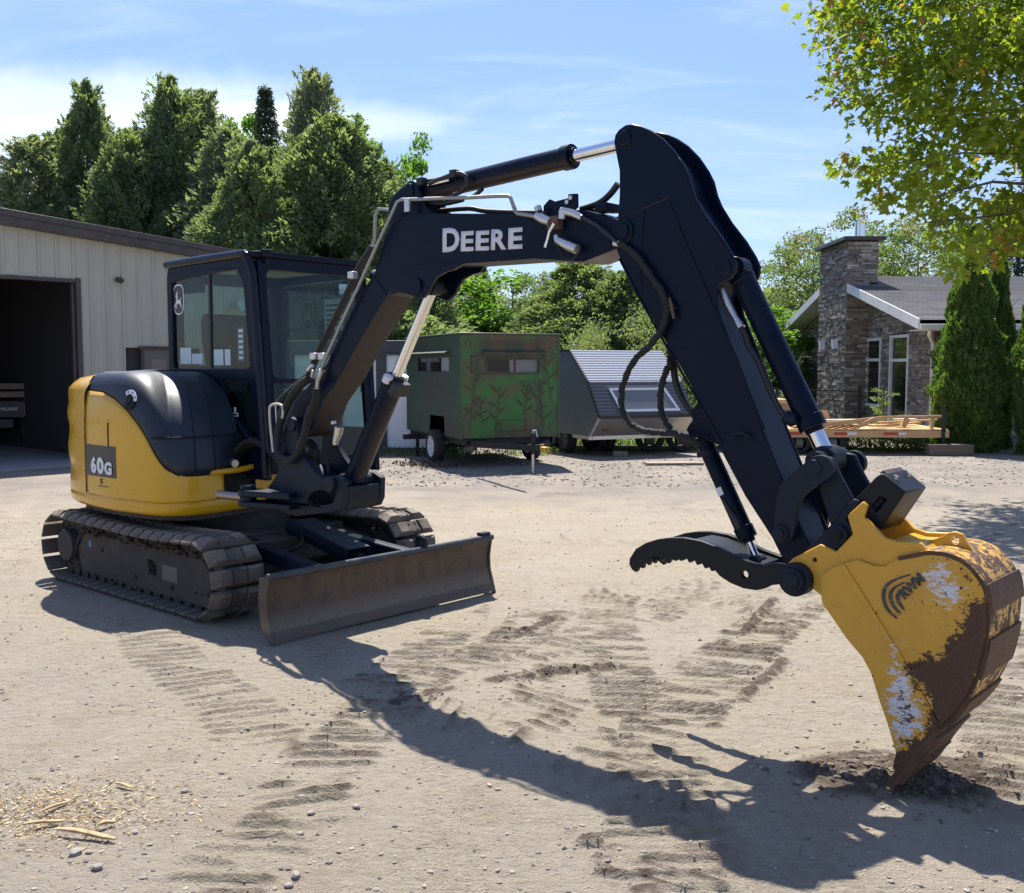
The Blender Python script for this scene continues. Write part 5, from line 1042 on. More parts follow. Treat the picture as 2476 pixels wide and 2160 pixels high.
M['maple1'] = leaf_mat('maple_leaf_single', (.13, .175, .022), (.26, .285, .04), .60, tcol=(1.5, 1.5, .5)); qq = NB(M['maple1'])
one = tri_mesh('leaf', MLV, MLF, M['maple1'])
for i in big:
    o = link('leaf', one, mp, C_[i]); o.rotation_mode = 'QUATERNION'; o.rotation_quaternion = Matrix((xv[i], yv[i], zv[i])).transposed().to_quaternion(); o.scale = (S[i],)*3
mb = MB(); mb.tube([(0, 0, -.1), (.1, 0, 2.5), (.0, .1, 5.5), (-.3, 0, 9)], [.24, .2, .13, .05], 10); mb.build('trunk', M['bark'], mp, smooth=60)
mb = MB(); rs = random.Random(12)
def boughs(px0, py0, px1, py1, px2, py2, D0, r0):
    a, b, c = [Vector(atY(*q_))-Vector(org) for q_ in ((px0, py0, 13.0), (px1, py1, D0), (px2, py2, D0))]; mb.tube([a, b, c], [r0, r0*.6, r0*.15], 6, 1); return a, b, c
for (p, D0, r0) in (((2700,230,2360,90,2180,70), 12.6, .03), ((2700,320,2450,265,2290,285), 13.2, .025), ((2700,460,2400,440,2200,490), 13, .028), ((2700,480,2420,520,2230,540), 12.8, .025), ((2700,-60,2350,-30,2030,0), 12.9, .035), ((2700,120,2300,150,2040,160), 13.4, .025), ((2700,380,2330,370,2060,410), 13, .02), ((2700,560,2500,570,2360,620), 12.7, .02)):
    a, b, c = boughs(*p, D0, r0)
    for k in range(7):
        t = rs.random(); s0 = b+(c-b)*t; e0 = s0+Vector((rs.uniform(-.45, .1), rs.uniform(-.3, .3), rs.uniform(-.45, .1))); mb.tube([s0, e0], [.007, .002], 5)
mb.build('branches', M['bark'], mp)

# ------------------------------------------------------------------ EXCAVATOR
EX0, EY0, EYAW = -2.19, 8.08, .726
ex = thing('excavator', 'yellow and black tracked excavator with cab, rusty blade and a worn yellow bucket', 'excavator', (EX0, EY0, 0), -EYAW)
Fw = np.array([math.cos(EYAW), -math.sin(EYAW)]); Lw = np.array([math.sin(EYAW), math.cos(EYAW)])
def to_m(X): d = np.array(X[:2])-np.array([EX0, EY0]); return (float(d@Fw), float(d@Lw), float(X[2]))
def MP(px, py, v):     # photo pixel -> machine (u, z) on the vertical lengthwise plane at lateral v
    P = np.array([EX0, EY0])+v*Lw; r_ = ray(px, py); t = P.dot(Lw)/r_[:2].dot(Lw); X = r_*t; return (float((X[:2]-np.array([EX0, EY0])).dot(Fw)), CH+X[2])
def MQ(px, py, u):     # -> machine (v, z) on the crosswise plane at u
    P = np.array([EX0, EY0])+u*Fw; r_ = ray(px, py); t = P.dot(Fw)/r_[:2].dot(Fw); X = r_*t; return (float((X[:2]-np.array([EX0, EY0])).dot(Lw)), CH+X[2])
# boom frame
BYAW = .725
Fb = np.array([math.cos(BYAW), -math.sin(BYAW)]); Lb = np.array([math.sin(BYAW), math.cos(BYAW)])
TC = np.array(gnd(2140, 1915)[:2])+Lb*.19
TCm = to_m((TC[0], TC[1], 0)); dB = BYAW-EYAW
def BT(a, w, b): return (TCm[0]+a*math.cos(dB)+w*math.sin(dB), TCm[1]-a*math.sin(dB)+w*math.cos(dB), b)
def BP(px, py, w):
    P = TC+w*Lb; r_ = ray(px, py); t = P.dot(Lb)/r_[:2].dot(Lb); X = r_*t; return (float((X[:2]-TC).dot(Fb)), CH+X[2])
def BPL(c, pts, w): return [BP(x, y, w) for x, y in conv(c, pts)]
def chaik(P, n=1, closed=True):
    for _ in range(n):
        o = []; m = len(P)
        for i in range(m if closed else m-1):
            a, b = P[i], P[(i+1) % m]; o += [tuple(a[k]*.75+b[k]*.25 for k in range(len(a))), tuple(a[k]*.25+b[k]*.75 for k in range(len(a)))]
        P = o
    return P
def rnd(P, r=.03, k=4):
    o = []; m = len(P)
    for i in range(m):
        p, a, b = Vector((*P[i], 0)), Vector((*P[i-1], 0)), Vector((*P[(i+1) % m], 0)); da, db = (a-p), (b-p); q = min(r, da.length*.45, db.length*.45)
        s0, s1 = p+da.normalized()*q, p+db.normalized()*q
        for t in range(k+1): t /= k; v = s0*(1-t)**2+p*2*t*(1-t)+s1*t*t; o.append((v.x, v.y))
    return o
# ---- tracks
shoe = MB(); PT = .135
shoe.box((-.058, -.20, 0), (.058, .20, .014))
def pad(v0, v1, h=.040, c=.022, ce=.05, l=False, r_=False):
    a0, a1 = -.060, .060; b0 = v0+(ce if l else .006); b1 = v1-(ce if r_ else .006)
    vs = [(a0, v0, .0145), (a1, v0, .0145), (a1, v1, .0145), (a0, v1, .0145), (a0+c*.5, b0, h), (a1-c*.5, b0, h), (a1-c*.5, b1, h), (a0+c*.5, b1, h)]
    shoe.add(vs, [(0,3,2,1),(4,5,6,7),(0,1,5,4),(1,2,6,5),(2,3,7,6),(3,0,4,7)])
pad(-.20, -.062, .052, .034, .05, l=True); pad(-.058, .058, .040, .03); pad(.062, .20, .052, .034, .05, r_=True)
for a in (-.028, .028):
    for b in (-.030, .030): shoe.cyl((a, b, .0402), (a, b, .0445), .010, n=8)
bolt_dark = None
shoe_me = shoe.mesh('shoe', M['pad'], 30)
link_ = MB()
for b in (-.055, .055):
    link_.prism([(-.058, -.075), (.058, -.075), (.058, -.03), (.035, -.0), (-.035, 0), (-.058, -.03)], lambda a, w, c: (a, w, c), b-.012, b+.012)
link_.cyl((0.05, -.08, -.04), (0.05, .08, -.04), .022, n=10)
link_me = link_.mesh('chain_link', M['frame'], 30)
IR, IU = .235, .985
def track_path(s):
    """pin line position, angle; s along perimeter, starts bottom rear going forward (travel direction)"""
    Ls = 2*IU; A = PI*IR; s = s % (2*Ls+2*A)
    if s < Ls: return (-IU+s, IR+.045-IR, 0.0)            # bottom
    s -= Ls
    if s < A: t = s/IR; return (IU+IR*math.sin(t), IR+.045-IR*math.cos(t), -t)
    s -= A
    if s < Ls: sag = .022*math.sin(PI*s/Ls)*(1+.3*math.sin(2*PI*s/Ls)); return (IU-s, .045+2*IR-sag, PI)
    s -= Ls; t = s/IR; return (-IU-IR*math.sin(t), IR+.045+IR*math.cos(t), PI-t)
PER = 4*IU+2*PI*IR; NS = int(round(PER/PT))
for side in (-1, 1):
    vc = side*.80
    tk = bpy.data.objects.new('track', None); COL.objects.link(tk); tk.parent = ex; tk.location = (0, vc, 0)
    for i in range(NS):
        s_ = (i+.5)*PER/NS; u, z, a = track_path(s_)
        # orientation: outward normal
        ang = {True: 0}.get(False, 0)
        if s_ % PER < 2*IU: nx_, nz_ = 0, -1
        else:
            u2, z2, _ = track_path(s_+.01); u1, z1, _ = track_path(s_-.01); d = Vector((u2-u1, 0, z2-z1)).normalized(); nx_, nz_ = d.z, -d.x
        zc = Vector((nx_, 0, nz_)); yc = Vector((0, side, 0)); xc = yc.cross(zc); Mx = Matrix((xc, yc, zc)).transposed().to_4x4(); Mx.translation = Vector((u, 0, z))
        o = link('shoe', shoe_me, tk); o.matrix_local = Mx
        o = link('chain_link', link_me, tk); o.matrix_local = Mx
    # side frame
    m_ = MB(); vo, vi = -side*-.055, 0
    out = side*.085
    T = lambda a, w, b: (a, w, b)
    P = [(-.80, .10), (1.0, .075), (1.06, .30), (.92, .40), (-.50, .415), (-.74, .40), (-.86, .27)]
    m_.prism(P, T, -.085, .085, [[(.22, .20), (.33, .20), (.33, .28), (.27, .31), (.20, .31)]]); m_.build('side_frame', M['frame'], tk, bevel=.012)
    m_ = MB(); m_.cyl((-IU, -.13, IR+.045), (-IU, .13, IR+.045), .125, n=36); m_.cyl((-IU, -.05, IR+.045), (-IU, .05, IR+.045), .19, n=30); m_.build('drive_sprocket', M['frame'], tk, bevel=.008)
    m_ = MB(); m_.cyl((IU, -.045, IR+.045), (IU, .045, IR+.045), .19, n=36); m_.cyl((IU, -.08, IR+.045), (IU, .08, IR+.045), .06); m_.build('idler', M['frame'], tk, bevel=.008)
    for k in range(5): MB().cyl((-.62+.31*k, -.080, .115), (-.62+.31*k, .080, .115), .055, n=20).build('roller', M['frame'], tk, bevel=.006)
    MB().cyl((-.05, -.115, .44), (-.05, .10, .44), .045, n=20).build('top_roller', M['frame'], tk)
    # earth lying on the frame
    r = np.random.default_rng(40+side); n = 900; C_ = np.stack([r.uniform(-.75, .98, n), r.normal(0, .045, n)+side*.03, .41+.045*r.random(n)**2+.0*r.random(n)], 1)
    o = link('caked_earth', scatter_rocks('caked_earth', C_, .006+.022*r.random(n), M['dirt'], 5), tk); tag(o, kind='stuff')
    m_ = MB(); m_.tube([(-.78, side*.088, .40), (-.84, side*.095, .30), (-.90, side*.095, .2), (-.84, side*.09, .13)], .010, 8); m_.build('frame_lip', M['frame'], tk)
    m_ = MB(); 
    for a, b in ((-.45, .30), (.05, .16), (.55, .15), (.86, .16), (.93, .16), (1.0, .165)): m_.cyl((a, side*.085, b), (a, side*.089, b), .012 if a > .8 else .02, n=10)
    m_.build('frame_bolt', M['void'], tk)
    if side < 0:
        MB().box((.42, -.0875, .19), (.62, -.0855, .30)).build('data_plate', mat('worn_plate', (.10, .095, .09), .6), tk); MB().box((-.66, -.0875, .30), (-.63, -.0855, .35)).build('blue_sticker', mat('blue_sticker', (.08, .22, .40), .5), tk)
# ---- centre frame, swing ring
m_ = MB(); m_.box((-.55, -.60, .30), (.60, .60, .46)); m_.box((.3, -.42, .26), (.85, .42, .44)); m_.bar((.45, -.4, .38), (.75, -.74, .28), .25, .16); m_.bar((.45, .4, .38), (.75, .74, .28), .25, .16); m_.bar((-.45, -.4, .38), (-.7, -.74, .28), .25, .16); m_.bar((-.45, .4, .38), (-.7, .74, .28), .25, .16)
m_.build('centre_frame', M['frame'], ex, bevel=.015)
m_ = MB(); m_.cyl((0, 0, .46), (0, 0, .62), .42, n=48); m_.build('swing_ring', M['frame'], ex)
# ---- blade
UB = 1.885; bp_ = [(UB-.03, .420), (UB-.062, .36), (UB-.075, .27), (UB-.068, .18), (UB-.045, .105), (UB-.022, .07), (UB, .0)]
bk = [(a-.035, b) for a, b in bp_]; bk[-1] = (UB-.03, .0)
m_ = MB(); poly = bp_ + bk[::-1]
nseg = 24; P = [[(a, -1.0+.02+1.96*j/nseg, b) for a, b in chaik(bp_, 1, False)] for j in range(nseg+1)]
m_.prism([tuple(p) for p in chaik(bp_, 1, False)]+[tuple(p) for p in chaik(bk[::-1], 1, False)], ident, -.98, .98)
m_.build('blade_plate', M['blade'], ex)
MB().tube([(UB-.045, -1.0, .418), (UB-.045, 1.0, .418)], .022, 12).build('top_rail', paint('worn_blue_black_rail', (.035, .042, .055), .35, dust=(.2, .19, .18), amt=.6), ex)
for s_ in (-1, 1):
    MB().prism([(UB-.035, .425), (UB-.13, .40), (UB-.145, .26), (UB-.12, .10), (UB-.03, .0), (UB+.0, .0), (UB-.03, .10), (UB-.055, .18), (UB-.062, .27), (UB-.048, .36)], ident, s_*.981 if s_ > 0 else -1.0, s_*1.0 if s_ > 0 else -.981).build('blade_end_plate', M['blade'], ex, bevel=.004)
m_ = MB(); m_.bar((UB-.1, 0, .33), (UB-.13, 0, .33), 1.9, .12); m_.box((UB-.19, -.5, .12), (UB-.10, .5, .30)); m_.build('blade_stiffener', M['cast'], ex, bevel=.01)
for s_ in (-1, 1):
    MB().bar((UB-.12, s_*.42, .30), (.62, s_*.34, .40), .10, .11).build('push_arm', M['cast'], ex, bevel=.02, seg=3)
m_ = MB(); m_.tube([(UB-.10, .30, .42), (UB-.105, .30, .475), (UB-.085, .30, .50), (UB-.05, .30, .49), (UB-.035, .30, .46), (UB-.04, .30, .435)], .022, 10, 3); m_.build('lifting_hook', M['cast'], ex, smooth=60)
m_ = MB(); m_.box((UB-.09, .88, .435), (UB-.03, .97, .462)); m_.build('corner_lug', M['cast'], ex, bevel=.006)
m_ = MB(); m_.cyl((.72, 0, .50), (1.52, 0, .33), .055, n=24); m_.cyl((1.52, 0, .33), (UB-.15, 0, .28), .028, n=16); m_.build('blade_cylinder', M['cast'], ex)
for s_ in (-1, 1): MB().prism([(UB-.30, .33), (UB-.1, .40), (UB-.1, .2), (UB-.24, .22)], ident, s_*.05-.012, s_*.05+.012).build('cylinder_lug', M['cast'], ex, bevel=.004)
a, b = Vector((.86, 0, .565)), Vector((1.50, 0, .425)); d = (b-a).normalized(); m_ = MB(); m_.bar(a, b, .20, .010, (0, 0, 1)); 
for s_ in (-1, 1): m_.bar(a+Vector((0, s_*.098, -.03)), b+Vector((0, s_*.098, -.03)), .008, .06, (0, 0, 1))
cv = m_.build('cylinder_guard', M['cast'], ex, bevel=.003); m_ = MB()
for t in (.38, .86): p = a+(b-a)*t+Vector((0, .045, .006)); m_.cyl(p, p+Vector((0, 0, .014)), .014, n=6)
m_.build('guard_bolt', M['zinc'], cv).matrix_parent_inverse = Matrix()
MB().tube([(.55, -.35, .34), (.72, -.33, .27), (.88, -.20, .34), (1.0, -.10, .42), (.86, -.05, .52)], .016, 8, 6).build('blade_hose', M['black'], ex, smooth=60)
# ---- upper structure plan outline (right side first, going from rear centre to the front and back along the left)
OR = [(-1.28, 0), (-1.27, -.30), (-1.20, -.60), (-1.07, -.80), (-.90, -.90), (-.60, -.965), (-.14, -.99), (.35, -.925), (.50, -.83), (.56, -.70), (.55, -.50), (.49, -.25)]
OL = [(.49, .10), (.56, .5), (.66, .66), (.66, .80), (.56, .88), (.10, .90), (-.55, .90), (-.90, .84), (-1.07, .74), (-1.20, .55), (-1.27, .28)]
full = [Vector((a, b, 0)) for a, b in OR+OL]
m_ = MB(); sk = chaik([(a, b) for a, b in OR+OL], 2)
TZ = lambda a, w, b: (a, b, w)
grow = lambda P, k: [(a*(1+k), b*(1+k)) for a, b in P]
m_.add([(a, b, z) for z, P in ((.635, grow(sk, -.04)), (.645, grow(sk, -.012)), (.665, grow(sk, .004)), (.715, grow(sk, .010)), (.735, grow(sk, .003)), (.737, grow(sk, -.02))) for a, b in P], [(r_*len(sk)+i, r_*len(sk)+(i+1) % len(sk), (r_+1)*len(sk)+(i+1) % len(sk), (r_+1)*len(sk)+i) for r_ in range(5) for i in range(len(sk))] + [tuple(range(len(sk)))[::-1], tuple(range(5*len(sk), 6*len(sk)))])
m_.build('bumper_skirt', M['yellow'], ex, smooth=50)
m_ = MB(); m_.prism(grow(sk, -.08), TZ, .60, .76); m_.build('revolving_frame', M['frame'], ex)
# hood and side covers: one surface, split into yellow and blue-black parts
RT = catmull([Vector((a, b, 0)) for a, b in OR], 10)
HZ = 1.655
def crown(p):
    u, v = p.x, p.y
    return Vector((max(-1.12, min(u, -.24)) if u > -.24 else max(u+.26, -1.08) if u < -.8 else u, min(v+.34, -.22) if v < -.22 else v, 0))
def surf(p, z, zb=.74):
    """point of the body skin above outline point p at height z"""
    t = max(0, min(1, (z-zb)/(HZ-zb))); c = crown(p); fr = max(0, min(1, (p.x-.05)/.45)); n = 5.5*(1-fr)+2.3*fr
    k = (1-t**n)**(1/n) if t < 1 else 0
    return Vector((c.x+(p.x-c.x)*k, c.y+(p.y-c.y)*k, z))
def zbound(p, i, n):
    """height of the yellow / blue boundary along the outline"""
    u, v = p.x, p.y
    tab = [(-1.2, 1.50), (-1.0, 1.505), (-.45, 1.52), (-.20, 1.51), (-.02, 1.46), (.12, 1.385), (.24, 1.29), (.33, 1.19), (.40, 1.08), (.47, .98), (.52, .935), (.56, .925)]
    if i/n > .80 : return .925
    for (a, za), (b, zb_) in zip(tab, tab[1:]):
        if u <= b: return za+(zb_-za)*max(0, min(1, (u-a)/(b-a)))
    return .925
NR = len(RT); iS = next(i for i, p in enumerate(RT) if p.x > -.50 and p.y < -.5)   # seam between counterweight and side cover
rows = 16
def band(i0, i1, lo, hi, off=0.0, steps=rows):
    P = []
    for i in range(i0, i1+1):
        p = RT[i]; zl, zh = lo(p, i), hi(p, i); col = []
        for k in range(steps+1):
            z = zl+(zh-zl)*k/steps; q_ = surf(p, z); 
            if off: nrm = Vector((q_.x+.2, q_.y, 0)).normalized(); q_ = q_+nrm*off
            col.append(q_)
        P.append(col)
    return P
zlow = lambda p, i: .737
iE = next(i for i, p in enumerate(RT) if p.x > .4 and p.y > -.47)
m_ = MB(); m_.grid(band(iS, iE, zlow, lambda p, i: zbound(p, i, NR)-.008, .004)); 
cov = m_.build('side_cover', M['yellow'], ex, smooth=60)
sol = cov.modifiers.new('solid', 'SOLIDIFY'); sol.thickness = .015; sol.offset = -1
# blue hood: from the boundary up over the top
def hood_cols(i0, i1):
    P = []
    for i in range(i0, i1+1):
        p = RT[i]; zl = zbound(p, i, NR)+.002; col = []
        for k in range(23):
            t = k/22; z = zl+(HZ-zl)*math.sin(t*PI/2)**.9; col.append(surf(p, min(z, HZ)))
        c = crown(p); col += [c.lerp(Vector((max(-1.0, min(c.x, -.24)), -.16, 0)), t)+Vector((0, 0, HZ+.012*math.sin(t*PI))) for t in (.0001, .33, .66, 1)]
        P.append(col)
    return P
m_ = MB(); m_.grid(hood_cols(iS, NR-1)); hd = m_.build('engine_hood', M['hood'], ex, smooth=60)
sol = hd.modifiers.new('solid', 'SOLIDIFY'); sol.thickness = .012; sol.offset = -1
m_ = MB(); m_.grid(band(iS, NR-1, lambda p, i: zbound(p, i, NR)-.010, lambda p, i: zbound(p, i, NR)+.004, -.006, 2)); m_.build('cover_gap', M['void'], ex)
# horizontal split of the hood with its latch, lower front box edge
def onskin(u, z, off=.003, s0=None):
    seg_ = RT[iS:int(NR*.80)]; j = min(range(len(seg_)-1), key=lambda j: abs(surf(seg_[j], z).x-u)); best = min((seg_[max(j-1, 0)].lerp(seg_[j+1], t/40) for t in range(41)), key=lambda p: abs(surf(p, z).x-u)); q_ = surf(best, z); return q_+Vector((q_.x*.2, q_.y, 0)).normalized()*off, best
P = []
for i in range(NR):
    p = RT[i]
    if p.x > .36 and zbound(p, i, NR) < 1.17: q_ = surf(p, 1.19); P.append(q_+Vector((q_.x+.2, q_.y, 0)).normalized()*.001)
m_ = MB(); m_.tube(P, .009, 6); m_.build('hood_split', M['void'], ex)
# dark seam lines on the hood and front cover
for fr in (.82, .90):
    i = int(NR*fr); P = [surf(RT[i], .95+(HZ-.95)*t/20)+Vector((.002, -.002, 0)) for t in range(20)]; MB().tube(P, .004, 5).build('hood_seam', M['void'], ex)
# round hinge recess with white arc label
c0, pp = onskin(.13, 1.435, .002); nrm = Vector((.10, -.97, .22)).normalized(); ax = Vector((1, 0, 0)); ax = (ax-nrm*ax.dot(nrm)).normalized(); ay = nrm.cross(ax)
c0 = c0 + Vector((0,0,.0))
MB().cyl(c0-nrm*.01, c0+nrm*.004, .055, n=28).build('hinge_recess', M['void'], hd); MB().cyl(c0, c0+nrm*.016, .014, n=12).build('hinge_bolt', M['cast'], hd)
m_ = MB(); 
def arcpts(r0, r1, a0, a1, n=14): return [(r0*math.cos(a0+(a1-a0)*i/n), r0*math.sin(a0+(a1-a0)*i/n)) for i in range(n+1)]+[(r1*math.cos(a0+(a1-a0)*i/n), r1*math.sin(a0+(a1-a0)*i/n)) for i in range(n, -1, -1)]
TA = lambda a, w, b: c0+ax*a-ay*b*(-1 if ay.z > 0 else 1)+nrm*w
m_.prism(arcpts(.060, .092, .15, 2.25), TA, .006, .009); m_.build('arc_label', M['decal'], hd)
m_ = MB()
for a in (.5, 1.2, 1.9): p = TA(.076*math.cos(a), .0095, .076*math.sin(a)); m_.cyl(p, p+nrm*.001, .008, n=6)
m_.build('label_mark', M['decalblack'], hd)
# door slot handle, rubber dimples, screws on the yellow cover
def patch(poly, u0, z0, off, name, m, parent, th=.004):
    """small flat plate laid on the side cover around (u0, z0)"""
    c, p = onskin(u0, z0, off); c2, _ = onskin(u0+.12, z0, off); ex_ = (c2-c).normalized(); up = Vector((0, 0, 1)); nn = ex_.cross(up); nn = nn if nn.y < 0 else -nn
    T_ = lambda a, w, b: c+ex_*a+up*b+nn*w
    return MB().prism(poly, T_, 0, th).build(name, m, parent), T_, nn
slot = [(-.022, -.12), (.022, -.12), (.026, .0), (.022, .11), (-.022, .11), (-.026, 0)]
su, sz = MP(263, 1052, -.98)
patch(rnd(slot, .02), su, sz, .0025, 'handle_recess', M['yellow'], cov, .003); patch([(.004, -.08), (.018, -.08), (.018, .09), (.004, .09)], su, sz, .006, 'handle_slot', M['void'], cov, .002)
for px, py, rr in ((204, 988, .018), (207, 1194, .018), (461, 1172, .030), (462, 1210, .030)):
    u_, z_ = MP(px, py, -.9 if px < 300 else -.88); z_ = max(z_, .80); o_, T_, nn = patch([(rr*math.cos(t*PI/8), rr*math.sin(t*PI/8)) for t in range(16)], u_, z_, .004, 'screw_recess', paint('dimple_yellow', (.40, .21, .025), .4, amt=.2), cov, .002); patch([(rr*.35*math.cos(t*PI/6), rr*.35*math.sin(t*PI/6)) for t in range(12)], u_, z_, .0065, 'screw', M['zinc'], cov, .003)
# 60G plate
du, dz = MP(242, 1158, -.96)
i0 = min(range(iS, NR), key=lambda i: abs(RT[i].x-(-.97))); i1 = min(range(iS, NR), key=lambda i: abs(RT[i].x-(-.33)))
dz0, dz1 = .885, 1.115
u_l, _ = MP(199.5, 1150, -.86); u_l = -.485; u_r, _ = MP(280, 1160, -.99)
us = [u_l+(u_r-u_l)*k/10 for k in range(11)]
P = [[onskin(u_, z, .0065)[0] for z in (dz0, dz1)] for u_ in us]
MB().grid(P).build('model_plate', M['decalblack'], cov, smooth=60)
for ch, f0, f1, hh in (('6', .26, .45, .125), ('0', .47, .68, .125), ('G', .70, .90, .095)):
    a, b = onskin(u_l+(u_r-u_l)*f0, .905, .011)[0], onskin(u_l+(u_r-u_l)*f1, .905, .011)[0]; xd = (b-a).normalized()
    me = text_mesh(ch, .17, .0015, .009); x0_, x1_ = min(v.co.x for v in me.vertices), max(v.co.x for v in me.vertices); y0_, y1_ = min(v.co.y for v in me.vertices), max(v.co.y for v in me.vertices)
    bake(me, Matrix.Translation((-x0_, -y0_, 0))); bake(me, Matrix.Diagonal(((b-a).length/(x1_-x0_), hh/(y1_-y0_), 1, 1))); bake(me, frame_matrix(a, xd, (0, 0, 1))); me.materials.append(M['decal']); link('model_digit' if ch != 'G' else 'model_letter', me, cov)
e0 = onskin(u_l+(u_r-u_l)*.52, .80, .008)[0]; e1 = onskin(u_l+(u_r-u_l)*.75, .80, .008)[0]; xd = (e1-e0).normalized()
me = text_mesh('STRONGBOX', .018, .0004, 0); bake(me, frame_matrix(e0-xd*.03, xd, (0, 0, 1)))
m_ = MB(); Tq = lambda a, w, b: e0+xd*(a+.03)+Vector((0, 0, b))+Vector((0, -w, 0)); m_.prism([(-.016, .035), (.016, .035), (.016, .05), (-.004, .05), (-.004, .058), (.016, .058), (.016, .072), (-.016, .072), (-.016, .058), (-.010, .058), (-.010, .05), (-.016, .05)], Tq, .001, .002); m_.box((-.05, 0, 0), (.09, .001, .006), T=lambda a, w, b: Tq(a, w, b+.014)); m_.build('small_mark', M['decalblack'], cov)
bpy.data.meshes.remove(me)
# counterweight: right rear seam round the back to the left side
OLc = catmull([Vector((a, b, 0)) for a, b in [(-1.28, 0), (-1.27, .28), (-1.20, .55), (-1.07, .74), (-.90, .84), (-.6, .88)]], 8)
def cw_cols(pts):
    P = []
    for j, p in enumerate(pts):
        col = []
        for k in range(25):
            t = k/24; z = .737+(1.64-.737)*t; nx_ = Vector((p.x, p.y, 0)).normalized(); off = .007*math.sin(t*PI*7.0+.6*math.sin(t*9))*max(0, min(1, (-.62-p.x)/.2))*(1 if .1 < t < .9 else 0)
            k_ = (1-max(0, (t-.78)/.22)**2.4)**.5 if t > .78 else 1; c = Vector((p.x*.80, p.y*.78, 0)); q_ = c+(p-c)*(k_ if k_ > 0 else 0); col.append(Vector((q_.x, q_.y, z))+nx_*off*1.2)
        col.append(Vector((p.x*.6, p.y*.6, 1.642))); P.append(col)
    return P
sm_ = [surf(RT[iS], .745+(HZ-.75)*k/24)+Vector((0, -.003, 0)) for k in range(25)]; MB().tube(sm_, .006, 5).build('cover_seam', M['void'], ex)
m_ = MB(); m_.grid(cw_cols(RT[iS:0:-1]+OLc)); cw = m_.build('counterweight', M['yellow'], ex, smooth=50)
# left side cover under the cab and front left corner of the platform
m_ = MB(); FL_ = chaik([(.49, .10), (.56, .5), (.66, .66), (.66, .80), (.56, .875), (.10, .895), (-.55, .895), (-.60, .80)], 2, False)
m_.grid([[(a, b, z) for z in (.737, .80, .90)] for a, b in FL_]); o = m_.build('platform_front', M['yellow'], ex, smooth=60); o.modifiers.new('s', 'SOLIDIFY').thickness = .02
m_ = MB()
for zz, yy in ((.82, .70), (.77, .72)): pass
for zz in (.86, .775): m_.cyl((.665, .735, zz), (.672, .735, zz), .02, n=14)
m_.build('screw', M['zinc'], o)
m_ = MB(); m_.box((.655, .70, .665), (.685, .80, .71)); m_.build('rubber_stop', M['black'], ex)
# yellow rising fender in front of the hood
fp_ = [(.50, -.78, .925), (.53, -.55, .93), (.55, -.30, .94), (.56, -.16, .975), (.57, -.06, 1.06), (.58, .02, 1.10), (.58, .10, 1.10)]
m_ = MB(); m_.tube(fp_, .022, 8, 4); fr_ = m_.build('fender_lip', M['yellow'], ex, smooth=60)
m_ = MB(); P = catmull([Vector(p) for p in fp_], 4); m_.grid([[(p.x-.008, p.y, .737), (p.x-.004, p.y, p.z)] for p in P if p.y > -.22]); m_.build('fender_panel', M['yellow'], ex)
m_ = MB(); m_.box((.30, -.62, .745), (.515, -.18, .915)); m_.build('swing_cylinder_bay', M['void'], ex)
m_ = MB(); m_.box((-.2, -.22, .76), (.5, .86, .84)); m_.build('cab_floor', M['void'], ex)
# hoses and valves in the gap between hood and boom
m_ = MB(); rs = random.Random(2)
for i in range(9):
    y0 = -.30+.04*i; m_.tube([(.25, y0, .78), (.42+.02*i, y0-.03, 1.0+.03*i), (.60+.02*i, y0+.03, 1.12+.03*rs.random()), (.82, -.22+.02*i, 1.05), (.98, -.25+.01*i, .92)], .021, 8, 5)
m_.build('hose_bundle', M['hose'], ex, smooth=60)
m_ = MB(); m_.box((.1, -.30, .76), (.45, -.20, 1.2)); m_.build('valve_block', M['void'], ex); MB().cyl((.47, -.34, .99), (.55, -.36, .985), .028, n=12).build('hose_coupling', M['zinc'], ex)
# pale grab loop by the boom foot
def bpt(px, py, w): a, b = BP(px, py, w); return BT(a, w, b)
MB().tube([bpt(*p, -.22) for p in conv('c3b', [(475, 1005), (460, 880), (440, 700), (432, 530), (445, 480), (490, 460), (545, 462), (580, 490), (585, 560), (575, 620)])], .0085, 8, 4).build('hose_guide', mat('cream_rod', (.50, .47, .40), .45), ex, smooth=60)
MB().tube([bpt(*p, -.21) for p in conv('c3b', [(500, 470), (512, 700), (520, 770)])], .005, 6, 3).build('hose_guide', M['zinc'], ex, smooth=60)

# ---- cab
CU0, CU1, CV0, CV1, CT_ = -.58, .60, -.22, .87, 2.52
def frontu(z): return .60+.13*max(0, (2.3-z))/1.4
sideP = [(-.58, .86), (-.58, 2.40), (-.56, 2.47), (-.50, 2.50), (.44, 2.505), (.53, 2.48), (.585, 2.40), (.61, 2.25), (.66, 1.7), (.735, .86)]
win1 = rnd([(-.505, 1.675), (-.505, 2.37), (.42, 2.41), (.485, 2.28), (.55, 1.675)], .05)
win2 = rnd([(.20, 1.58), (.56, 1.58), (.62, 1.14), (.52, 1.16), (.24, 1.40), (.20, 1.47)], .03)
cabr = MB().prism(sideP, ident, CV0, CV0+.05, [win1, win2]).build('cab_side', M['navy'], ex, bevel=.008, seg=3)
MB().prism(win1, ident, CV0+.02, CV0+.026).build('window_glass', M['glass'], cabr); MB().prism(win2, ident, CV0+.02, CV0+.026).build('window_glass', M['glass'], cabr)
m_ = MB(); m_.box((.005, CV0+.010, 1.68), (.03, CV0+.035, 2.39)); m_.build('window_bar', M['black'], cabr)
MB().box((-.575, CV0-.012, 1.60), (.64, CV0-.001, 1.615)).build('sill_trim', M['tube'] if False else M['navy'], cabr)
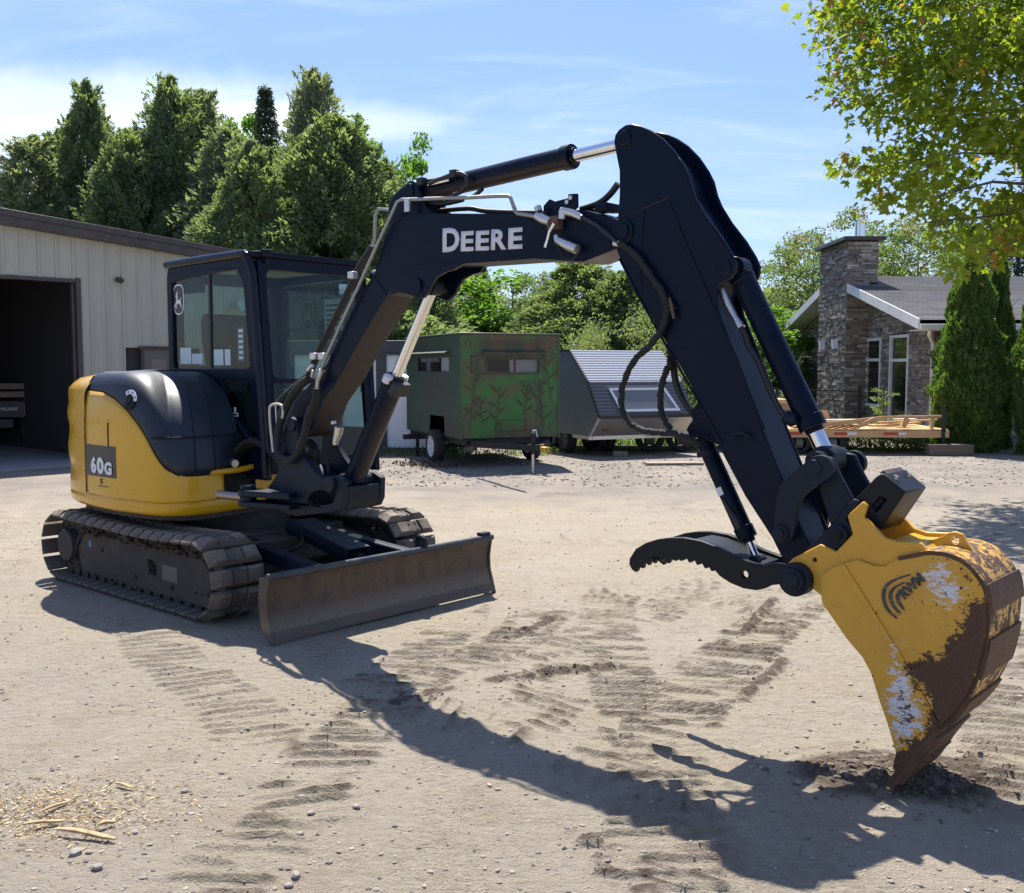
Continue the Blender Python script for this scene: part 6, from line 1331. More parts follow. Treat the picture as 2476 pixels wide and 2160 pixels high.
MB().tube([(.19, CV0-.004, 1.60), (.19, CV0-.004, 1.46), (.24, CV0-.004, 1.40), (.50, CV0-.004, 1.17), (.66, CV0-.004, 1.16)], .007, 6).build('panel_crease', M['navy'], cabr)
cabl = MB().prism(sideP, ident, CV1-.05, CV1, [[(-.50, 1.2), (-.50, 2.38), (.40, 2.40), (.48, 2.3), (.60, 1.2)]]).build('cab_door', M['navy'], ex, bevel=.008, seg=3)
MB().prism([(-.50, 1.2), (-.50, 2.38), (.40, 2.40), (.48, 2.3), (.60, 1.2)], ident, CV1-.03, CV1-.024).build('window_glass', M['glass'], cabl)
# front frame follows the slanted pillar
TF = lambda a, w, b: (frontu(b)+w, a, b)
ff = MB().prism([(CV0+.051, .90), (CV1-.051, .90), (CV1-.051, 2.46), (CV1-.10, 2.49), (CV0+.10, 2.49), (CV0+.051, 2.46)], TF, -.05, -.005, [rnd([(CV0+.13, 1.60), (CV1-.10, 1.60), (CV1-.10, 2.40), (CV0+.13, 2.40)], .06), [(CV0+.13, 1.0), (CV1-.10, 1.0), (CV1-.10, 1.565), (CV0+.13, 1.565)]]).build('cab_front', M['navy'], ex, bevel=.008, seg=3)
MB().prism([(CV0+.10, .98), (CV1-.08, .98), (CV1-.08, 2.42), (CV0+.10, 2.42)], TF, -.035, -.029).build('windshield', M['glass'], ff)
fb_ = MB().prism([(CV0+.051, .86), (CV1-.051, .86), (CV1-.051, 2.49), (CV0+.051, 2.49)], lambda a, w, b: (-.58+w, a, b), 0, .05, [[(CV0+.12, 1.7), (CV1-.12, 1.7), (CV1-.12, 2.36), (CV0+.12, 2.36)]]).build('cab_back', M['navy'], ex, bevel=.006)
MB().box((-.56, CV0+.1, 1.68), (-.554, CV1-.1, 2.38)).build('window_glass', M['glass'], fb_)
# corner pillar (rounded tube), roof
MB().tube([(.735, CV0+.0, .88), (.665, CV0, 1.7), (.613, CV0, 2.27), (.585, CV0, 2.41), (.52, CV0, 2.49), (.43, CV0, 2.512), (-.57, CV0, 2.50)], .033, 12, 4).build('cab_pillar', paint('pillar_paint', (.006, .009, .019), .25, amt=.1), ex, smooth=60)
MB().prism(rnd([(-.60, CV0-.01), (.55, CV0-.01), (.61, CV0+.08), (.61, CV1-.08), (.55, CV1+.01), (-.60, CV1+.01)], .04), TZ, 2.492, 2.53).build('cab_roof', M['navy'], ex, bevel=.014, seg=3)
MB().prism([(-.5, CV0+.06), (.5, CV0+.06), (.5, CV1-.06), (-.5, CV1-.06)], TZ, 2.455, 2.485).build('headliner', mat('cream_headliner', (.30, .28, .22), .9), ex)
MB().box((.585, -.14, 2.50), (.625, -.06, 2.545)).build('roof_bracket', M['navy'], ex, bevel=.005)
for y_, z_ in ((-.10, 2.46), (.80, 2.44)): MB().cyl((.60, y_, z_), (.625, y_, z_), .016, n=12).build('roof_bolt', M['cast'], ex)
wl = MB(); wl.cyl((.62, .92, 2.42), (.72, .92, 2.40), .05, .062, n=20); wl = wl.build('work_light', M['black'], ex, bevel=.006); MB().cyl((.7205, .92, 2.40), (.724, .92, 2.399), .054, n=20).build('lamp_lens', M['chrome'], wl)
m_ = MB(); m_.bar((.60, .90, 2.30), (.72, .93, 2.27), .03, .03); m_.build('lamp_bracket', M['zinc'], ex)
m_ = MB(); m_.tube([(.62, .74, 2.2), (.70, .78, 2.2), (.70, .80, 2.0), (.66, .80, 1.85)], .008, 6, 3); m_.build('mirror_arm', M['black'], ex)
# interior
m_ = MB(); m_.prism(([(-.38, 1.42), (-.50, 1.9), (-.51, 2.06), (-.47, 2.13), (-.40, 2.11), (-.35, 1.95), (-.26, 1.45)]), ident, .02, .46); m_.build('seat_back', mat('seat_fabric', (.035, .037, .038), .9), ex, bevel=.04, seg=3)
m_ = MB(); m_.box((-.37, .0, 1.28), (.20, .50, 1.42)); m_.build('seat_cushion', mat('seat_fabric', (.03, .03, .03), .9), ex, bevel=.03, seg=3)
m_ = MB(); m_.box((-.3, -.10, 1.2), (.30, .05, 1.5)); m_.box((-.3, .62, 1.2), (.30, .76, 1.5)); m_.box((.42, .25, .9), (.55, .60, 1.15)); m_.cyl((.25, -.02, 1.5), (.27, -.02, 1.66), .02); m_.cyl((.25, .70, 1.5), (.27, .70, 1.66), .02); m_.build('console', M['void'], ex, bevel=.01)
pts = [(.42, CV0+.07, 2.38), (.45, CV0+.07, 2.2), (.47, CV0+.07, 2.14)]+[(.455+.018*math.cos(k*1.1), CV0+.08+.018*math.sin(k*1.1), 2.12-.0055*k) for k in range(62)]
MB().tube(pts, .0035, 5).build('coiled_cord', M['black'], ex); MB().box((.30, CV0+.07, 2.37), (.46, CV0+.22, 2.42)).build('radio', M['void'], ex)
MB().box((-.49, CV0+.05, 2.27), (-.18, CV0+.10, 2.36)).build('visor', M['void'], ex)
def sticker(x0_, x1_, z0_, z1_, m, name='sticker', v=CV0+.0185): MB().box((x0_, v-.001, z0_), (x1_, v, z1_)).build(name, m, cabr)
for a in ((-.43, -.27, 1.71, 1.84), (-.26, -.11, 1.71, 1.79), (.05, .18, 1.70, 1.82), (.20, .275, 1.70, 1.82)): sticker(*a, M['stick'])
sticker(.375, .46, 1.73, 1.98, mat('grey_bar_label', (.12, .13, .13), .5)); 
for k in range(6): sticker(.39, .445, 1.745+.04*k, 1.765+.04*k, M['stick'], 'label_print', CV0+.0165)
MB().box((frontu(2.3)-.0265, CV1-.27, 2.26), (frontu(2.3)-.025, CV1-.14, 2.34)).build('sticker', M['stick'], ff)
MB().box((.10, CV1-.045, 1.99), (.34, CV1-.044, 2.25)).build('sticker', M['stick'], cabl)
for k in range(5): MB().box((.12, CV1-.0465, 2.03+.04*k), (.32, CV1-.0455, 2.045+.04*k)).build('label_print', M['decalblack'], cabl)
# leaping deer emblem on the side window (and seen from behind on the far glass)
DEER = [(-.55,-.62),(-.40,-.66),(-.30,-.52),(-.42,-.40),(-.20,-.28),(.10,-.25),(.25,-.38),(.50,-.60),(.62,-.72),(.58,-.55),(.45,-.38),(.42,-.20),(.38,0),(.50,.22),(.42,.26),(.30,.06),(.0,.02),(-.12,.12),(-.14,.34),(-.22,.50),(-.12,.62),(-.05,.85),(-.14,.72),(-.20,.58),(-.24,.80),(-.30,.60),(-.33,.55),(-.36,.78),(-.42,.60),(-.38,.48),(-.55,.38),(-.52,.30),(-.36,.30),(-.34,.10),(-.42,-.10),(-.55,-.30),(-.66,-.36),(-.62,-.50)]
SHLD = chaik([(-.78, .95), (0, 1.08), (.78, .95), (.86, 0), (.70, -.88), (0, -1.08), (-.70, -.88), (-.86, 0)], 1)
def emblem(T_, parent, s_, mw, mb_):
    MB().prism([(a*s_*.80, b*s_) for a, b in SHLD], T_, 0, .001).build('emblem_shield', mw, parent); MB().prism([(a*s_*.70, b*s_*.91) for a, b in SHLD], T_, .001, .002).build('emblem_field', mb_, parent)
    MB().prism([(a*s_*.72, b*s_*.80-.05*s_) for a, b in DEER], T_, .002, .003).build('emblem_deer', mw, parent)
emblem(lambda a, w, b: (-.435+a, CV0+.018-w, 2.22+b), cabr, .115, M['decal'], M['decalblack'])
emblem(lambda a, w, b: (-.12-a, CV1-.05-w, 2.12+b), cabl, .12, mat('faded_green_print', (.20, .27, .20), .6), mat('dark_green_print', (.05, .09, .06), .6))
me = text_mesh('JOHN DEERE', .062, .0004, .001, 0, 1.05); xs = max(v.co.x for v in me.vertices); bake(me, frame_matrix((.36, CV1-.20, 2.30), (-1, 0, 0), (0, 0, 1))); me.materials.append(M['decalblack']); link('window_lettering', me, cabl)
# small pictogram (triangle of levers) on the lower cab side
uu_, zz_ = MP(569, 998, CV0); m_ = MB(); m_.prism([(uu_-.04, zz_-.03), (uu_+.04, zz_-.03), (uu_+.04, zz_), (uu_-.04, zz_)], ident, CV0-.003, CV0-.0005, [[(uu_-.03, zz_-.022), (uu_+.03, zz_-.022), (uu_+.03, zz_-.008), (uu_-.03, zz_-.008)]]); m_.prism([(uu_-.01, zz_), (uu_+.01, zz_), (uu_+.014, zz_+.04), (uu_-.014, zz_+.04)], ident, CV0-.003, CV0-.0005); m_.build('tie_down_mark', M['stick'], cabr)

# ---- swing post casting
pl = BPL('c3b', [(622,700),(645,628),(690,606),(735,640),(752,730),(748,860),(790,1000),(850,1100),(940,1225),(1040,1310),(1090,1290),(1140,1275),(1200,1290),(1275,1345),(1270,1580),(1232,1670),(1080,1700),(720,1742),(560,1690),(430,1635),(380,1560),(400,1430),(470,1330),(530,1230),(545,1150),(560,1060),(600,1000),(618,850)], -.17)
hole = BPL('c3b', [(860,1560),(900,1480),(980,1445),(1170,1440),(1195,1480),(1150,1590),(1080,1610),(890,1620)], -.17)
sp_ = MB().prism(pl, BT, -.17, -.13, [hole]).build('swing_post', M['cast'], ex, bevel=.012, seg=3)
MB().prism(pl, BT, .13, .17, [hole]).build('swing_post_side', M['cast'], sp_, bevel=.012, seg=3).matrix_parent_inverse = Matrix()
lowp = BPL('c3b', [(480,1350),(560,1230),(640,1180),(760,1250),(850,1420),(850,1640),(720,1740),(560,1690),(430,1635)], -.17)
MB().prism(lowp, BT, -.13, .13).build('swing_post_core', M['cast'], sp_, bevel=.01)
rimp = BPL('c3b', [(1080,1700),(850,1725),(850,1640),(1080,1620),(1190,1580),(1195,1450),(1270,1400),(1268,1590),(1232,1670)], -.17)
MB().prism(rimp, BT, -.13, .13).build('swing_post_lip', M['cast'], sp_, bevel=.01)
pu, pz = BP(*conv('c3b', [(690, 690)])[0], -.17); foot = (pu, pz)
cu, cz_ = BP(*conv('c3b', [(1140, 1370)])[0], -.17); cfoot = (cu, cz_)
def pin(p, w0, w1, r_, name='pin', m='cast', parent=ex, hub=None): 
    m_ = MB(); m_.cyl(BT(p[0], w0, p[1]), BT(p[0], w1, p[1]), r_, n=26)
    if hub: m_.cyl(BT(p[0], w0-hub, p[1]), BT(p[0], w0-.001, p[1]), r_*.6, n=20)
    return m_.build(name, M[m], parent, bevel=.004)
pin(foot, -.185, .185, .045, parent=sp_); pin(cfoot, -.20, .19, .05, parent=sp_)
# side lug with the swing cylinder
lug = BPL('c3b', [(115,1400),(160,1372),(300,1400),(400,1370),(470,1330),(520,1360),(520,1450),(300,1462),(150,1460)], -.20)
lug2 = BPL('c3b', [(115,1590),(200,1580),(560,1590),(600,1640),(430,1640),(150,1625)], -.20)
lc = BP(*conv('c3b', [(190, 1490)])[0], -.28)
def vert(p, w, z0_, z1_, r_): a = BT(p[0], w, z0_); b = BT(p[0], w, z1_); return a, b, r_
zl1 = BP(*conv('c3b', [(200, 1372)])[0], -.28)[1]; zl0 = BP(*conv('c3b', [(200, 1620)])[0], -.28)[1]
lp = Vector(BT(lc[0], -.28, 0)); body = Vector(BT(lc[0]+.30, -.16, 0)); 
for (za, zb_) in ((zl1-.075, zl1-.035), (zl0, zl0+.035)):
    m_ = MB(); q0 = lp; dd_ = (body-lp).normalized(); sd = Vector((-dd_.y, dd_.x, 0)); pts2 = []
    for k in range(9): t = PI/2+PI*k/8; pts2.append(q0+dd_*math.cos(t)*.065+sd*math.sin(t)*.065)
    pts2 += [body-sd*.12+dd_*.06, body+sd*.12+dd_*.06]
    m_.prism([(p.x, p.y) for p in pts2], TZ, za, zb_); m_.build('swing_lug', M['cast'], sp_, bevel=.006)
m_ = MB(); m_.cyl((lp.x, lp.y, zl0+.036), (lp.x, lp.y, zl1-.076), .055, n=24); m_.cyl((lp.x, lp.y, zl1-.034), (lp.x, lp.y, zl1-.005), .052, n=24); m_.build('swing_pin', M['cast'], sp_, bevel=.004)
m_ = MB(); zc_ = (zl0+zl1)/2-.02; m_.cyl((lp.x-.05, lp.y, zc_), (lp.x-.30, lp.y-.03, zc_), .028, n=18); m_.build('swing_cylinder_rod', mat('bronze_rod', (.30, .24, .19), .3, .7), ex)

# ---- boom
HB = .105
bside = [(640,690),(660,560)]
b_out = (BPL('c3b', [(690,700),(670,800),(660,660),(690,540),(740,400),(800,290)], -HB)[2:] if False else [])
P_boom = BPL('c3b', [(650,720),(640,640),(690,540),(720,440)], -HB) + BPL('full', [(790, 880), (867, 716)], -HB) + BPL('c4', [(130, 840), (205, 560), (245, 480), (320, 432), (400, 412), (560, 400), (940, 402), (1300, 410), (1500, 400), (1620, 375), (1870, 452), (1898, 490), (1915, 555), (1890, 620), (1840, 655), (1620, 742), (1560, 742), (1270, 722), (900, 748), (540, 774), (440, 786), (385, 808), (325, 862), (268, 935), (225, 985)], -HB) + BPL('full', [(935, 716), (877, 812), (814, 924), (780, 972), (755, 1040)], -HB) + BPL('c3b', [(830, 830), (760, 840), (700, 790)], -HB)
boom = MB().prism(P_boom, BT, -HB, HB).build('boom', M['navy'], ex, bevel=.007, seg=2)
# lift cylinder ears under the bend and arm cylinder ears on top
ear = BPL('c4', [(240, 960), (300, 900), (420, 800), (540, 780), (820, 765), (760, 800), (690, 815), (600, 832), (545, 880), (515, 960), (480, 1000), (440, 1005), (400, 985), (360, 972), (300, 965), (225, 990)], -.125)
ear = BPL('c4', [(330, 832), (420, 768), (560, 758), (760, 758), (700, 798), (640, 815), (575, 850), (540, 900), (515, 960), (480, 1000), (440, 1005), (400, 985), (360, 970), (300, 960), (235, 985)], -.125)
ear_far = [(a, b+(.10 if i < 4 else 0)) for i, (a, b) in enumerate(ear)]
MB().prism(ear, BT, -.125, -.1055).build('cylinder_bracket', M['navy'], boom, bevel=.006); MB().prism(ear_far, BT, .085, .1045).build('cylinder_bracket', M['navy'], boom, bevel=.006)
bpin = BP(*conv('c4', [(438, 910)])[0], -.125); pin(bpin, -.14, .14, .040, parent=boom, m='navy')
ear2 = BPL('c4', [(228, 490), (232, 335), (262, 275), (330, 210), (375, 172), (405, 165), (432, 185), (455, 240), (470, 300), (500, 360), (560, 400), (300, 440)], -.09)
for w0, w1 in ((-.09, -.065), (.065, .09)): MB().prism(ear2, BT, w0, w1).build('arm_cylinder_bracket', M['navy'], boom, bevel=.006)
apin = BP(*conv('c4', [(380, 240)])[0], -.09); pin(apin, -.10, .10, .040, parent=boom, m='navy')
# raised weld seam lines
MB().tube([BT(*((BP(x, y, -HB)[0],)+(-HB-.001,)+(BP(x, y, -HB)[1],))) for x, y in conv('c4', [(120, 830), (170, 900), (222, 975)])], .004, 5).build('weld_seam', M['navy'], boom)
# letters
la = BP(*conv('c4', [(617, 676)])[0], -HB); lb = BP(*conv('c4', [(1182, 650)])[0], -HB); lt = BP(*conv('c4', [(626, 506)])[0], -HB)
def letters(s, a, b, hgt, parent, w, m, bold, name='brand_letter'):
    A = Vector(BT(a[0], w, a[1])); B_ = Vector(BT(b[0], w, b[1])); me = text_mesh(s, 1, .0, bold); x0_ = min(v.co.x for v in me.vertices); x1_ = max(v.co.x for v in me.vertices); y1_ = max(v.co.y for v in me.vertices); y0_ = min(v.co.y for v in me.vertices)
    bake(me, Matrix.Translation((-x0_, -y0_, 0))); bake(me, Matrix.Diagonal(((B_-A).length/(x1_-x0_), hgt/(y1_-y0_), 1, 1))); bake(me, frame_matrix(A, B_-A, (0, 0, 1))); me.materials.append(m); o = link(name, me, parent); s_ = o.modifiers.new('s', 'SOLIDIFY'); s_.thickness = .002; return o
xs_ = [(617, 676, 737, 171), (745, 670, 836, 140), (850, 665, 946, 138), (960, 661, 1067, 140), (1080, 657, 1182, 150)]
xs_ = [(617, 678, 737, 668, 170), (746, 671, 836, 667, 142), (851, 666, 946, 662, 140), (960, 661, 1070, 656, 146), (1082, 656, 1183, 650, 150)]
for ch, (xa, ya, xb, yb, hh) in zip('DEERE', xs_):
    A = BP(*conv('c4', [(xa, ya)])[0], -HB); B_ = BP(*conv('c4', [(xb, yb)])[0], -HB); Tt = BP(*conv('c4', [(xa, ya-hh)])[0], -HB); letters(ch, A, B_, Tt[1]-A[1], boom, -HB-.002, M['decal'], .035)
# ---- arm cylinder
def cylinder(p0, p1, p2, r_, rr, w=0, name='cylinder', eye=True):
    """barrel p0..p1, rod p1..p2 in boom frame"""
    a, b, c = (Vector(BT(p[0], w, p[1])) for p in (p0, p1, p2)); d = (b-a).normalized()
    m_ = MB(); m_.cyl(a+d*.05, b, r_, n=32); m_.cyl(b-d*.045, b+d*.012, r_*1.13, n=32); m_.cyl(b+d*.012, b+d*.03, r_*.75, n=28); m_.cyl(a+d*.04, a+d*.07, r_*1.06, n=32)
    lat = Vector(BT(0, 1, 0))-Vector(BT(0, 0, 0)); m_.cyl(a-lat*.04, a+lat*.04, r_*.95, n=24); o = m_.build(name, M['navy'], ex, bevel=.004)
    MB().cyl(b+d*.031, c, rr, n=24).build('rod', M['chrome'], o); m_ = MB(); m_.cyl(c-lat*.04, c+lat*.04, rr*1.6, n=24); m_.build('rod_eye', M['cast'], o); return o
armpin_t = BP(1510, 333, -.10)
e1_ = BP(1360, 377, 0)
dirv = (armpin_t[0]-apin[0], armpin_t[1]-apin[1]); Lc = math.hypot(*dirv); kk = .735
ac = cylinder(apin, (apin[0]+dirv[0]*kk, apin[1]+dirv[1]*kk), armpin_t, .056, .032, 0, 'arm_cylinder')
m_ = MB(); m_.tube([bpt(*p, -.085) for p in conv('c4', [(520, 190), (640, 140), (720, 115), (775, 130), (790, 190), (750, 245), (690, 270)])], .012, 8, 4); m_.build('cylinder_hose', M['black'], ac, smooth=60)
for c_, w_ in (([(900, 225), (850, 270), (820, 285)], -.06), ([(450, 170), (560, 165), (680, 130)], -.05)): MB().tube([bpt(*p, w_) for p in conv('c4', c_)], .012, 8, 3).build('cylinder_hose', M['black'], ac, smooth=60)
m_ = MB(); m_.tube([bpt(*p, -.075) for p in conv('c4', [(520, 195), (670, 160)])], .013, 8); m_.build('steel_fitting', M['chrome'], ac)
for (x, y) in ((470, 175), (700, 120)): p = Vector(bpt(*conv('c4', [(x, y)])[0], -.08)); MB().box(p-Vector((.022,)*3), p+Vector((.022,)*3)).build('port_block', M['black'], ac, bevel=.005)
# ---- lift cylinder
kk = .545; cy_d = (bpin[0]-cfoot[0], bpin[1]-cfoot[1])
lcy = cylinder(cfoot, (cfoot[0]+cy_d[0]*kk, cfoot[1]+cy_d[1]*kk), bpin, .066, .032, 0, 'boom_cylinder')
tp = Vector(BT(cfoot[0]+cy_d[0]*(kk-.03), -.07, cfoot[1]+cy_d[1]*(kk-.03))); m_ = MB(); 
for s_ in (-1, 1): q_ = Vector(BT(cfoot[0]+cy_d[0]*(kk+.005), s_*.062, cfoot[1]+cy_d[1]*(kk+.005))); m_.cyl(q_-Vector((.012, 0, .02)), q_+Vector((.012, 0, .02)), .03, n=16)
m_.build('gland_bolt', M['decal'], lcy, bevel=.004)
pa = [(cfoot[0]+cy_d[0]*k_, cfoot[1]+cy_d[1]*k_) for k_ in (.47, .53)]; m_ = MB(); m_.bar(BT(pa[0][0]+.07, 0, pa[0][1]), BT(pa[1][0]+.07, 0, pa[1][1]), .12, .06); m_.build('clamp_block', M['black'], lcy, bevel=.006)
# ---- steel line along the boom
tl = [(845, 958)] if False else []
line = conv('cF', [(275, 1600), (300, 1500), (420, 1230), (560, 930), (700, 620), (800, 410), (838, 325), (870, 308), (1000, 305), (1180, 298)]) + conv('c4', [(800, 288), (1000, 276), (1085, 275), (1100, 292), (1135, 390), (1150, 402), (1220, 412), (1290, 425)])
MB().tube([bpt(x, y, -.135) for x, y in line], .0105, 8).build('steel_line', M['tube'], boom, smooth=60)
line2 = conv('cF', [(180, 1590), (260, 1400), (420, 1080), (560, 780), (650, 640)])
for dx in (0, 14, 28): MB().tube([bpt(x+dx/3, y, -.06+.04*dx/14) for x, y in line2], .012, 8).build('hose_line', M['black'], boom, smooth=60)
line3 = conv('cF', [(560, 800), (650, 660), (672, 600), (680, 420), (700, 375), (775, 380)]); MB().tube([bpt(x, y, .12) for x, y in line3], .0105, 8).build('steel_line', M['tube'], boom, smooth=60)
m_ = MB()
for (x, y, s_) in ((300, 1450, .03), (240, 1450, .03), (515, 865, .022)): p = Vector(bpt(*conv('cF', [(x, y)])[0], -.13)); m_.box(p-Vector((.026, .02, .012)), p+Vector((.026, .02, .03)))
m_.build('line_clamp', M['zinc'], boom, bevel=.004)
m_ = MB(); m_.tube([bpt(*p, -.14) for p in conv('cF', [(295, 1540), (265, 1610), (258, 1670)])], [.020, .018, .014], 10); m_.tube([bpt(*p, -.10) for p in conv('cF', [(235, 1540), (222, 1590)])], .013, 8); m_.tube([bpt(*p, -.08) for p in conv('cF', [(225, 1505), (195, 1540)])], .015, 8); m_.build('line_fitting', M['zinc'], boom, smooth=60)
p = Vector(bpt(*conv('cF', [(912, 345)])[0], -.14)); MB().box(p-Vector((.02, .01, .04)), p+Vector((.02, .01, .035))).build('line_clamp', M['zinc'], boom, bevel=.003)
# big sleeved hoses at the boom foot
for pts_, w_, rr in (([(880, 175), (800, 230), (700, 350), (620, 500), (560, 650), (530, 800), (520, 950), (560, 1050), (640, 1100), (700, 1090)], -.20, .026), ([(970, 280), (950, 420), (890, 560), (855, 700), (820, 850), (760, 1000), (690, 1090)], -.21, .024), ([(840, 160), (720, 270), (600, 380), (500, 500)], -.05, .024),
                    ([(1530, 880), (1500, 980), (1460, 1120), (1400, 1250), (1330, 1300), (1250, 1280)], .10, .026), ([(940, 1000), (900, 1100), (960, 1200), (1000, 1330), (1060, 1370)], -.10, .03), ([(880, 900), (940, 960), (960, 1100), (940, 1250), (1000, 1380)], .0, .03)):
    MB().tube([bpt(x, y, w_) for x, y in conv('c3b', pts_)], rr, 10, 6).build('sleeved_hose', M['hose'], ex, smooth=60)
MB().tube([bpt(x, y, .10) for x, y in conv('c3b', [(1545, 720), (1520, 790), (1490, 850)])], .02, 10).build('hose_coupling', M['chrome'], ex, smooth=60)
m_ = MB(); m_.tube([bpt(x, y, -.09) for x, y in conv('c3b', [(1225, 720), (1215, 790), (1190, 860), (1180, 920)])], [.03, .028, .022, .018], 10); m_.tube([bpt(x, y, -.09) for x, y in conv('c3b', [(1160, 655), (1165, 690)])], .018, 8); m_.build('hose_coupling', M['zinc'], ex, smooth=60)
m_ = MB(); m_.tube([bpt(x, y, -.10) for x, y in conv('c3b', [(1190, 760), (1130, 840), (1060, 930), (1070, 1040), (1110, 1250)])], .009, 8); m_.build('steel_line', M['cast'], ex, smooth=60)
# auxiliary valve group at the boom nose
m_ = MB(); m_.prism(BPL('c4', [(1330, 345), (1372, 298), (1410, 315), (1505, 290), (1505, 262), (1570, 258), (1572, 355), (1540, 385), (1330, 420)], -.10), BT, -.10, -.085); m_.prism(BPL('c4', [(1690, 330), (1780, 318), (1782, 378), (1690, 380)], -.08), BT, -.08, .06); m_.build('valve_bracket', M['navy'], boom, bevel=.004)
m_ = MB()
for x, y in ((1532, 290), (1506, 320)): p = Vector(bpt(*conv('c4', [(x, y)])[0], -.10)); lat = Vector(BT(0, -1, 0))-Vector(BT(0, 0, 0)); m_.cyl(p, p+lat*.012, .012, n=6)
m_.build('bracket_bolt', M['zinc'], boom)
m_ = MB(); m_.tube([bpt(*p, -.145) for p in conv('c4', [(1285, 415), (1330, 440), (1380, 460)])], [.022, .026, .022], 10); m_.tube([bpt(*p, -.15) for p in conv('c4', [(1465, 440), (1468, 380)])], .020, 10); m_.tube([bpt(*p, -.15) for p in conv('c4', [(1460, 378), (1540, 398), (1605, 432)])], [.018, .02, .015], 10); m_.tube([bpt(*p, -.145) for p in conv('c4', [(1290, 350), (1300, 385)])], .018, 8)
m_.tube([bpt(*p, -.16) for p in conv('c4', [(1420, 555), (1430, 590), (1500, 625), (1570, 655)])], [.012, .018, .024, .024], 12); m_.build('steel_fitting', M['zinc'], boom, smooth=60)
m_ = MB(); m_.tube([bpt(*p, -.165) for p in conv('c4', [(1412, 470), (1375, 530), (1360, 590), (1345, 640)])], [.012, .009, .008, .010], 8); m_.build('valve_handle', M['chrome'], boom, smooth=60)
p = Vector(bpt(*conv('c4', [(1410, 470)])[0], -.13)); m_ = MB(); m_.box(p-Vector((.035, .02, .03)), p+Vector((.035, .03, .035))); m_.build('valve_body', mat('rusty_valve', (.12, .06, .04), .7), boom, bevel=.006)
m_ = MB(); m_.tube([bpt(*p, -.145) for p in conv('c4', [(1600, 430), (1700, 480), (1800, 560), (1870, 620)])], .0095, 8, 4); m_.build('valve_hose', M['black'], boom, smooth=60)
m_ = MB(); m_.tube([bpt(*p, -.15) for p in conv('c4', [(1430, 590), (1440, 660), (1480, 720), (1540, 725), (1575, 680)])], .003, 5, 5); m_.build('retaining_cable', M['black'], boom, smooth=60)
m_ = MB(); m_.tube([bpt(*p, .02) for p in conv('c4', [(1600, 370), (1720, 330), (1800, 270), (1862, 190)])], .017, 8, 5); m_.tube([bpt(*p, .04) for p in conv('c4', [(560, 385), (800, 365), (940, 385), (1300, 395), (1700, 385), (1860, 375)])], .014, 8, 4); m_.tube([bpt(*p, -.03) for p in conv('c4', [(480, 330), (620, 330), (760, 300)])], .016, 8, 3); m_.build('top_hose', M['black'], boom, smooth=60)

# ---- arm (stick)
HA = .12
A_out = conv('c5', [(98, 145), (104, 105), (125, 75), (160, 50), (200, 44), (245, 55), (300, 80), (360, 122), (420, 185), (470, 260), (500, 320), (520, 400), (545, 460), (600, 550), (680, 655), (735, 745), (757, 800), (752, 850), (735, 880), (700, 895), (672, 912), (657, 945), (652, 1000), (665, 1070)])
A_low = conv('c5', [(760, 1310), (845, 1530), (908, 1710)]) + conv('c6', [(770, 300), (835, 470), (900, 620)])
A_tip = conv('c6', [(850, 690), (790, 690), (760, 640), (720, 560), (600, 375), (480, 150), (400, 0)])
A_left = conv('c5', [(560, 1545), (470, 1380), (375, 1220), (240, 985), (125, 760), (105, 700), (118, 620), (120, 545), (128, 430), (128, 300)])
Pa = [BP(x, y, -HA) for x, y in A_out]+[BP(x, y, -HA) for x, y in A_low+A_tip+A_left]
# near and far plates plus the box between
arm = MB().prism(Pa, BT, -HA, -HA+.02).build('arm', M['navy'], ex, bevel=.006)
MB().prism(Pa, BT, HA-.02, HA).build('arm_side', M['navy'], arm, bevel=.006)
inner = [BP(x, y, -HA) for x, y in conv('c5', [(240, 200), (330, 180), (400, 260), (450, 350), (470, 430), (530, 530), (640, 720), (690, 800), (690, 860), (640, 900), (620, 1000), (650, 1090)])+conv('c5', [(755, 1320), (842, 1535), (904, 1710)])+conv('c6', [(765, 300), (830, 475), (885, 610), (850, 680), (790, 680), (770, 640), (725, 555), (605, 375), (485, 150), (405, 0)])+conv('c5', [(565, 1540), (475, 1375), (380, 1215), (245, 980), (160, 800)])]
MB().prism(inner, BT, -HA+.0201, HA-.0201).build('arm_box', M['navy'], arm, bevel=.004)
lat = (Vector(BT(0, -1, 0))-Vector(BT(0, 0, 0))).normalized()
def seam(c, pts, w=-HA-.001, r_=.0045): MB().tube([bpt(x, y, w) for x, y in conv(c, pts)], r_, 5).build('weld_seam', M['navy'], arm)
seam('c5', [(115, 552), (250, 505), (395, 442)]); seam('c5', [(400, 470), (500, 720), (590, 920), (660, 1090), (765, 1320), (850, 1550), (915, 1700)], r_=.006); seam('c5', [(262, 510), (250, 700), (245, 900), (250, 960)]); seam('c5', [(130, 775), (245, 1000), (380, 1240), (565, 1560), (690, 1780)], r_=.006)
ap1 = BP(*conv('c5', [(160, 120)])[0], -HA); pin(ap1, -HA-.008, HA+.008, .034, 'pin', 'navy', arm)
ap2 = BP(*conv('c5', [(150, 625)])[0], -HA); pin(ap2, -HA-.012, HA+.012, .060, 'arm_pivot', 'navy', arm); MB().cyl(BT(ap2[0], -HA-.02, ap2[1]), BT(ap2[0], -HA-.0121, ap2[1]), .040, n=24).build('pivot_cap', M['navy'], arm)
ap3 = BP(*conv('c5', [(697, 818)])[0], -HA); pin(ap3, -HA-.008, HA+.008, .034, 'pin', 'navy', arm)
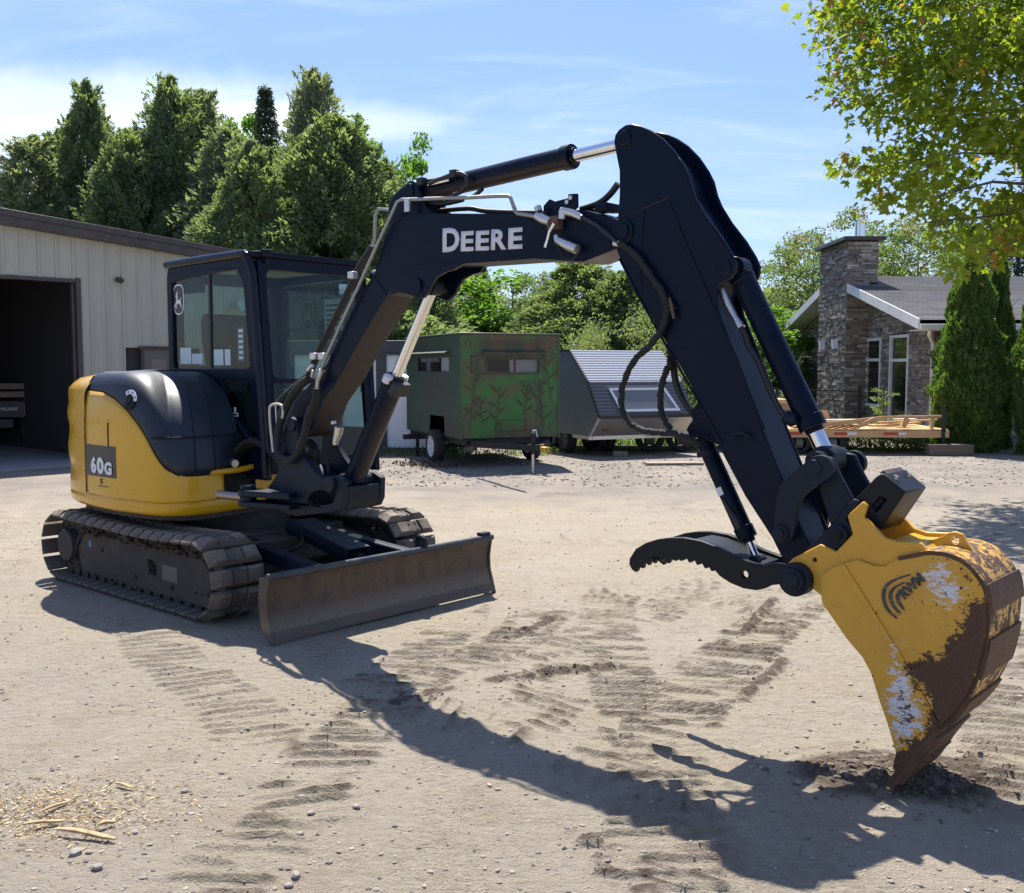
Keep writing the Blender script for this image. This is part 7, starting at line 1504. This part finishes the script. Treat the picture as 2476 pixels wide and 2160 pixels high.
# bucket cylinder
tl_near = BP(*conv('c6', [(910, 245)])[0], -.16)
lk = (tl_near[0]+.0, tl_near[1]+.0)
cyl_e = BP(*conv('c6', [(975, 205)])[0], 0)
dv = (cyl_e[0]-ap3[0], cyl_e[1]-ap3[1]); bend_ = BP(1949, 1039, 0); kk = math.hypot(bend_[0]-ap3[0], bend_[1]-ap3[1])/math.hypot(*dv)
bcy = cylinder(ap3, (ap3[0]+dv[0]*kk, ap3[1]+dv[1]*kk), cyl_e, .054, .036, 0, 'bucket_cylinder')
m_ = MB(); m_.tube([bpt(*p, -.055) for p in conv('c5', [(685, 945), (720, 1030), (760, 1100), (790, 1150)])], [.018, .018, .015, .022], 10); m_.build('steel_fitting', M['zinc'], bcy, smooth=60)
m_ = MB(); m_.tube([bpt(*p, -.06) for p in conv('c5', [(785, 1150), (810, 1185), (830, 1250), (880, 1330), (960, 1520), (1030, 1640), (1060, 1650)])], .013, 8, 4); m_.build('cylinder_hose', M['black'], bcy, smooth=60)
m_ = MB(); m_.tube([bpt(*p, -.06) for p in conv('c5', [(1030, 1630), (1060, 1650), (1090, 1640)])], .028, 10); m_.build('port_block', M['cast'], bcy, smooth=60)
# corrugated conduit on the front face of the arm
m_ = MB(); m_.tube([bpt(*p, .08) for p in conv('c5', [(893, 1480), (915, 1560), (958, 1700), (1000, 1790)])+conv('c6', [(772, 160), (803, 262)])], .018, 8, 3); m_.build('conduit', M['hose'], arm, smooth=60)
# tipping links
Lk = BPL('c6', [(735, 560), (728, 520), (735, 430), (748, 345), (785, 292), (850, 240), (895, 200), (930, 187), (960, 192), (985, 212), (1000, 248), (990, 285), (950, 312), (885, 348), (850, 385), (835, 430), (825, 480), (820, 540), (805, 575), (770, 588), (745, 580)], -.175)
for w0, w1 in ((-.175, -.145), (.145, .175)): MB().prism(chaik(Lk, 1), BT, w0, w1).build('tipping_link', M['cast'], ex, bevel=.006)
p0 = BP(*conv('c6', [(762, 541)])[0], -.175); pin(p0, -.19, .19, .036, 'link_pin', 'cast', ex, hub=.012)
p1 = BP(*conv('c6', [(910, 245)])[0], -.175); pin(p1, -.183, .183, .034, 'link_pin', 'cast', ex)
# bucket link (H shape)
pc = BP(*conv('c6', [(1020, 545)])[0], -.14); pq = BP(*conv('c6', [(985, 212)])[0], -.05)
for s_ in (-1, 1):
    hl = BPL('c6', [(940, 345), (925, 230), (960, 190), (1000, 200), (1040, 290), (1092, 385), (1060, 560), (1010, 560)], -.11)
    MB().prism(hl, BT, s_*.11-.015, s_*.11+.015).build('bucket_link', M['cast'], ex, bevel=.008)
pin(cyl_e, -.135, .135, .042, 'link_boss', 'cast', ex)
m_ = MB(); m_.cyl(BT(cyl_e[0], -.06, cyl_e[1]), BT(cyl_e[0], .06, cyl_e[1]), .058, n=26); m_.build('link_boss', M['cast'], ex, bevel=.006)
# coupler
cpP = BPL('c7b', [(868, 742), (905, 700), (1010, 600), (1128, 462), (1160, 480), (1085, 572), (1130, 640), (1036, 750), (955, 712)], -.15)
for w0, w1 in ((-.15, -.125), (.125, .15)): MB().prism(cpP, BT, w0, w1).build('coupler_plate', M['cast'], ex, bevel=.005)
pc = BP(*conv('c7b', [(1052, 655)])[0], -.15); pin(pc, -.175, .175, .040, 'coupler_pin', 'cast', ex); MB().cyl(BT(pc[0], -.195, pc[1]), BT(pc[0], -.1751, pc[1]), .024, n=20).build('pin_end', M['void'], ex)
bxP = BPL('c7b', [(1130, 470), (1160, 440), (1250, 345), (1275, 328), (1300, 330), (1412, 428), (1268, 640), (1195, 575)], -.115)
cb = MB().prism(bxP, BT, -.115, .115, [BPL('c7b', [(1222, 505), (1275, 450), (1308, 470), (1250, 540)], -.115)]).build('coupler_housing', M['thumb'], ex, bevel=.010, seg=3)
m_ = MB(); sA = BP(*conv('c7b', [(1232, 522)])[0], -.1); sB = BP(*conv('c7b', [(1290, 462)])[0], -.1); pts = []
for k in range(70): t = k/69; a_ = k*.75; pts.append(BT(sA[0]+(sB[0]-sA[0])*t, -.085+.018*math.sin(a_), sA[1]+(sB[1]-sA[1])*t+.018*math.cos(a_)))
m_.tube(pts, .005, 5); m_.build('coil_spring', M['cast'], cb)
tpP = BPL('c7b', [(1270, 322), (1292, 306), (1400, 415), (1412, 430), (1300, 335)], -.09); MB().prism(tpP, BT, -.09, .09).build('top_cap', mat('brown_worn_plate', (.10, .07, .05), .6, var=((.03, .03, .03), 20, .4, .6)), cb, bevel=.005)
m_ = MB(); mid = BP(*conv('c7b', [(1340, 355)])[0], -.09)
for w_ in (-.07, .07): m_.cyl(BT(mid[0], w_, mid[1]-.005), BT(mid[0]+.008, w_, mid[1]+.012), .011, n=6)
m_.build('cap_bolt', M['zinc'], cb)

# ---- bucket
BW = .19
ears = BPL('c6', [(790, 682), (812, 655), (940, 590), (1010, 624), (1085, 545), (1060, 462), (1130, 397), (1150, 418), (1133, 470), (1165, 492), (1228, 562), (1290, 580), (1392, 584), (1440, 640), (1300, 780), (1040, 770), (950, 830), (905, 792), (893, 712), (850, 690)], -.17)
for w0, w1 in ((-.17, -.145), (.145, .17)): MB().prism(ears, BT, w0, w1, [[(BP(*conv('c6', [(912, 662)])[0], -.17)[0]+.010*math.cos(t*PI/6), BP(*conv('c6', [(912, 662)])[0], -.17)[1]+.010*math.sin(t*PI/6)) for t in range(12)]] if w0 < 0 else ()).build('mounting_ear', M['bkyellow'], ex, bevel=.005)
# side plates: dense grid with wear weights
side_px = conv('c6', [(945, 832), (945, 735), (990, 700), (1040, 678), (1110, 662), (1180, 690), (1232, 690), (1300, 652), (1390, 630), (1430, 624), (1510, 633), (1590, 668), (1650, 728), (1690, 800), (1702, 900), (1692, 1020), (1660, 1160), (1620, 1260), (1560, 1350), (1480, 1430), (1440, 1470), (1380, 1540), (1320, 1600), (1285, 1620), (1266, 1600), (1282, 1530), (1243, 1400), (1205, 1290), (1168, 1170), (1130, 1100), (1060, 1018), (1000, 930), (950, 860)])
sideP2 = [BP(x, y, -BW) for x, y in side_px]
rust_regions = [conv('c6', P) for P in ([(1390, 628), (1430, 620), (1520, 630), (1600, 670), (1660, 725), (1700, 800), (1705, 900), (1600, 880), (1560, 780), (1500, 700), (1440, 660)], [(1345, 1165), (1420, 1118), (1500, 1100), (1560, 1040), (1600, 960), (1610, 890), (1650, 845), (1710, 850), (1700, 1020), (1660, 1170), (1620, 1270), (1500, 1420), (1440, 1405), (1480, 1370), (1430, 1240)], [(1440, 1420), (1500, 1420), (1400, 1560), (1290, 1640), (1250, 1600), (1275, 1540), (1360, 1500)])]
scr_regions = [conv('c6', P) for P in ([(1240, 1010), (1290, 1060), (1340, 1170), (1440, 1410), (1350, 1500), (1280, 1530), (1230, 1380), (1220, 1300), (1250, 1150)], [(1390, 690), (1500, 680), (1600, 800), (1560, 880), (1480, 900), (1440, 800)], [(1400, 1160), (1480, 1110), (1500, 1200), (1470, 1340), (1440, 1300)])]
def pdist(x, y, P):
    d = 1e9; n = len(P)
    for i in range(n):
        ax_, ay_ = P[i]; bx_, by_ = P[(i+1) % n]; dx, dy = bx_-ax_, by_-ay_; t = max(0, min(1, ((x-ax_)*dx+(y-ay_)*dy)/(dx*dx+dy*dy))); d = min(d, math.hypot(x-ax_-dx*t, y-ay_-dy*t))
    return -d if inpoly(x, y, P) else d
rR = [[BP(x, y, -BW) for x, y in P] for P in rust_regions]; sR = [[BP(x, y, -BW) for x, y in P] for P in scr_regions]
def wear_at(u, z):
    dr = min(pdist(u, z, P)+(.0 if j else .06) for j, P in enumerate(rR)); ds = min(pdist(u, z, P) for P in sR)
    return max(0, min(1, .58-dr/.19 if dr > 0 else .58-dr/.06)), max(0, min(1, .44-ds/.13))
def worn_plate(poly, w0, w1, name, parent, res=.02):
    """solid plate whose front face carries the wear attribute"""
    bm = bmesh.new(); us_ = [p[0] for p in poly]; zs_ = [p[1] for p in poly]; vs = [bm.verts.new((a, b, 0)) for a, b in poly]; f = bm.faces.new(vs)
    for ax_, lo, hi in ((0, min(us_), max(us_)), (1, min(zs_), max(zs_))):
        t = lo+res
        while t < hi:
            co = Vector((t, 0, 0)) if ax_ == 0 else Vector((0, t, 0)); no = Vector((1, 0, 0)) if ax_ == 0 else Vector((0, 1, 0))
            bmesh.ops.bisect_plane(bm, geom=bm.verts[:]+bm.edges[:]+bm.faces[:], plane_co=co, plane_no=no); t += res
    bmesh.ops.triangulate(bm, faces=[f for f in bm.faces if len(f.verts) > 4])
    ret = bmesh.ops.extrude_face_region(bm, geom=bm.faces[:]); 
    for e in ret['geom']:
        if isinstance(e, bmesh.types.BMVert): e.co.z = 1
    W = [(v.co.x, v.co.y, v.co.z) for v in bm.verts]
    for v in bm.verts: v.co = Vector(BT(v.co.x, w0+(w1-w0)*v.co.z, v.co.y))
    bmesh.ops.recalc_face_normals(bm, faces=bm.faces[:]); me = bpy.data.meshes.new(name); bm.to_mesh(me); bm.free()
    at = me.color_attributes.new('wear', 'FLOAT_COLOR', 'POINT')
    for i, (a, b, c) in enumerate(W): r_, s_ = wear_at(a, b); at.data[i].color = (r_, s_, 0, 1)
    me.materials.append(M['bucket']); finish(me, 30); return link(name, me, parent)
bk_ = worn_plate(sideP2, -BW, -BW+.018, 'bucket_side', ex)
worn_plate(sideP2, BW-.018, BW, 'bucket_side', ex, .05)
# wear plate and side cutter strip standing proud of the near side
strip = conv('c6', [(1030, 682), (1050, 680), (1345, 1150), (1475, 1395), (1470, 1420), (1440, 1408), (1330, 1160), (1180, 925)])
worn_plate([BP(x, y, -BW) for x, y in strip], -BW-.008, -BW-.0005, 'edge_strip', ex)
wp = conv('c6', [(1348, 1160), (1420, 1122), (1500, 1100), (1558, 1040), (1598, 960), (1612, 888), (1655, 850), (1690, 850), (1696, 930), (1685, 1030), (1655, 1150), (1612, 1255), (1550, 1345), (1478, 1415), (1474, 1380), (1440, 1310)])
worn_plate([BP(x, y, -BW) for x, y in wp], -BW-.009, -BW-.0005, 'wear_plate', ex)
# raised maker's mark: a hand-like swoosh with letters, black with scuffs
mk = mat('scuffed_black_mark', (.05, .05, .055), .6, var=((.22, .18, .12), 60, .5, .66))
for c_ in ([(1285, 925), (1240, 880), (1225, 820), (1240, 775), (1290, 745), (1345, 728)], [(1302, 905), (1266, 862), (1256, 815), (1276, 785), (1322, 762)], [(1318, 885), (1292, 848), (1290, 812), (1318, 790)]):
    MB().tube([bpt(*p, -BW-.002) for p in conv('c6', c_)], [.004, .007, .008, .007, .004, .003], 6, 4).build('maker_mark', mk, ex)
a_ = BP(*conv('c6', [(1322, 838)])[0], -BW); b_ = BP(*conv('c6', [(1415, 752)])[0], -BW); A = Vector(BT(a_[0], -BW-.008, a_[1])); B_ = Vector(BT(b_[0], -BW-.008, b_[1])); me = text_mesh('RWM', 1, .0, .03); x0_, x1_ = min(v.co.x for v in me.vertices), max(v.co.x for v in me.vertices); bake(me, Matrix.Translation((-x0_, 0, 0))); bake(me, Matrix.Diagonal(((B_-A).length/(x1_-x0_), .055, 1, 1))); bake(me, frame_matrix(A, B_-A, (0, 0, 1))); me.materials.append(mk); o = link('maker_letters', me, ex); o.modifiers.new('s', 'SOLIDIFY').thickness = .008
# shell: curved back
shell_px = conv('c6', [(1290, 652), (1390, 632), (1430, 626), (1510, 635), (1590, 670), (1650, 730), (1690, 802), (1702, 900), (1692, 1020), (1660, 1160), (1620, 1260), (1560, 1350), (1480, 1430), (1440, 1470), (1380, 1540), (1310, 1640), (1260, 1690)])
SH_ = [Vector((*BP(x, y, -BW), 0)) for x, y in shell_px]; SH_ = catmull(SH_, 3); cxy = Vector((*BP(*conv('c6', [(1400, 950)])[0], -BW), 0))
def offp(P, d):
    o_ = []
    for i, p in enumerate(P):
        t = (P[min(i+1, len(P)-1)]-P[max(i-1, 0)]).normalized(); n_ = Vector((-t.y, t.x, 0)); n_ = n_ if n_.dot(p-cxy) > 0 else -n_; o_.append(p+n_*d)
    return o_
oS, iS_ = offp(SH_, .006), offp(SH_, -.012); m_ = MB(); nn_ = len(SH_); nw = 12
G = [[Vector(BT(p.x, -BW-.004+(2*BW+.008)*j/nw, p.y)) for j in range(nw+1)] for p in oS]; m_.grid(G); m_.grid([[Vector(BT(p.x, -BW+2*BW*j/nw, p.y)) for j in range(nw+1)] for p in iS_])
me = m_.mesh('bucket_shell', M['bucket'], 40, fix=False); at = me.color_attributes.new('wear', 'FLOAT_COLOR', 'POINT')
for i in range(len(me.vertices)):
    k = (i//(nw+1)) % nn_; f = k/nn_; at.data[i].color = (.34 if f < .12 else .56, .42 if f < .2 else .1, 0, 1)
link('bucket_shell', me, ex)
m_ = MB(); m_.add([Vector(BT(p.x, w, p.y)) for w in (-BW-.004, -BW+.0) for p in oS]+[Vector(BT(p.x, -BW, p.y)) for p in iS_], [(i, i+1, 2*nn_+i+1, 2*nn_+i) for i in range(nn_-1)]); m_.build('shell_edge', M['rust'], ex)
# wear straps across the shell (separate bands standing proud)
def strap(f0, f1, m, name, d=.010, w0=-BW-.006, w1=BW+.006):
    i0, i1 = int(f0*(nn_-1)), int(f1*(nn_-1)); a = offp(SH_, .0062)[i0:i1+1]; b = offp(SH_, .0062+d)[i0:i1+1]
    MB().prism([(p.x, p.y) for p in a]+[(p.x, p.y) for p in b[::-1]], BT, w0, w1).build(name, m, ex, bevel=.002)
strap(.37, .455, M['rust'], 'wear_strap'); strap(.52, .60, M['rust'], 'wear_strap'); strap(.66, .74, M['rust'], 'wear_strap'); strap(.80, .97, M['rust'], 'cutting_lip', .016)
# top cross plate between the ears, lifting eye
tp_ = BPL('c7b', [(1300, 640), (1375, 600), (1440, 640), (1520, 665), (1620, 665), (1660, 700), (1560, 745), (1400, 700)], .0)
MB().prism(BPL('c6', [(1180, 640), (1228, 580), (1290, 600), (1392, 604), (1440, 645), (1400, 660), (1300, 660), (1220, 660)], -.17), BT, -.144, .144).build('cross_plate', M['bkyellow'], ex, bevel=.004)
eyeP = BPL('c6', [(1408, 585), (1430, 575), (1500, 552), (1515, 540), (1550, 532), (1585, 545), (1600, 575), (1640, 630), (1665, 655), (1600, 660), (1520, 645), (1440, 622)], -.02)
hc = BP(*conv('c6', [(1550, 573)])[0], -.02); MB().prism(eyeP, BT, -.03, -.008, [[(hc[0]+.017*math.cos(t*PI/8), hc[1]+.017*math.sin(t*PI/8)) for t in range(16)]]).build('lifting_eye', M['bkyellow'], ex, bevel=.004)
# teeth
for k in range(5):
    w_ = -BW+.035+k*(2*BW-.07)/4; root = SH_[int(.90*(nn_-1))]; tipp = Vector((*BP(2131, 1917, -BW), 0)); tipp.y = -.02; d = (tipp-root).normalized(); n_ = Vector((-d.y, d.x, 0)); m_ = MB()
    vs = []
    for t, hh, ww in ((0, .030, .034), (.55, .022, .030), (1, .003, .022)):
        c = root.lerp(tipp, t)
        for a, b in ((-1, -1), (1, -1), (1, 1), (-1, 1)): q_ = c+n_*hh*b; vs.append(BT(q_.x, w_+ww*a, q_.y))
    m_.add(vs, [(0, 3, 2, 1), (8, 9, 10, 11)]+[(j*4+i, j*4+(i+1) % 4, (j+1)*4+(i+1) % 4, (j+1)*4+i) for j in (0, 1) for i in range(4)]); m_.build('bucket_tooth', M['rust'], ex, bevel=.003)
# inside of the bucket stays dark
# ---- thumb
TH = conv('c6', [(76, 682), (78, 655), (105, 612), (150, 585), (200, 569), (260, 561), (320, 561), (400, 575), (480, 606), (560, 648), (640, 678), (680, 683), (740, 675), (790, 685), (870, 700), (880, 770), (830, 790), (775, 770), (715, 776), (690, 790), (650, 799), (590, 790), (530, 765), (485, 735), (462, 708), (448, 715), (436, 694), (418, 702), (405, 678), (382, 686), (370, 662), (347, 676), (335, 655), (308, 668), (298, 655), (285, 668), (262, 652), (252, 680), (235, 655), (215, 674), (198, 655), (190, 680), (170, 660), (164, 688), (143, 668), (136, 702), (118, 690), (106, 718), (88, 705)])
Tn = [BP(x, y, -.135) for x, y in TH]; hcx = BP(*conv('c6', [(597, 727)])[0], -.135)
th = MB().prism(Tn, BT, -.135, -.105, [[(hcx[0]+.017*math.cos(t*PI/8), hcx[1]+.017*math.sin(t*PI/8)) for t in range(16)]]).build('thumb', M['thumb'], ex, bevel=.004)
MB().prism(Tn, BT, .105, .135).build('thumb_side', M['thumb'], th, bevel=.004)
MB().prism(BPL('c6', [(330, 575), (400, 590), (480, 622), (560, 665), (640, 692), (640, 705), (540, 672), (440, 622), (330, 590)], -.135), BT, -.1045, .1045).build('thumb_web', M['thumb'], th, bevel=.004)
tpn = BP(*conv('c6', [(825, 750)])[0], -.20)
m_ = MB(); 
for r_, w0, w1 in ((.070, -.215, -.14), (.052, -.235, -.2151), (.035, -.245, -.2351), (.030, -.14, .2), (.06, .14, .2)): m_.cyl(BT(tpn[0], w0, tpn[1]), BT(tpn[0], w1, tpn[1]), r_, n=32)
m_.build('thumb_hinge', M['cast'], ex, bevel=.006)
t0 = BP(*conv('c5', [(560, 1700)])[0], 0); t1 = BP(*conv('c6', [(608, 552)])[0], 0); t2 = BP(*conv('c6', [(655, 665)])[0], 0)
tcy = cylinder(t0, t1, t2, .040, .017, 0, 'thumb_cylinder')
m_ = MB(); m_.prism(BPL('c5', [(520, 1600), (560, 1560), (640, 1700), (690, 1790), (620, 1760), (545, 1720)], -.05), BT, -.06, .06); m_.build('thumb_cylinder_bracket', M['navy'], arm, bevel=.006)
mA_ = (t0[0]+(t1[0]-t0[0])*.10, t0[1]+(t1[1]-t0[1])*.10); mB_ = (t0[0]+(t1[0]-t0[0])*.16, t0[1]+(t1[1]-t0[1])*.16); MB().cyl(BT(mA_[0]+.02, 0, mA_[1]-.05), BT(mA_[0]+.025, 0, mA_[1]-.075), .050, n=28).build('cylinder_band', M['cast'], tcy)
MB().tube([bpt(*p, -.04) for p in conv('c6', [(500, 385), (540, 450), (560, 480), (575, 520)])], [.006, .014, .020, .016], 10, 2).build('cylinder_port', M['black'], tcy, smooth=60)
k_ = .55; q0 = (t0[0]+(t1[0]-t0[0])*k_, t0[1]+(t1[1]-t0[1])*k_); q1 = (t0[0]+(t1[0]-t0[0])*(k_+.07), t0[1]+(t1[1]-t0[1])*(k_+.07)); MB().bar(BT(q0[0]-.012, -.040, q0[1]), BT(q1[0]-.012, -.040, q1[1]), .03, .006, (0, -1, 0)).build('white_label', M['decal'], tcy)
# hoses looping from the boom to the thumb cylinder
rs = random.Random(6)
def wavy(pts, w_, r_, name='sleeved_hose'):
    P = catmull([Vector(bpt(x, y, w_)) for x, y in conv('c5', pts)], 9); P = [p+Vector((rs.gauss(0, .0018), rs.gauss(0, .0018), rs.gauss(0, .0018))) for p in P]
    MB().tube(P, [r_*(.92+.07*math.sin(i*.9)+rs.uniform(-.04, .04)) for i in range(len(P))], 10).build(name, M['hose'], ex, smooth=70)
wavy([(130, 690), (220, 760), (300, 870), (370, 980), (385, 1060), (360, 1150), (300, 1240), (215, 1320), (165, 1410), (142, 1500), (145, 1590), (185, 1665), (260, 1705), (340, 1715), (430, 1725), (500, 1750), (560, 1790)], -.15, .0165)
wavy([(410, 1120), (405, 1250), (402, 1330), (370, 1420), (352, 1500), (355, 1590), (375, 1650), (420, 1710), (470, 1755), (520, 1780)], -.07, .0165)
MB().tube([bpt(x, y, -.03) for x, y in conv('c5', [(430, 1180), (420, 1300), (432, 1430), (470, 1530), (525, 1610), (580, 1680)])], .0165, 10, 6).build('hose', M['black'], ex, smooth=60)
for c_ in ([(365, 1080), (400, 1055), (440, 1040)], [(740, 1755), (750, 1725), (800, 1720), (835, 1745)]): MB().tube([bpt(*p, -.145) for p in conv('c5', c_)], .006, 6, 3).build('hose_hook', M['cast'], arm, smooth=60)
MB().tube([bpt(*p, -.145) for p in conv('c5', [(400, 985), (410, 1030), (425, 1100)])], [.004, .010, .006], 6, 3).build('rag_tie', mat('rust_brown_tie', (.12, .07, .05), .9), arm)
MB().tube([bpt(*p, -.14) for p in conv('c5', [(100, 690), (130, 692)])], .014, 8).build('hose_coupling', M['zinc'], arm)
